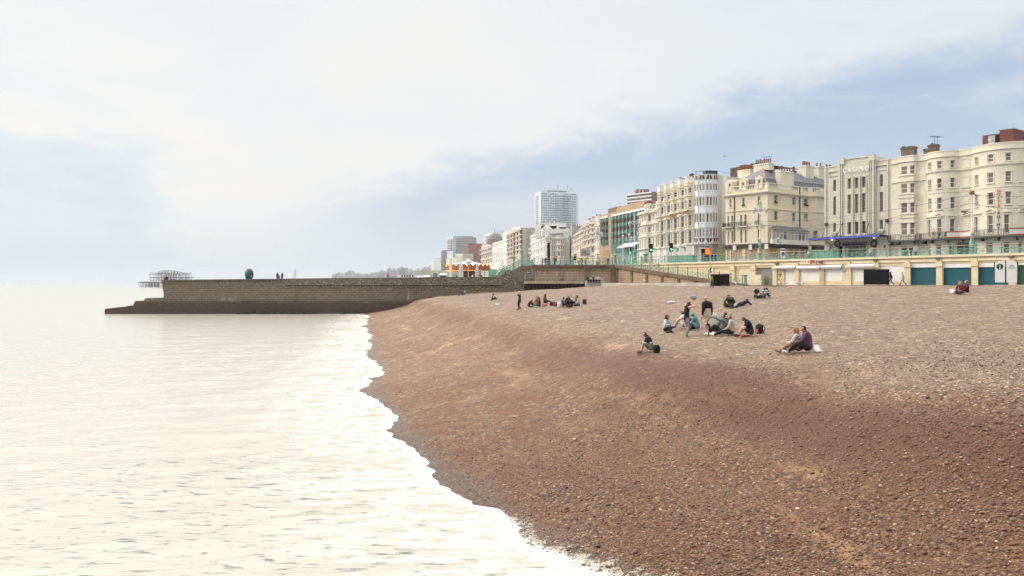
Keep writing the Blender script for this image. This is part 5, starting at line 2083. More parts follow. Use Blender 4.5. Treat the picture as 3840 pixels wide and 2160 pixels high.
for a in ops:
 window(qh, QF, a, 'sash', .14, glass = GLASS[random.choice((0, 1, 2))])
for a in arc:
 window(qh, QF, a, 'casement', .15, glass = GLASS[random.choice((0, 1))], name = 'arcade_window')
mb = MB()
for(y, h_, o) in((418, .22, .25), (622, .28, .4), (896, .18, .15), (1118, .25, .35), (690, .12, .15)):
 QF.band(mb, 0, QF.len, z(y)-h_, z(y), .002, o)
QF.band(mb, 0, QF.len, ztop_q-.12, ztop_q+.1, -.3, .15)
QF.band(mb, 0, QF.len, z(275)-.1, z(275), .002, .2)
mb.build('cornice', TRIM, qh)
mb = MB()
QF.band(mb, 0, QF.len, ZB, z(1122), .003, .06)
for a in ops:
 sur1(qh, QF, a, .1, .07, mat = WHITE)
mb.build('ground_facing', WHITE, qh)
for i in range(nb):
 mb = MB()
 ua = QF.u[i*4+2] if i*4+3<len(QF.u) else 0
 ub_ = QF.u[min(i*4+3, len(QF.u)-1)]
 QF.band(mb, ua+.15, ub_-.15, ztop_q+.1, ztop_q+1.2, -1.4, -.05)
 QF.band(mb, ua, ub_, ztop_q+1.2, ztop_q+1.4, -1.5, .1)
 mb.build('attic', WHITE, qh)
for(x0, x1, y0, n_) in((385, 515, 235, 7), (530, 690, 182, 9)):
 D_ = 196 if x0<500 else 188
 a, b = W(K6(x0)[0], D_), W(K6(x1)[0], D_)
 c_ = (a+b)/2+nq*3
 chimney(qh, (c_.x, c_.y), (1, .15), (b-a).length, 1.3, ztop_q-.4, Z(K6(0, y0)[1], c_.y), n_, WHITE, MATS['terracotta'])
LT = M('letter_tan', (.30, .20, .10), .7, .1)
for s_, x, y in(('QUEENS', 507, 745), ('HOTEL', 690, 690)):
 u = QF.uu(K6, x)
 sl = thing('hotel_lettering', 'tan relief letters spelling %s on the hotel frieze'%s_, 'sign', (*QF.at(u), z(690)), group = None)
 sign_text(sl, s_, Fac([tuple(q0+outn*1.0), tuple(q1+outn*1.0)]), (QF.at(u)-q0).dot(edge_), Z(K6(0, y)[1], QF.at(u).y), 1.15, .1, LT, .12, .01, 1.0)
tc = W(K6(945)[0], 176.5)
rad = (K6(1125)[0]-K6(765)[0])/F*176/2*1.0
npts = 8
a0 = math.atan2(-1, -.12)
tp = []
angs = [math.pi+.10+math.pi*1.0*i/5 for i in range(6)]
angs = [R(186+34*i) for i in range(6)]
tp = [(tc.x+rad*math.cos(a), tc.y+rad*math.sin(a)) for a in angs]
TW = Fac(tp)
tw = thing('faceted_tower', 'white panelled faceted corner tower with arched top windows', 'tower', (tc.x, tc.y, ZB))
zt5, zb5 = z(140), z(1125)
rows = [(278, 372), (462, 588), (698, 822), (905, 1030)]
ops = []
pair = []
archs = []
for i in range(len(TW.u)-1):
 ua, ub_ = TW.u[i], TW.u[i+1]
 m_ = (ua+ub_)/2
 L_ = ub_-ua
 for(ya, yb) in rows:
  ops.append((m_-L_*.40, m_-L_*.05, z(yb), z(ya)))
  ops.append((m_+L_*.04, m_+L_*.42, z(yb), z(ya)))
 archs.append((m_, L_*.40))
mb = MB()
TW.wall(mb, 0, TW.len, zb5, zt5, ops, 0, .14)
ring = [TW.p[-1]+nq*2, TW.p[0]+nq*2]
TW.close(mb, 0, TW.len, zb5, zt5, [tuple(q) for q in ring])
mb.add([(*q, zb5) for q in[TW.at(u) for u in TW.u]+ring], [tuple(range(len(TW.u)+2))])
WPAN = M('white_panel', (.66, .70, .73), .45, .05, .8)
mb.build('wall', WPAN, tw)
BRG = glass('glass_bronze', (.10, .055, .045), .15)
for a in ops:
 window(tw, TW, a, 'plain', .08, glass = random.choice((GLASS[1], GLASS[2], GLASS[3], GLASS[3])))
for(m_, hw) in archs:
 for(zbase, sgn_) in((z(214), 1), (z(1045), -1)):
  mb = MB()
  rr = (hw, z(150)-z(214))
  pts_ = [TW.at(m_+hw*math.cos(t), .03) for t in[math.pi*k/10 for k in range(11)]]
  zz_ = [zbase+sgn_*rr[1]*math.sin(math.pi*k/10) for k in range(11)]
  b_ = [TW.at(m_+hw*math.cos(t), -.05) for t in[math.pi*k/10 for k in range(11)]]
  vs = [(*p, zq) for p, zq in zip(pts_, zz_)]+[(*p, zq) for p, zq in zip(b_, zz_)]
  mb.add(vs, [tuple(range(11)), tuple(range(21, 10, -1))]+[(k, (k+1)%11, 11+(k+1)%11, 11+k) for k in range(11)])
  aw = mb.build('arched_window', BRG, tw)
  mb = MB()
  p = TW.at(m_, .05)
  mb.obox((p.x, p.y), TW.dir(m_), .1, .06, min(zbase, zbase+sgn_*rr[1]), max(zbase, zbase+sgn_*rr[1]))
  mb.build('mullion', WPAN, aw)
mb = MB()
for y in(225, 262, 385, 450, 600, 690, 835, 895, 1040):
 TW.band(mb, 0, TW.len, z(y)-.03, z(y)+.03, .002, .04)
for u in TW.u[1:-1]:
 TW.band(mb, u-.06, u+.06, zb5+.1, zt5-.1, .002, .07)
TW.band(mb, 0, TW.len, zt5-.25, zt5, -.2, .12)
TW.band(mb, 0, TW.len, zb5-.12, zb5+.25, -.3, .16)
mb.build('panel_joint', M('joint_grey', (.48, .50, .50), .5), tw)
mb = MB()
p = W(K6(1000)[0], 175)
mb.obox((p.x, p.y), (1, .1), (K6(1088)[0]-K6(918)[0])/F*175, 2.0, zt5, z(92))
mb.build('roof_plant', M('plant_dark', (.06, .05, .05), .5), tw)
mb = MB()
for x in(800, 905, 1105):
 p = W(K6(x)[0], 174)
 mb.tube([(*p, zt5), (*p, z(98))], .06, 5)
pa, pb2 = W(K6(800)[0], 174), W(K6(915)[0], 174)
mb.tube([(*pa, z(105)), (*pb2, z(105))], .05, 5)
mb.tube([(*W(K6(1105)[0], 174), z(105)), (*W(K6(1290)[0], 176), z(115))], .03, 5)
mb.build('roof_rail', MATS['dark_metal'], tw)
s0 = W(K6(1110)[0], 175.5)
s1 = s0+(Vector((.8, .6)))*20
SDp = Fac([tuple(s0), tuple(s1)])
mb = MB()
sideops = []
SDp.wall(mb, 0, SDp.len, ZB, z(152), sideops)
SDp.close(mb, 0, SDp.len, ZB, z(152), [tuple(s1+DV*6), tuple(s0+DV*3)])
mb.build('side_wall', M('side_stucco', (.62, .58, .43), .85, .07, .5), qh)
mb = MB()
for y in(222, 480, 740, 1000):
 SDp.band(mb, 0, SDp.len, z(y)-.04, z(y)+.04, .002, .03)
SDp.band(mb, 0, SDp.len, z(152)-.05, z(152)+.12, -.2, .08)
mb.build('side_band', TRIM, qh)
eb = TW.p
gp = Fac([tuple(TW.at(.3, -.7)), tuple(TW.at(TW.u[2], -.6)), tuple(TW.at(TW.u[3], -.6)), tuple(TW.at(TW.len, -.5))])
ent_o = [(gp.uu(K6, 870), gp.uu(K6, 1012), ZB+.02, z(1165))]
mb = MB()
gp.wall(mb, 0, gp.len, ZB, zb5, ent_o+[(gp.uu(K6, 795), gp.uu(K6, 832), ZB+.6, z(1170))], 0, .4)
mb.build('ground_floor', WHITE, tw)
mb = MB()
gp.band(mb, ent_o[0][0]+.02, ent_o[0][1]-.02, ZB, z(1165), -.5, -.42)
mb.build('entrance', M('entrance_dark', (.03, .022, .02), .6), tw)
op_ = (gp.uu(K6, 928), gp.uu(K6, 1003), z(1272), z(1192))
mb = MB()
gp.band(mb, op_[0], op_[1], op_[2], op_[3], -.30, -.2)
sgl = mb.build('lit_panel', emit('panel_orange', (.85, .16, .01), .9), tw)
mb = MB()
for(f0, f1, h0, h1) in((.2, .8, .62, .80), (.25, .7, .30, .42), (.15, .85, .12, .22)):
 gp.band(mb, op_[0]+(op_[1]-op_[0])*f0, op_[0]+(op_[1]-op_[0])*f1, op_[2]+(op_[3]-op_[2])*h0, op_[2]+(op_[3]-op_[2])*h1, -.195, -.18)
mb.build('lit_panel_bars', emit('panel_red', (1.0, .30, .02), 1.2), sgl)
mb = MB()
gp.band(mb, gp.uu(K6, 868), gp.uu(K6, 1015), z(1190)-.05, z(1182), .01, .6)
mb.build('entrance_canopy', WHITE, tw)
mb = MB()
gp.band(mb, gp.uu(K6, 797), gp.uu(K6, 830), ZB+.6, z(1170), -.38, -.3)
mb.build('window', GLASS[3], tw)
for f in(.42, .66, .86):
 u = QF.len*f
 p = Vector(q0+edge_*(Lq*f))+outn*1.6
 mb = MB()
 mb.obox((p.x, p.y), edge_, 2.2, 1.3, z(1162)-.12, z(1162)+.05)
 mb.build('porch_canopy', M('porch', (.46, .46, .45), .6), qh)
 # generic terrace house / block for the farther front
def block(name, label, cat, K, xl, Dl, xr, Dr, ytl, rowsy, ref, ncol, wall, depth = 14, style = 'sash', frame = None, zb = ROAD-.1, win_w = .45, cor = (), group = None, glasses = None, pts = None, bays = 0, bayo = 1.0, win_as = 'window', roof = None, far = False):
 a, b = W(K(xl)[0], Dl), W(K(xr)[0], Dr)
 if pts is None:
  P_ = [tuple(a), tuple(b)]
  if bays:
   e = (b-a).normalized()
   n_ = Vector((e.y, -e.x))
   ln = (b-a).length
   P_ = [tuple(a)]
   for i in range(bays):
    for(f, o) in((.12, 0), (.28, bayo), (.66, bayo), (.82, 0)):
     P_.append(tuple(a+e*(ln*(i+f)/bays)+n_*o))
   P_.append(tuple(b))
 else:
  P_ = pts
 fc = Fac(P_)
 root = thing(name, label, cat, (fc.at(fc.len/2).x, fc.at(fc.len/2).y, zb), group = group)
 zt = Z(K(0, ytl)[1], fc.at(fc.uu(K, ref)).y)
 zr = [(Z(K(0, y1)[1], fc.at(fc.uu(K, ref)).y), Z(K(0, y0)[1], fc.at(fc.uu(K, ref)).y)) for y0, y1 in rowsy]
 ops = []
 if bays:
  for i in range(len(fc.u)-1):
   l_ = fc.u[i+1]-fc.u[i]
   if l_<.8:
    continue
   k = max(1, round(l_/2.2))
   for j in range(k):
    m_ = fc.u[i]+l_*(j+.5)/k
    hw = l_/k*win_w/2
    for(za, zb_) in zr:
     ops.append((m_-hw, m_+hw, za, zb_))
 else:
  for i in range(ncol):
   m_ = fc.len*(i+.5)/ncol
   hw = fc.len/ncol*win_w/2
   for(za, zb_) in zr:
    ops.append((m_-hw, m_+hw, za, zb_))
 mb = MB()
 fc.wall(mb, 0, fc.len, zb, zt, ops, 0, .25)
 fc.close(mb, 0, fc.len, zb, zt, backpts(fc, depth))
 mb.build('wall', wall, root)
 gl = glasses or GLASS
 if len(ops)<=100:
  for o_ in ops:
   window(root, fc, o_, style, .15, frame, random.choice(gl), name = win_as)
 if cor:
  mb = MB()
  for(y, h_, o) in cor:
   zz = Z(K(0, y)[1], fc.at(fc.uu(K, ref)).y)
   fc.band(mb, 0, fc.len, zz-h_, zz, .002, o)
  fc.band(mb, 0, fc.len, zt-.1, zt+.15, -.3, .25)
  mb.build('cornice', TRIM, root)
 return root, fc, zt, ops
na, nb_ = W(K6(28)[0], 212), W(K6(278)[0], 199)
pm_ = W(K6(160)[0], 203.5)
e_n = (nb_-na).normalized()
on = Vector((e_n.y, -e_n.x))
p1, p2 = na+on*0, pm_
nh, NF, nzt, nops = block('dormered_house', 'narrow cream house with slate mansard and row of white dormers', 'building', K6, 28, 212, 278, 199, 640, [(690, 780), (862, 940), (1030, 1190)], 200, 0, IVORY, depth = 12, pts = [tuple(na), tuple(na+e_n*1.0+on*1.2), tuple(na+e_n*7+on*1.2), tuple(na+e_n*8), tuple(nb_-e_n*4.5), tuple(nb_-e_n*3.6+on*.7), tuple(nb_-e_n*1.2+on*.7), tuple(nb_)], bays = 3, cor = ((822, .2, .35), (655, .25, .5), (1000, .15, .2), (1172, .3, .5)))
mb = MB()
A_ = [NF.at(0, -.3), NF.at(NF.len, -.3)]
B_ = [NF.at(.2, -2.6), NF.at(NF.len-.2, -2.6)]
zmn = Z(K6(0, 505)[1], 203)
mb.quad((*A_[0], nzt), (*A_[1], nzt), (*B_[1], zmn), (*B_[0], zmn))
C_ = [NF.at(.2, -9), NF.at(NF.len-.2, -9)]
mb.quad((*B_[0], zmn), (*B_[1], zmn), (*C_[1], zmn), (*C_[0], zmn))
mb.add([(*A_[1], nzt), (*B_[1], zmn), (*C_[1], zmn), (*NF.at(NF.len, -10), nzt)], [(0, 1, 2, 3)])
mb.build('roof', MATS['slate'], nh)
for x in(98, 130, 165, 222, 262):
 u = NF.uu(K6, x, -1)
 mb = MB()
 op = (u-.45, u+.45, nzt+.7, zmn-.9)
 NF.wall(mb, u-.75, u+.75, nzt+.3, zmn-.4, [op], -.55, .2)
 for s_ in(-.75, .75):
  a, b = NF.at(u+s_, -.55), NF.at(u+s_, -2.4)
  mb.quad((*a, nzt+.3), (*b, nzt+.3), (*b, zmn-.4), (*a, zmn-.4))
 dm = mb.build('dormer', WHITE, nh)
 mb = MB()
 a, b, c_ = NF.at(u-.9, -.45), NF.at(u+.9, -.45), NF.at(u, -.45)
 a2, b2, c2 = NF.at(u-.9, -2.6), NF.at(u+.9, -2.6), NF.at(u, -2.6)
 mb.add([(*a, zmn-.4), (*b, zmn-.4), (*c_, zmn+.25), (*a2, zmn-.4), (*b2, zmn-.4), (*c2, zmn+.25)], [(0, 1, 2), (0, 2, 5, 3), (1, 4, 5, 2), (3, 5, 4)])
 mb.build('dormer_roof', MATS['dark_brick'], dm)
 window(dm, NF, op, 'sash', .08, glass = GLASS[1], o = -.55)
q = NF.at(NF.uu(K6, 258), -4)
chimney(nh, (q.x, q.y), e_n, 1.8, 1.0, nzt, Z(K6(0, 410)[1], q.y), 3, WHITE, MATS['terracotta'])
# green glass hotel
Dl, Dr = 335.0, 290.0
GB = M('tan_concrete', (.40, .29, .20), .85, .1, .5, .1, 6, .2, .3, scol = (.24, .16, .1))
ga, gb = W(K7(805)[0], Dl), W(K7(1660)[0], Dr)
GF = Fac([tuple(ga), tuple(gb)])
gh = thing('glass_hotel', 'tan concrete hotel with banded green glass bays and scalloped roof hoods', 'building', (gb.x, gb.y, ZB))
zg = lambda y, x:GF.zz(K7, x, y)
gtop = zg(455, 1100)
mb = MB()
GF.wall(mb, 0, GF.len, ZB, gtop, [], 0)
GF.close(mb, 0, GF.len, ZB, gtop, backpts(GF, 22))
mb.build('wall', GB, gh)
rowsz = [(580, 648), (714, 780), (848, 914), (972, 1046)]
r0z = [(zg(b, 900), zg(a, 900)) for a, b in rowsz]
dk = [(r0z[i+1][1], r0z[i][0]) for i in range(3)]
for(xs0, xs1, nbay) in((848, 972, 3), (1040, 1655, 9)):
 ua, ub_ = GF.uu(K7, xs0), GF.uu(K7, xs1)
 for k in range(nbay):
  a = ua+(ub_-ua)*k/nbay
  b = ua+(ub_-ua)*(k+1)/nbay
  m_ = (a+b)/2
  bp = [tuple(GF.at(a+.05, .02)), tuple(GF.at(a+.3*(b-a), .9)), tuple(GF.at(b-.18*(b-a), .9)), tuple(GF.at(b-.05, .02))]
  bf = Fac(bp)
  for(za, zb_) in r0z:
   mb = MB()
   bf.band(mb, 0, bf.len, za, zb_, -.1, 0)
   bay = mb.build('bay_window', random.choice((MATS['glass_green'], MATS['glass_green'], glass('glass_green_2', (.15, .29, .235), .1, .3) if 'glass_green_2' not in MATS else MATS['glass_green_2'])), gh)
   mb = MB()
   for u in bf.u[1:-1]:
    bf.band(mb, u-.09, u+.09, za, zb_, 0.002, .07)
   mb.build('mullion', M('bronze_mullion', (.07, .05, .04), .5), bay)
  for(za, zb_) in dk:
   mb = MB()
   bf.band(mb, 0, bf.len, za+.02, zb_-.02, -.1, -.02)
   mb.build('spandrel', M('bronze_panel', (.065, .042, .035), .35, .2), gh)
  mb = MB()
  zt6 = r0z[0][1]
  p = [GF.at(a+.05, .02), GF.at(b-.05, .02), GF.at(b-.1, 1.0), GF.at(a+.3*(b-a), 1.0)]
  mb.add([(*p[0], zt6+.9), (*p[1], zt6+.9), (*p[2], zt6+.02), (*p[3], zt6+.02), (*p[0], zt6+.01), (*p[1], zt6+.01)], [(0, 1, 2, 3), (0, 3, 4), (1, 5, 2), (3, 2, 5, 4)])
  mb.build('glass_hood', M('hood_pale', (.52, .56, .52), .3), gh)
ua, ub_ = GF.uu(K7, 1050), GF.uu(K7, 1655)
mb = MB()
GF.band(mb, ua, ub_, zg(1180, 1300), r0z[3][0]-.05, .02, .5)
mb.build('lower_glazing', glass('glass_green_low', (.06, .16, .125), .1, .4), gh)
mb = MB()
for k in range(13):
 u = ua+(ub_-ua)*k/12
 GF.band(mb, u-.1, u+.1, zg(1180, 1300), r0z[3][0]-.05, .502, .6)
for f in(.35, .7):
 zz = zg(1180, 1300)+(r0z[3][0]-zg(1180, 1300))*f
 GF.band(mb, ua, ub_, zz-.08, zz+.08, .502, .56)
mb.build('glazing_bar', M('bar_grey', (.16, .2, .18), .5), gh)
mb = MB()
GF.band(mb, GF.uu(K7, 1185, .6), GF.uu(K7, 1600, .6), ZB, zg(1185, 1300), .02, 1.0)
mb.build('shopfront', glass('glass_teal_shop', (.08, .24, .19), .1, .5), gh)
for k in range(4):
 x = 1150+k*72
 u0, u1 = GF.uu(K7, x, 3), GF.uu(K7, x+80, 3)
 a, b = GF.at(u0, 3.6), GF.at(u1, 3.6)
 c_, d_ = GF.at(u1+.8, .7), GF.at(u0+.8, .7)
 za, zb_ = zg(1125, 1150), zg(1050, 1150)
 mb = MB()
 mb.add([(*a, za), (*b, za), (*c_, zb_), (*d_, zb_), (*a, za-.1), (*b, za-.1), (*c_, zb_-.1), (*d_, zb_-.1)], [(0, 1, 2, 3), (7, 6, 5, 4), (0, 4, 5, 1), (1, 5, 6, 2), (2, 6, 7, 3), (3, 7, 4, 0)])
 mb.build('blind', M('blind_white', (.74, .73, .70), .7), gh)
mb = MB()
GF.band(mb, GF.uu(K7, 885), GF.uu(K7, 998), ZB, zg(1150, 940), .02, .12)
mb.build('gate', M('wood_gate', (.34, .22, .12), .8, .2, 2), gh)
for(x0, x1, y0) in((1165, 1310, 322), (1315, 1470, 280), (1470, 1650, 255)):
 ua, ub_ = GF.uu(K7, x0, -2), GF.uu(K7, x1, -2)
 zz = GF.zz(K7, (x0+x1)/2, y0, -2)
 mb = MB()
 pr = [(0, 0), (.10, .45), (.22, .9), (.34, 1), (.66, 1), (.78, .9), (.90, .45), (1, 0)]
 fr_, bk_ = [], []
 for(f, h_) in pr:
  p = GF.at(ua+(ub_-ua)*f, -.6)
  p2 = GF.at(ua+(ub_-ua)*(.12+f*.76), -6)
  fr_.append((*p, gtop-.2+(zz-gtop)*h_*.78))
  bk_.append((*p2, gtop-.2+(zz-gtop+.4)*h_))
 mb.add(fr_+bk_, [tuple(range(8)), tuple(range(15, 7, -1))]+[(i, i+1, 9+i, 8+i) for i in range(7)])
 mb.build('roof_hood', M('copper_hood', (.40, .27, .17), .7, .12, .4), gh)
mb = MB()
GF.band(mb, GF.uu(K7, 968, -3), GF.uu(K7, 1200, -3), gtop, GF.zz(K7, 1050, 382, -3), -9, -3)
mb.build('plant_room', M('plant_tan', (.17, .12, .085), .8, .2), gh)
# terraces beyond
PINK = M('stucco_pink', (.56, .46, .38), .85, .1, .5, 0, 10, .25, .3, scol = (.36, .28, .22))
GREY = M('stucco_grey', (.46, .44, .40), .85, .1, .5)
block('tall_narrow_house', 'tall narrow ivory house beside the tan glass hotel', 'building', K7, 728, 352, 808, 342, 545, [(590, 680), (770, 850), (930, 1010), (1080, 1150)], 770, 2, IVORY, win_w = .35, cor = ((705, .2, .4), (880, .2, .4)))
rt_, rfc, rzt, _ = block('ornate_terrace', 'pinkish ornate terrace with banded bays and balustraded roofline', 'building', K7, 540, 385, 730, 354, 625, [(690, 735), (765, 825), (868, 915), (960, 1030), (1110, 1190)], 640, 0, PINK, win_w = .5, bays = 3, bayo = 1.4, cor = ((665, .4, .6), (745, .3, .4), (840, .3, .5), (935, .3, .5), (1070, .35, .6)))
for x in(545, 620, 690):
 q = rfc.at(rfc.uu(K7, x), -3)
 chimney(rt_, (q.x, q.y), (.8, .4), 3.2, 1.2, rzt-.3, rzt+2.0, 5, IVORY, MATS['terracotta'])
pt_, pf_, pzt, _ = block('pink_terrace', 'pale pink terrace with slate roofs and pot-topped chimneys', 'building', K7, 248, 470, 545, 388, 850, [(890, 950), (985, 1045), (1085, 1160)], 400, 11, PINK, win_w = .42, cor = ((870, .4, .6), (965, .25, .3), (1065, .25, .3)))
mb = MB()
a, b = pf_.at(0, -.4), pf_.at(pf_.len, -.4)
a2, b2 = pf_.at(0, -5), pf_.at(pf_.len, -5)
a3, b3 = pf_.at(0, -11), pf_.at(pf_.len, -11)
mb.quad((*a, pzt), (*b, pzt), (*b2, pzt+5.5), (*a2, pzt+5.5))
mb.quad((*a2, pzt+5.5), (*b2, pzt+5.5), (*b3, pzt), (*a3, pzt))
mb.build('roof', MATS['slate'], pt_)
for x, y, w in((430, 712, 9), (330, 745, 7)):
 q = pf_.at(pf_.uu(K7, x, -4), -4)
 chimney(pt_, (q.x, q.y), (.9, .3), w, 1.6, pzt, Z(K7(0, y)[1], q.y), 8, GREY, MATS['terracotta'])
block('grey_link_block', 'grey slate-hung block in the gap beside the white corner house', 'building', K7, 168, 520, 255, 500, 800, [(860, 890), (1060, 1110), (1150, 1215)], 210, 2, M('slate_hung', (.22, .20, .21), .8, .15, .3), win_w = .4)
mb = MB()
q0_, q1_ = W(K7(172)[0], 499), W(K7(245)[0], 499)
mb.box(q0_.x, q1_.x, 499.2, 499.9, Z(K7(0, 1035)[1], 499), Z(K7(0, 935)[1], 499))
tag(mb.build('brick_bay', M('bay_brick', (.13, .06, .05), .85, .2)), 'dark brick bay low on the grey link block', 'bay')
wc, wf, wzt, _ = block('white_corner_house', 'white Victorian corner house with gables, bays and tall chimneys', 'building', K3, 92, 520, 270, 452, 655, [(715, 755), (785, 845), (870, 915), (935, 970)], 200, 6, WHITE, win_w = .34, cor = ((680, .3, .5), (765, .3, .4), (855, .3, .4)))
wd, wdf, wdzt, _ = block('white_bay_house', 'white bay-windowed house front facing the sea behind a dark pillar', 'building', K3, 268, 452, 492, 450, 705, [(757, 800), (830, 870), (895, 945)], 380, 0, WHITE, bays = 2, bayo = 1.5, win_w = .5, cor = ((735, .4, .7), (812, .3, .4), (880, .3, .4)))
for(x0, x1, y0, y1) in((225, 345, 570, 700), (350, 480, 610, 705)):
 a, b = W(K3(x0)[0], 458), W(K3(x1)[0], 458)
 zz0, zz1 = Z(K3(0, y1)[1], 458)-.5, Z(K3(0, y0)[1], 458)
 mb = MB()
 m_ = (a.x+b.x)/2
 zs_ = zz0+(zz1-zz0)*.62
 vs = [(a.x, 456, zz0), (b.x, 456, zz0), (b.x, 456, zs_), (m_, 456, zz1), (a.x, 456, zs_)]
 vs2 = [(x, 470, z_) for x, y, z_ in vs]
 mb.add(vs+vs2, [(0, 1, 2, 3, 4), (9, 8, 7, 6, 5), (0, 5, 6, 1), (1, 6, 7, 2), (4, 3, 8, 9), (0, 4, 9, 5), (2, 7, 8, 3)])
 gbl = mb.build('gable', WHITE, wd)
 for k in(.36, .62):
  xx = a.x+(b.x-a.x)*k
  mb = MB()
  mb.box(xx-.7, xx+.7, 455.9, 456.2, zz0+(zz1-zz0)*.22, zz0+(zz1-zz0)*.52)
  mb.build('window', GLASS[0], gbl)
mb = MB()
a, b = W(K3(330)[0], 455), W(K3(470)[0], 455)
mb.add([(a.x, 450.5, wdzt), (b.x, 450.5, wdzt), (b.x, 455, wdzt+3), (a.x, 455, wdzt+3)], [(0, 1, 2, 3)])
mb.build('roof', MATS['slate'], wd)
for x, y0, w in((205, 570, 6), (310, 585, 9), (370, 552, 14), (465, 600, 5)):
 q = W(K3(x)[0], 472)
 chimney(wd, (q.x, q.y), (1, 0), w, 2, wdzt-.5, Z(K3(0, y0)[1], 472), 6 if w>8 else 3, WHITE if w!=14 else M('pale_block', (.62, .62, .6), .8), MATS['terracotta'])
gs, gsf, gszt, _ = block('fire_escape_block', 'grey flat-roofed block with green metal fire escape on its flank', 'building', K4, 1440, 565, 1590, 560, 138, [(225, 252), (298, 325), (365, 392), (432, 462), (505, 545)], 1490, 2, GREY, win_w = .3)
fe = MB()
for k in range(8):
 zz = ROAD+4+k*3.9
 a, b = W(K4(1510)[0], 557), W(K4(1565)[0], 557)
 fe.box(a.x, b.x, 556, 558.5, zz, zz+.3)
 fe.tube([(a.x, 556, zz), (b.x, 556, zz+3.9)], .25, 4)
 fe.tube([(a.x, 555.9, zz+1.2), (b.x, 555.9, zz+1.2)], .12, 4)
 for x in(a.x, b.x):
  fe.tube([(x, 556, zz), (x, 556, zz+3.9)], .15, 4)
fe.build('fire_escape', M('green_escape', (.14, .33, .24), .6, .2), gs)
bh, bhf, bhz, _ = block('stone_grand_hotel', 'long beige stone hotel with rounded gable and many bays', 'building', K4, 1222, 640, 1450, 560, 175, [(205, 255), (280, 325), (350, 395), (420, 465), (490, 530)], 1340, 0, M('bath_stone', (.52, .46, .37), .85, .1, .4), bays = 5, bayo = 1.6, win_w = .5, cor = ((190, .5, .7), (268, .3, .4), (340, .3, .4), (410, .3, .4), (478, .3, .5)))
mb = MB()
a, b = W(K4(1245)[0], 622), W(K4(1325)[0], 600)
fcg = Fac([tuple(a), tuple(b)])
prof = [(0, 0), (.12, .5), (.3, .85), (.5, 1), (.7, .85), (.88, .5), (1, 0)]
zz1 = Z(K4(0, 138)[1], a.y)
f_ = [(*fcg.at(fcg.len*u, .4), bhz-.2+(zz1-bhz)*h_) for u, h_ in prof]
k_ = [(*fcg.at(fcg.len*u, -6), bhz-.2+(zz1-bhz)*h_) for u, h_ in prof]
mb.add(f_+k_, [tuple(range(7)), tuple(range(13, 6, -1))]+[(i, i+1, 8+i, 7+i) for i in range(6)])
mb.build('gable', MATS['bath_stone'], bh)
mb = MB()
for x in(1328, 1450):
 q = bhf.at(bhf.uu(K4, x), .6)
 mb.tube([(*q, ROAD), (*q, bhz)], .35, 5)
mb.build('drainpipe', MATS['dark_brick'], bh)
wh, whf, whz, _ = block('red_roofed_hotel', 'white hotel front with small red tiled roof and pointed dark turret', 'building', K4, 985, 740, 1155, 680, 350, [(390, 420), (455, 490), (525, 590), (605, 660)], 1070, 6, WHITE, win_w = .35, cor = ((372, .4, .5), (505, .3, .4)))
a, b = whf.at(whf.len*.5, -.5), whf.at(whf.len, -.5)
mb = MB()
zt7 = Z(K4(0, 308)[1], 690)
a2, b2 = whf.at(whf.len*.62, -8), whf.at(whf.len, -8)
mb.quad((*a, whz), (*b, whz), (*b2, zt7), (*a2, zt7))
mb.add([(*a, whz), (*a2, zt7), (*whf.at(whf.len*.5, -16), whz)], [(0, 1, 2)])
mb.build('roof', M('red_tile', (.38, .14, .085), .85, .2, .8), wh)
q = W(K4(1022)[0], 735)
mb = MB()
zt8 = Z(K4(0, 195)[1], 735)
zt9 = Z(K4(0, 300)[1], 735)
mb.lathe([(8.0, whz-.3), (8.0, zt9), (6.8, zt9+.6), (6.3, zt9+(zt8-zt9)*.4), (3.8, zt9+(zt8-zt9)*.75), (.3, zt8-.3), (.15, zt8+4)], (q.x, q.y+9, 0), 8)
mb.build('turret', M('turret_slate', (.20, .19, .20), .7, .2, .5), wh, True)
block('cream_flank_house', 'pale house with small windows between red roofed and stone hotels', 'building', K4, 1150, 680, 1228, 645, 195, [(245, 275), (330, 365), (435, 470), (520, 560)], 1190, 2, WHITE, win_w = .3)
block('pale_slab', 'blank pale green-white slab block behind the turret', 'building', K4, 1055, 800, 1225, 800, 185, [], 1140, 0, M('slab_pale', (.60, .64, .60), .7), depth = 20)
dh, dhf, dhz, _ = block('domed_hotel', 'cream hotel with a round grey dome and wide balconies', 'building', K4, 822, 820, 990, 745, 385, [(420, 450), (480, 500), (560, 590), (640, 680)], 900, 5, M('stone_cream', (.56, .51, .42), .85, .1, .4), win_w = .6, cor = ((460, .5, 2.0), (520, .5, 2.0), (610, .5, 1)))
q = W(K4(880)[0], 815)
mb = MB()
r_ = 47/4.026/F*815
zd0, zd1 = dhz-.2, Z(K4(0, 310)[1], 815)
mb.lathe([(r_*math.cos(t), zd0+(zd1-zd0)*math.sin(t)) for t in[i*math.pi/16 for i in range(9)]], (q.x, q.y+r_*.6, 0), 14)
mb.build('dome', M('dome_lead', (.32, .36, .36), .5, .1, .4), dh, True)
q = W(K4(955)[0], 780)
mb = MB()
zt8 = Z(K4(0, 205)[1], 780)
mb.lathe([(5.5, dhz-.3), (5.5, Z(K4(0, 260)[1], 780)), (6.2, Z(K4(0, 258)[1], 780)), (4.5, Z(K4(0, 235)[1], 780)), (3.5, Z(K4(0, 225)[1], 780)), (.2, zt8)], (q.x, q.y+6, 0), 10)
mb.build('corner_turret', MATS['stone_cream'], dh, True)
rb_, rbf, rbz, _ = block('red_brick_offices', 'dark red brick office block with pale window bands', 'building', K4, 632, 900, 820, 880, 388, [(400, 440), (470, 500)], 660, 0, M('office_brick', (.175, .085, .078), .85, .12, .3), depth = 30)
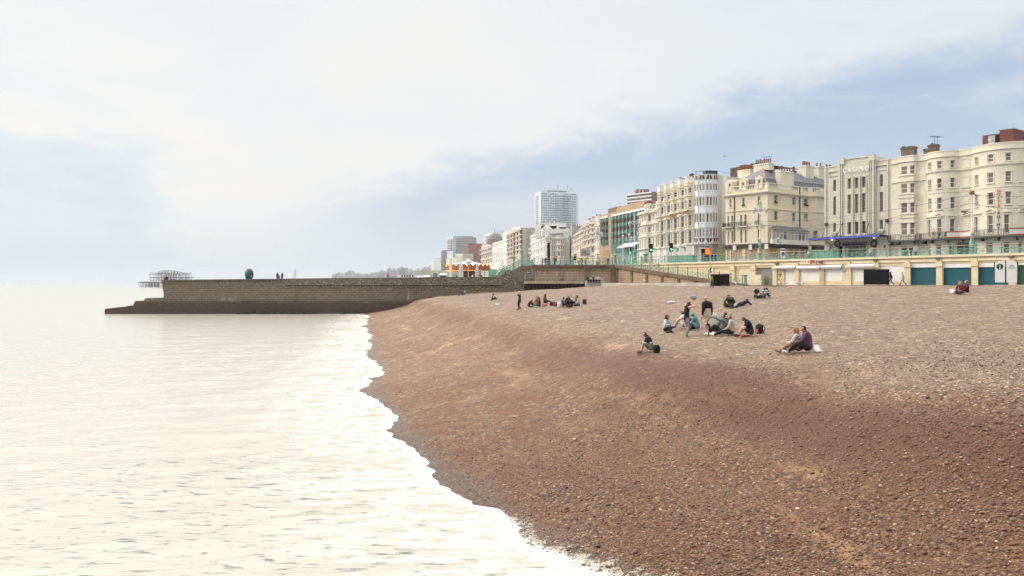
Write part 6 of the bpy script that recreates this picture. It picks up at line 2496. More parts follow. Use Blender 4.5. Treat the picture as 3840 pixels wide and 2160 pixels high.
for(x0, x1, ys) in((780, 798, ((455, 480), (500, 525), (565, 610))), ):
 for ya, yb in ys:
  u0, u1 = rbf.uu(K4, x0), rbf.uu(K4, x1)
  window(rb_, rbf, (u0, u1, Z(K4(0, yb)[1], 885), Z(K4(0, ya)[1], 885)), 'strip', -.1, name = 'window')
r2, r2f, r2z, _ = block('red_brick_wing', 'stepped red brick wing of the offices turned along the front', 'building', K4, 542, 1000, 636, 902, 405, [(470, 495), (540, 570)], 590, 5, MATS['office_brick'], depth = 25, win_w = .5, style = 'strip')
tg, tgf, tgz, _ = block('grey_slab_tower', 'wide grey concrete slab tower with ribbon windows', 'building', K4, 395, 1080, 740, 1080, 282, [(300, 318), (336, 352), (370, 386), (404, 420), (438, 454), (472, 488), (506, 522)], 560, 1, M('grey_concrete', (.34, .36, .33), .8, .08, .2), depth = 25, win_w = .94, style = 'strip', frame = MATS['concrete'], glasses = [MATS['glass_far']], win_as = 'window_band')
mb = MB()
a, b = W(K4(412)[0], 1085), W(K4(692)[0], 1085)
mb.box(a.x, b.x, 1085, 1102, tgz, Z(K4(0, 260)[1], 1085))
mb.build('plant_room', M('plant_blue', (.33, .37, .38), .7), tg)
tb, tbf, tbz, _ = block('tower_bay', 'pale balconied end bay of the grey slab tower', 'building', K4, 310, 1095, 398, 1078, 282, [(300, 318), (336, 352), (370, 386), (404, 420), (438, 454), (472, 488)], 350, 1, M('pale_concrete_far', (.50, .54, .55), .8), depth = 25, win_w = .9, style = 'strip', glasses = [MATS['glass_far']], win_as = 'window_band')
mb = MB()
for y in(320, 354, 388, 422, 456):
 tbf.band(mb, -1, tbf.len*.9, Z(K4(0, y+8)[1], 1085), Z(K4(0, y)[1], 1085), .05, 2.5)
mb.build('balcony', M('balcony_pale', (.60, .63, .63), .7), tb)
block('dark_far_tower', 'dark narrow tower with a white stair strip beyond the grey slab', 'building', K4, 220, 1250, 312, 1230, 478, [(490, 500), (515, 530), (545, 560), (575, 590), (605, 620)], 265, 2, M('far_dark', (.13, .12, .14), .8), depth = 20, win_w = .3, style = 'plain', glasses = [PALE_GLASS])
sf_ = [(60, 720), (75, 680), (95, 640), (110, 600), (215, 585)]
for i in range(4):
 x0 = sf_[i][0]
 x1 = 222 if i == 3 else sf_[i+1][0]+4
 block('stepped_far_flats', ['lowest seaward step of the white stepped flats', 'second step of the white stepped flats', 'third step of the white stepped flats', 'tallest landward part of the white stepped flats'][i], 'building', K4, x0, 1520-i*20, x1, 1500-i*20, sf_[i+1][1]+(0 if i<3 else 0)-(0), [(y, y+9) for y in range(sf_[i+1][1]+12, 790, 24)], (x0+x1)/2, 1 if i<3 else 3, M('far_white', (.56, .58, .56), .8, .08, .1), depth = 25, win_w = .8, style = 'plain', glasses = [MATS['glass_far']], group = 'white stepped flats far along the front', win_as = 'window_band')
block('low_far_hotel', 'low pale hotel with arcade windows left of the red brick block', 'building', K4, 298, 900, 440, 880, 595, [(615, 632), (648, 662)], 370, 8, M('far_cream', (.54, .53, .47), .85, .1, .2), win_w = .4)
block('low_far_house', 'small pale house with parapet in front of the brick offices', 'building', K4, 432, 860, 545, 850, 530, [(575, 600), (625, 650)], 490, 4, MATS['far_cream'], win_w = .4)
# tall white tower
TD = 930.0
TWp = Fac([tuple(W(K3(150)[0], TD+22)), tuple(W(K3(212)[0], TD)), tuple(W(K3(633)[0], TD+14))])
st_ = thing('white_tower_block', 'tall white residential tower with stacked balcony bands above the seafront', 'tower block', (*TWp.at(40), ROAD))
zT = lambda y:Z(K3(0, y)[1], TD)
ztt = zT(183)
mb = MB()
TWp.wall(mb, 0, TWp.len, ROAD, ztt, [], 0)
TWp.close(mb, 0, TWp.len, ROAD, ztt, backpts(TWp, 22))
TOWW = M('tower_white', (.70, .74, .76), .7, .04, .1)
mb.build('wall', TOWW, st_)
mb = MB()
TWp.band(mb, TWp.uu(K3, 232), TWp.uu(K3, 615), ztt, zT(152), -14, -1)
mb.build('penthouse', TOWW, st_)
GFL = MATS['glass_far']
nf = 15
for k in range(nf):
 ya = 200+k*28.0
 zb_, za = zT(ya+15), zT(ya)
 for(x0, x1, mt) in((216, 400, GFL), (400, 480, M('tower_shadow', (.47, .49, .47), .8, .25, .2)), (482, 545, GFL), (552, 628, GFL)):  # strip behind the balconies is no glazing: balcony shade put into its colour
  mb = MB()
  ua, ub_ = TWp.uu(K3, x0), TWp.uu(K3, x1)
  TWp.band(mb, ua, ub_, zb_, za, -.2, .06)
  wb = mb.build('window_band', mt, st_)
  mb = MB()
  n_ = int((ub_-ua)/2.6)
  rnd = random.Random(k*7+x0)
  for j in range(1, n_):
   u = ua+(ub_-ua)*j/n_
   w_ = rnd.choice((.3, .3, .5, 1.2))
   TWp.band(mb, u-w_/2, u+w_/2, zb_, za, .062, .12)
  mb.build('mullion', TOWW, wb)
 mb = MB()
 TWp.band(mb, TWp.uu(K3, 398), TWp.uu(K3, 556), zT(ya+23), zT(ya+15), .0, 1.8)
 TWp.band(mb, .2, TWp.uu(K3, 190), zT(ya+22), zT(ya+14), .0, 1.6)
 mb.build('balcony', TOWW, st_)
 mb = MB()
 TWp.band(mb, TWp.uu(K3, 158), TWp.uu(K3, 182), zb_, za, -.2, .06)
 mb.build('window', GFL, st_)
for x, y0 in((400, 62), (540, 70), (588, 118), (602, 112)):
 q = TWp.at(TWp.uu(K3, x), -8)
 mb = MB()
 mb.tube([(*q, zT(155)), (*q, zT(y0))], [.45, .12], 5)
 if x<420:
  for k in range(4):
   mb.box(q.x-.9, q.x+.9, q.y-.15, q.y+.15, zT(140-k*14), zT(138-k*14))
 mb.build('mast', M('mast_grey', (.30, .31, .33), .6), st_)
mb = MB()
TWp.band(mb, TWp.uu(K3, 290), TWp.uu(K3, 520), zT(180), zT(165), -.9, -.8)
mb.build('penthouse_windows', GFL, st_)
bt, btf, btz, _ = block('brick_banded_tower', 'brown brick flats with white floor bands rising behind the glass hotel', 'building', K7, 1312, 620, 1760, 600, 118, [(150, 178), (212, 240), (262, 290)], 1500, 1, M('tower_brick', (.26, .17, .14), .85, .1, .3), depth = 20, win_w = .86, style = 'strip', glasses = [GLASS[2]], win_as = 'window_band')
mb = MB()
for(ya, yb) in((118, 142), (180, 205), (243, 268), (300, 320)):
 btf.band(mb, 0, btf.len, Z(K7(0, yb)[1], 610), Z(K7(0, ya)[1], 610), .02, 1.0)
mb.build('floor_band', M('band_white', (.64, .64, .64), .7), bt)
mb = MB()
a, b = W(K7(1480)[0], 612), W(K7(1712)[0], 612)
mb.box(a.x, b.x, 612, 622, btz, Z(K7(0, 45)[1], 612))
pr_ = mb.build('plant_room', M('tower_brick2', (.24, .14, .11), .85, .1), bt)
mb = MB()
for x0, x1 in((1520, 1550), (1585, 1612)):
 a, b = W(K7(x0)[0], 611.8), W(K7(x1)[0], 611.8)
 mb.box(a.x, b.x, 611.6, 611.95, btz+.5, Z(K7(0, 55)[1], 612))
mb.build('door', M('plant_door', (.5, .52, .55), .6), pr_)
# far coast: pale blocks in the haze
FW = M('far_block', (.50, .50, .49), .85, .12, .02)
FW2 = M('far_block_2', (.42, .42, .42), .85, .12, .02)
defs = [(205, 262, 222, 3300), (250, 318, 198, 3300), (262, 350, 225, 3100), (352, 450, 192, 3000), (392, 440, 178, 3020), (440, 575, 210, 2950), (575, 640, 216, 3000), (640, 700, 206, 2700), (690, 760, 195, 2650), (752, 830, 182, 2500), (850, 900, 150, 2050), (890, 975, 158, 2000), (970, 1080, 140, 2050), (1078, 1180, 168, 1900), (1170, 1260, 160, 1850), (1255, 1330, 150, 1800), (1325, 1380, 128, 1750)]
for i, (x0, x1, y0, D_) in enumerate(defs):
 a, b = W(KC(x0)[0], D_), W(KC(x1)[0], D_)
 mb = MB()
 zt_f = Z(KC(0, y0)[1], D_)
 root = thing('far_building', 'pale hazy seafront block number %s counted from the sea end of the far coast'%('one two three four five six seven eight nine ten eleven twelve thirteen fourteen fifteen sixteen seventeen'.split()[i]), 'building', (a.x, D_, 5), group = 'hazy blocks along the far coast')
 mb.box(a.x, b.x, D_, D_+40, 0, zt_f)
 mb.box(a.x+(b.x-a.x)*.3, a.x+(b.x-a.x)*.55, D_+5, D_+25, zt_f, zt_f+4)
 mb.build('wall', FW if i%3 else FW2, root)
 nfl = max(2, int((zt_f-8)/5))
 for k in range(nfl):
  mb = MB()
  zz = 9+(zt_f-10)*k/nfl
  mb.box(a.x+2, b.x-2, D_-.3, D_+.1, zz, zz+1.6)
  mb.build('window_band', GFL, root)
mb = MB()
a, b = W(KC(968)[0], 420), W(KC(1190)[0], 420)
mb.box(a.x, b.x, 420, 428, 5.4, Z(KC(0, 222)[1], 420))
hut = thing('white_hut_row', 'low white flat-roofed pavilion with small dark portholes on the esplanade', 'pavilion', (a.x, 420, 5.4))
mb.build('wall', MATS['stucco_white'], hut)
for k in range(5):
 x = a.x+(b.x-a.x)*(.28+.14*k)
 mb = MB()
 mb.tube([(x, 419.9, Z(KC(0, 235)[1], 420)), (x, 420.1, Z(KC(0, 235)[1], 420))], .55, 8)
 mb.build('porthole', GLASS[0], hut)
mb = MB()
q = W(K5(1832)[0], 6500)
mb.lathe([(13, 0), (9, Z(K5(0, 122)[1], 6500)*.8), (9, Z(K5(0, 122)[1], 6500))], (q.x, 6500, 0), 10)
tag(mb.build('far_chimney', FW2, None, True), 'thin tall chimney far off in the haze over the groyne', 'chimney')
# ================================================================== lamps
LANT = M('lantern_glass', (.55, .57, .52), .2, .1)
def on(x, v, z = ROAD):
 q = L(t_of(x, v), v)
 return(q.x, q.y, z)
def at_d(x, D, z = ROAD):
 q = W(x, D)
 return(q.x, q.y, z)
def lantern(p, s = 1.0, hang = False):
 mb = MB()
 mb.lathe([(.10*s, 0), (.26*s, .45*s), (.30*s, .5*s)], p, 6)
 mb2 = MB()
 mb2.lathe([(.34*s, .5*s), (.22*s, .68*s), (.08*s, .78*s), (.05*s, .95*s)], p, 6)
 return mb, mb2
lamp2 = thing('twin_lamp_post', 'ornate green and white lamp post with two lanterns in front of the corner pub', 'lamp post', on(2850, 3.2), 0, 'ornate twin lamp posts', world = False)
lamp2.rotation_euler = (0, 0, R(150))
mb = MB()
mb.lathe([(.42, 0), (.42, .5), (.30, .6), (.28, 1.3), (.36, 1.4), (.36, 1.55), (.24, 1.7), (.22, 2.6), (.30, 2.75), (.22, 2.9), (.16, 3.6)], n = 10)
mb.build('base', MATS['green_paint'], lamp2, True)
mb = MB()
mb.lathe([(.16, 3.6), (.21, 3.75), (.13, 3.9), (.10, 7.6), (.17, 7.7), (.10, 7.85), (.09, 8.9)], n = 10)
mb.build('column', MATS['pole_white'], lamp2, True)
ORN = M('ornament_grey', (.36, .41, .40), .5, .25, 4)
mb = MB()
for s_ in(-1, 1):
 mb.tube([(s_*.08, 0, 7.5), (s_*.5, 0, 7.35), (s_*.95, 0, 7.55), (s_*.95, 0, 7.85)], .05, 5)
 mb.tube([(s_*.08, 0, 8.7), (s_*.35, 0, 8.9), (s_*.6, 0, 8.5), (s_*.35, 0, 8.1), (s_*.1, 0, 8.3)], .055, 5)
 mb.tube([(s_*.3, 0, 8.2), (s_*.75, 0, 8.75), (s_*1.0, 0, 8.85)], .05, 5)
 mb.tube([(s_*.05, 0, 9.2), (s_*.28, 0, 9.4), (s_*.05, 0, 9.7)], .05, 5)
mb.lathe([(.10, 8.9), (.24, 9.1), (.10, 9.35), (.20, 9.7), (.08, 9.95), (.03, 10.3)], n = 8)
mb.ball((0, 0, 8.5), (.34, .12, .42), 8, 6)
mb.build('bracket', ORN, lamp2, True)
for s_ in(-1, 1):
 a, b = lantern((s_*.95, 0, 7.85), 1.15)
 ln = a.build('lantern', LANT, lamp2)
 b.build('lantern_cap', ORN, ln)
for(x, D, lab) in((2380, 158, 'ornate twin lantern lamp post in front of the green glass hotel'), (2241, 190, 'ornate twin lantern lamp post between pink terrace and tan hotel'), (2145, 205, 'ornate twin lantern lamp post in front of the pale pink terrace'), (2061, 208, 'ornate twin lantern lamp post beside the dark round pillar')):
 dup(lamp2, at_d(x, D), R(170), lab)
lamp1 = thing('street_lamp', 'single lantern street lamp in front of the bay fronted hotel', 'street lamp', at_d(2505, 152), 0, 'single lantern street lamps', world = False)
mb = MB()
mb.lathe([(.2, 0), (.2, .8), (.12, .9), (.10, 2.2), (.07, 2.4), (.055, 5.6)], n = 8)
mb.build('column', MATS['pole_white'], lamp1, True)
mb = MB()
mb.tube([(-.28, 0, 5.65), (.28, 0, 5.65)], .035, 5)
mb.lathe([(.055, 5.55), (.14, 5.7), (.08, 5.8)], n = 8)
mb.build('bracket', ORN, lamp1)
a, b = lantern((0, 0, 5.8), .95)
ln = a.build('lantern', LANT, lamp1)
b.build('lantern_cap', ORN, ln)
for x, D, lab in((2336, 165, 'single lantern street lamp left of the white blinds'), (2360, 160, 'left of two close single lantern street lamps by the green glass hotel'), (2368, 172, 'right of two close single lantern street lamps by the green glass hotel'), (2392, 156, 'single lantern street lamp right of the tall twin lamp post'), (1956+2, 240, 'pale single lantern street lamp behind the head of the steps')):
 dup(lamp1, at_d(x, D), 0, lab)
fp = thing('festoon_pole', 'rusty white pole with green base carrying wires in front of the hostel', 'pole', on(3645, 3.0), 0, world = False)
mb = MB()
mb.lathe([(.42, 0), (.42, .3), (.30, .4), (.28, 1.1), (.38, 1.2), (.30, 1.4), (.32, 1.9), (.16, 2.3), (.15, 2.9)], n = 10)
mb.build('base', MATS['green_paint'], fp, True)
mb = MB()
mb.lathe([(.14, 2.9), (.22, 3.0), (.20, 3.5), (.12, 3.6), (.10, 8.2)], n = 10)
mb.build('column', M('rust_pole', (.62, .57, .48), .6, .15, 2, 0, 10, .4, .9, scol = (.36, .15, .06)), fp, True)
mb = MB()
mb.box(-.35, .35, -.12, .12, 8.0, 8.2)
mb.box(-.2, .2, -.2, .2, 8.2, 8.5)
mb.build('wire_head', M('rust', (.26, .13, .07), .8, .3, 6), fp)
mb = MB()
mb.tube([(-.1, 0, 5.7), (-.9, -.5, 5.75), (-1.3, -.7, 5.7)], .06, 5)
mb.box(-1.8, -1.2, -.85, -.6, 5.6, 5.8)
mb.build('side_lamp', MATS['lead_dark'], fp)
def wire(name, lab, pts, sag):
 mb = MB()
 for(a, b) in zip(pts[:-1], pts[1:]):
  a, b = Vector(a), Vector(b)
  seg = []
  for i in range(15):
   f = i/14
   p = a.lerp(b, f)
   p.z -= sag*4*f*(1-f)
   seg.append(p)
  mb.tube(seg, .022, 4, False)
  for i in range(1, 14):
   mb.ball(seg[i]-Vector((0, 0, .08)), .055, 5, 4)
 tag(mb.build(name, MATS['lead_dark']), lab, 'wire', 'festoon wires along the promenade')
A_ = Vector(on(3645, 3.0))
B_ = Vector(on(2850, 3.2))
C_ = Vector(at_d(2505, 152))
D_ = Vector(at_d(2380, 158))
E_ = Vector(on(4060, 3.0))
wire('festoon_wire', 'upper festoon wire from the rusty pole past the casino to the hotels', [E_+Vector((0, 0, 8.2)), A_+Vector((0, 0, 8.1)), B_+Vector((0, 0, 6.6)), D_+Vector((0, 0, 6.6))], .9)
wire('festoon_wire', 'lower festoon wire from the rusty pole past the casino to the hotels', [E_+Vector((0, 0, 6.9)), A_+Vector((0, 0, 6.9)), B_+Vector((0, 0, 6.0)), D_+Vector((0, 0, 6.0))], 1.1)
# ================================================================== signals and signs
BLK = MATS['black_plastic']
tl = thing('traffic_light', 'traffic light showing green in front of the dormered house', 'traffic light', at_d(2442, 150), 0, 'traffic lights', world = False)
def traffic(root, lit):
 mb = MB()
 mb.tube([(0, 0, 0), (0, 0, 2.7)], .06, 6)
 mb.build('pole', BLK, root)
 mb = MB()
 mb.box(-.24, .24, -.16, .16, 2.5, 3.9)
 mb.box(-.34, .34, -.02, .02, 2.4, 4.0)
 hd = mb.build('signal_head', BLK, root)
 for k, z_ in enumerate((3.6, 3.2, 2.8)):
  mb = MB()
  mb.tube([(0, -.2, z_), (0, -.155, z_)], .15, 10)
  on_ = (lit == 'green' and k == 2) or(lit == 'red' and k == 0)
  mt = emit('signal_green', (.08, 1.0, .55), 5.0) if on_ and lit == 'green' else emit('signal_red', (1.0, .06, .03), 5.0) if on_ else M('lens_dark', (.05, .03, .025), .3)
  mb.build('lens', mt, hd)
traffic(tl, 'green')
dup(tl, at_d(2362, 162), 0, 'traffic light showing green in front of the green glass hotel')
dup(tl, at_d(2517, 147), 0, 'traffic light showing green in front of the bay fronted hotel')
tr = thing('traffic_light', 'traffic light showing red beside the big direction sign', 'traffic light', at_d(2157, 200), 0, 'traffic lights', world = False)
traffic(tr, 'red')
dup(tr, at_d(2083, 215), 0, 'traffic light showing red right of the dark round pillar')
ds = thing('direction_sign', 'large grey road direction sign with rows of dark lettering above the terrace railing', 'road sign', at_d(2195, 205), 0, world = False)
w_ = 38/F*205
z1, z0 = Z(934, 205)-ROAD, Z(961, 205)-ROAD
for x in(-w_*.3, w_*.3):
 mb = MB()
 mb.tube([(x, .05, 0), (x, .05, z1)], .07, 6)
 mb.build('post', MATS['galvanised'], ds)
mb = MB()
mb.box(-w_/2, w_/2, -.06, 0, z0, z1)
bd = mb.build('board', M('sign_grey', (.34, .38, .39), .5, .06), ds)
mb = MB()
mb.box(-w_/2, w_/2, -.075, -.061, z1-.1, z1)
mb.box(-w_/2, w_/2, -.075, -.061, z0, z0+.1)
mb.build('border', M('sign_border', (.62, .64, .63), .5), bd)
mb = MB()
for(f0, f1, h) in((.08, .30, .82), (.35, .70, .66), (.08, .55, .48), (.45, .85, .30), (.10, .28, .14), (.40, .75, .12)):
 mb.box(-w_/2+w_*f0, -w_/2+w_*f1, -.072, -.062, z0+(z1-z0)*h, z0+(z1-z0)*(h+.09))
mb.build('lettering', M('sign_ink', (.05, .055, .06), .6), bd)
pl = thing('round_pillar', 'tall dark round pillar standing behind the terrace railing', 'pillar', at_d(2057.5, 190), 0, world = False)
mb = MB()
mb.lathe([(.40, 0), (.36, .3), (.36, Z(911, 190)-ROAD-.15), (.40, Z(911, 190)-ROAD-.1), (.40, Z(911, 190)-ROAD)], n = 16)
mb.build('shaft', M('pillar_dark', (.022, .024, .04), .35, .2), pl, True)
sb = thing('street_notice', 'white street notice board with a dial above a small orange plate', 'sign', at_d(1987, 190), 0, world = False)
mb = MB()
mb.tube([(0, .05, 0), (0, .05, Z(932, 190)-ROAD)], .05, 6)
mb.build('post', MATS['galvanised'], sb)
mb = MB()
mb.box(-.33, .33, -.04, 0, Z(953, 190)-ROAD, Z(931, 190)-ROAD)
bd = mb.build('board', MATS['letter_white'], sb)
mb = MB()
mb.tube([(.22*math.cos(t), -.05, Z(941, 190)-ROAD+.22*math.sin(t)) for t in[i*math.pi/6 for i in range(13)]], .04, 5, False)
mb.tube([(-.05, -.05, Z(941, 190)-ROAD-.05), (.12, -.05, Z(941, 190)-ROAD+.12)], .03, 4)
mb.build('dial', M('sign_ink', (.05, .055, .06), .6), bd)
mb = MB()
mb.box(-.24, .24, -.04, 0, Z(962, 190)-ROAD, Z(954, 190)-ROAD)
mb.build('plate', M('plate_orange', (.62, .30, .06), .6), sb)
bs = thing('bus_stop_sign', 'small green and white bus stop flag on a dark pole before the pub', 'sign', on(2918, 4), 0, world = False)
bs.rotation_euler = (0, 0, R(10))
mb = MB()
mb.tube([(.28, 0, 0), (.28, 0, 3.9)], .05, 6)
mb.build('pole', MATS['dark_metal'], bs)
mb = MB()
mb.box(-.28, .24, -.03, .03, 2.8, 3.9)
fl = mb.build('flag', M('flag_white', (.62, .66, .55), .5), bs)
mb = MB()
mb.box(-.20, .16, -.035, -.031, 3.0, 3.6)
mb.build('green_mark', M('flag_green', (.18, .36, .12), .5), fl)
ns = thing('parking_sign', 'white notice with a dark round badge behind the green railing by the pub', 'sign', on(2936, 2.5), R(15), world = False)
mb = MB()
mb.box(-.42, .42, -.03, .03, .5, 2.0)
bd = mb.build('board', MATS['letter_white'], ns)
mb = MB()
mb.tube([(0, -.05, 1.15), (0, -.031, 1.15)], .32, 12)
mb.box(-.4, .4, -.04, -.031, 1.65, 1.85)
mb.build('badge', M('badge_dark', (.06, .04, .08), .6), bd)
for x, v, w_, lab in((3090, 4.0, 3.6, 'teal green storage box behind the railing below the casino canopy'), (2558, 3.0, 5.5, 'long green storage box behind the railing below the faceted tower')):
 g0 = thing('storage_box', lab, 'storage box', on(x, v), math.atan2(.8, -.6)+math.pi, world = False)
 mb = MB()
 mb.box(-w_/2, w_/2, -.7, .7, 0, 1.45)
 mb.build('body', M('box_green', (.15, .34, .265), .6, .1), g0)
 mb = MB()
 mb.box(-w_/2-.08, w_/2+.08, -.78, .78, 1.452, 1.58)
 mb.build('lid', M('box_green_lid', (.18, .37, .29), .6, .1), g0)
 mb = MB()
 for k in range(7):
  x_ = -w_/2+w_*k/6
  mb.box(x_-.04, x_+.04, -.74, -.702, 0, 1.4)
 mb.build('ribs', MATS['green_paint'], g0)
 # ================================================================== information boards on the lower promenade
q = L(t_of(K1c(1655)[0], -3.2), -3.2)
inf = thing('information_sign', 'twin white information boards between black posts with a round letter i', 'sign', (q.x, q.y, PROM), math.atan2(-.9, .55), world = False)
inf.rotation_euler = (0, 0, math.atan2(-.62, .78)+.35)
D_ = q.y
sx = D_/F/4.025
zb_, zt_i = Z(K1c(0, 1203)[1], D_)-PROM, Z(K1c(0, 905)[1], D_)-PROM
cs = math.cos(inf.rotation_euler.z)
sx/=max(.5, cs+math.sin(inf.rotation_euler.z)*.0)
for(x0, x1, sg_) in((1522, 1648, -1), (1668, 1800, 1)):
 a, b = (x0-1658)*sx, (x1-1658)*sx
 mb = MB()
 n = 10
 prof = [(a, zb_), (b, zb_)]
 hi = Z(K1c(0, 872)[1], D_)-PROM
 arc_ = []
 for k in range(n+1):
  f = k/n
  x = b+(a-b)*f
  r_ = (x-b)/(a-b) if sg_<0 else(a-x)/(a-b)
  arc_.append((x, zt_i-.25+(hi-zt_i+.25)*math.sqrt(max(0, 1-r_*r_))))
 prof += arc_
 vs = [(x, -.03, z_) for x, z_ in prof]+[(x, .03, z_) for x, z_ in prof]
 m_ = len(prof)
 mb.add(vs, [tuple(range(m_)), tuple(range(2*m_-1, m_-1, -1))]+[(k, (k+1)%m_, m_+(k+1)%m_, m_+k) for k in range(m_)])
 bd = mb.build('board', M('board_white', (.76, .77, .73), .4, .03), inf)
 xc = (a+b)/2
 if sg_<0:
  zc = Z(K1c(0, 966)[1], D_)-PROM
  r_ = 43*sx
  mb = MB()
  mb.tube([(xc, -.045, zc), (xc, -.032, zc)], r_, 20)
  mb.build('badge', M('badge_green', (.02, .06, .035), .5), bd)
  me = text_mesh('i', r_*2.1, .01, 'lettering', .012)
  me.materials.append(MATS['letter_white'])
  o = link('lettering', me, bd)
  o.location = (xc, -.055, zc-r_*.72)
  o.rotation_euler = (R(90), 0, 0)
 else:
  mb = MB()
  zc = Z(K1c(0, 962)[1], D_)-PROM
  for k, (dx, h_) in enumerate(((-28, 10), (-18, 16), (-8, 12), (2, 24), (12, 12), (22, 16), (30, 10))):
   x = xc+dx*sx
   mb.box(x-4*sx, x+4*sx, -.04, -.032, zc, zc+h_*sx)
  mb.box(xc-34*sx, xc+34*sx, -.04, -.032, zc-2*sx, zc)
  for r0, w_ in((-16, 48), (-32, 44)):
   mb.box(xc-w_*sx, xc+w_*sx, -.04, -.032, zc+(r0-6)*sx, zc+r0*sx)
  mb.build('emblem', M('emblem_grey', (.20, .24, .22), .5), bd)
for x in(1516, 1658, 1806):
 mb = MB()
 mb.tube([((x-1658)*sx, 0, 0), ((x-1658)*sx, 0, Z(K1c(0, 873 if x == 1658 else 900)[1], D_)-PROM)], .055, 8)
 mb.build('post', M('post_dark', (.03, .025, .05), .4), inf)
 # ================================================================== black containers
def container(name, lab, pos, w_, d_, h_, rz, leaves = 2):
 r_ = thing(name, lab, 'container', pos, rz, 'black containers on the promenade', world = False)
 mb = MB()
 mb.box(-w_/2, w_/2, -d_/2, d_/2, .08, h_-.06)
 mb.build('body', BLK, r_)
 for k in range(leaves):
  x0, x1 = -w_/2+w_*k/leaves+.03, -w_/2+w_*(k+1)/leaves-.03
  mb = MB()
  mb.box(x0, x1, -d_/2-.03, -d_/2-.002, .14, h_-.1)
  mb.build('door', M('black_door', (.010, .010, .012), .55, .35, 4, .2, 15, .12), r_)
 mb = MB()
 mb.box(-w_/2-.05, w_/2+.05, -d_/2-.05, d_/2+.05, h_-.058, h_)
 mb.build('lid', M('black_lid', (.025, .025, .028), .6, .2, spec = .15), r_)
 for x in(-w_/2+.1, w_/2-.1):
  for y in(-d_/2+.12, d_/2-.12):
   mb = MB()
   mb.tube([(x-.04, y, .07), (x+.04, y, .07)], .07, 8)
   mb.build('wheel', BLK, r_)
 return r_
q = L(t_of(K1d(1052)[0], -3.0), -3.0)
wd_ = (K1d(1230)[0]-K1d(870)[0])/F*q.y
rz = math.atan2(-.45, .89)
container('black_container', 'wide matt black container in front of the white shutters', (q.x, q.y, PROM), wd_/math.cos(rz)*.92, 1.1, Z(K1d(0, 1065)[1], q.y)-PROM, rz, 1)
q = W(K2(731)[0], 116)
hz_ = Z(K2(0, 1212)[1], 116)
gz = tz_(q.x, q.y)
gz = max(gz, 5.3)
container('black_container', 'left of two black containers at the foot of the ramp', (q.x, q.y, gz), (K2(766)[0]-K2(697)[0])/F*116, 1.2, hz_-gz, R(4), 1)
q = W(K2(813)[0], 115.6)
container('black_container', 'right of two black containers at the foot of the ramp', (q.x, q.y, gz), (K2(860)[0]-K2(767)[0])/F*115.6, 1.2, hz_-gz+.02, R(-3), 1)
# ================================================================== groyne sculpture, pier ruin
q = GR.at(GR.uu(K5, 1400, -3), -3)
zr_ = GR.zz(K5, 1400, 222, -3)
bm = bmesh.new()
sc_ = []
Rm, rm = .70, .50
for i in range(36):
 for j in range(16):
  a, b = 2*math.pi*i/36, 2*math.pi*j/16
  sc_.append(((Rm+rm*math.cos(b))*math.cos(a), rm*.95*math.sin(b), (Rm+rm*math.cos(b))*math.sin(a)+Rm+rm-.25))
mb = MB()
mb.add(sc_, [(i*16+j, i*16+(j+1)%16, ((i+1)%36)*16+(j+1)%16, ((i+1)%36)*16+j) for i in range(36) for j in range(16)])
bz = thing('bronze_sculpture', 'green bronze ring shaped sculpture standing on top of the groyne', 'sculpture', (q.x, q.y, zr_), R(79), world = False)
mb.build('ring', M('verdigris', (.03, .12, .09), .5, .3, 1.5, .3, 6, .5, .4, scol = (.03, .05, .04)), bz, True)
mb = MB()
mb.lathe([(.75, -.4), (.7, .06), (.6, .1)], (0, 0, 0), 14)
mb.build('plinth', MATS['coping'], bz)
PD = 1585.0
px_ = lambda x:W(K5b(x)[0], PD).x
pz_ = lambda y:Z(K5b(0, y)[1], PD)
wp = thing('ruined_pier', 'rusting skeleton of a ruined pier pavilion standing in the sea', 'pier', (px_(900), PD, 0))
RUS = M('rust_iron', (.10, .085, .08), .8, .3, .1)
rr = random.Random(5)
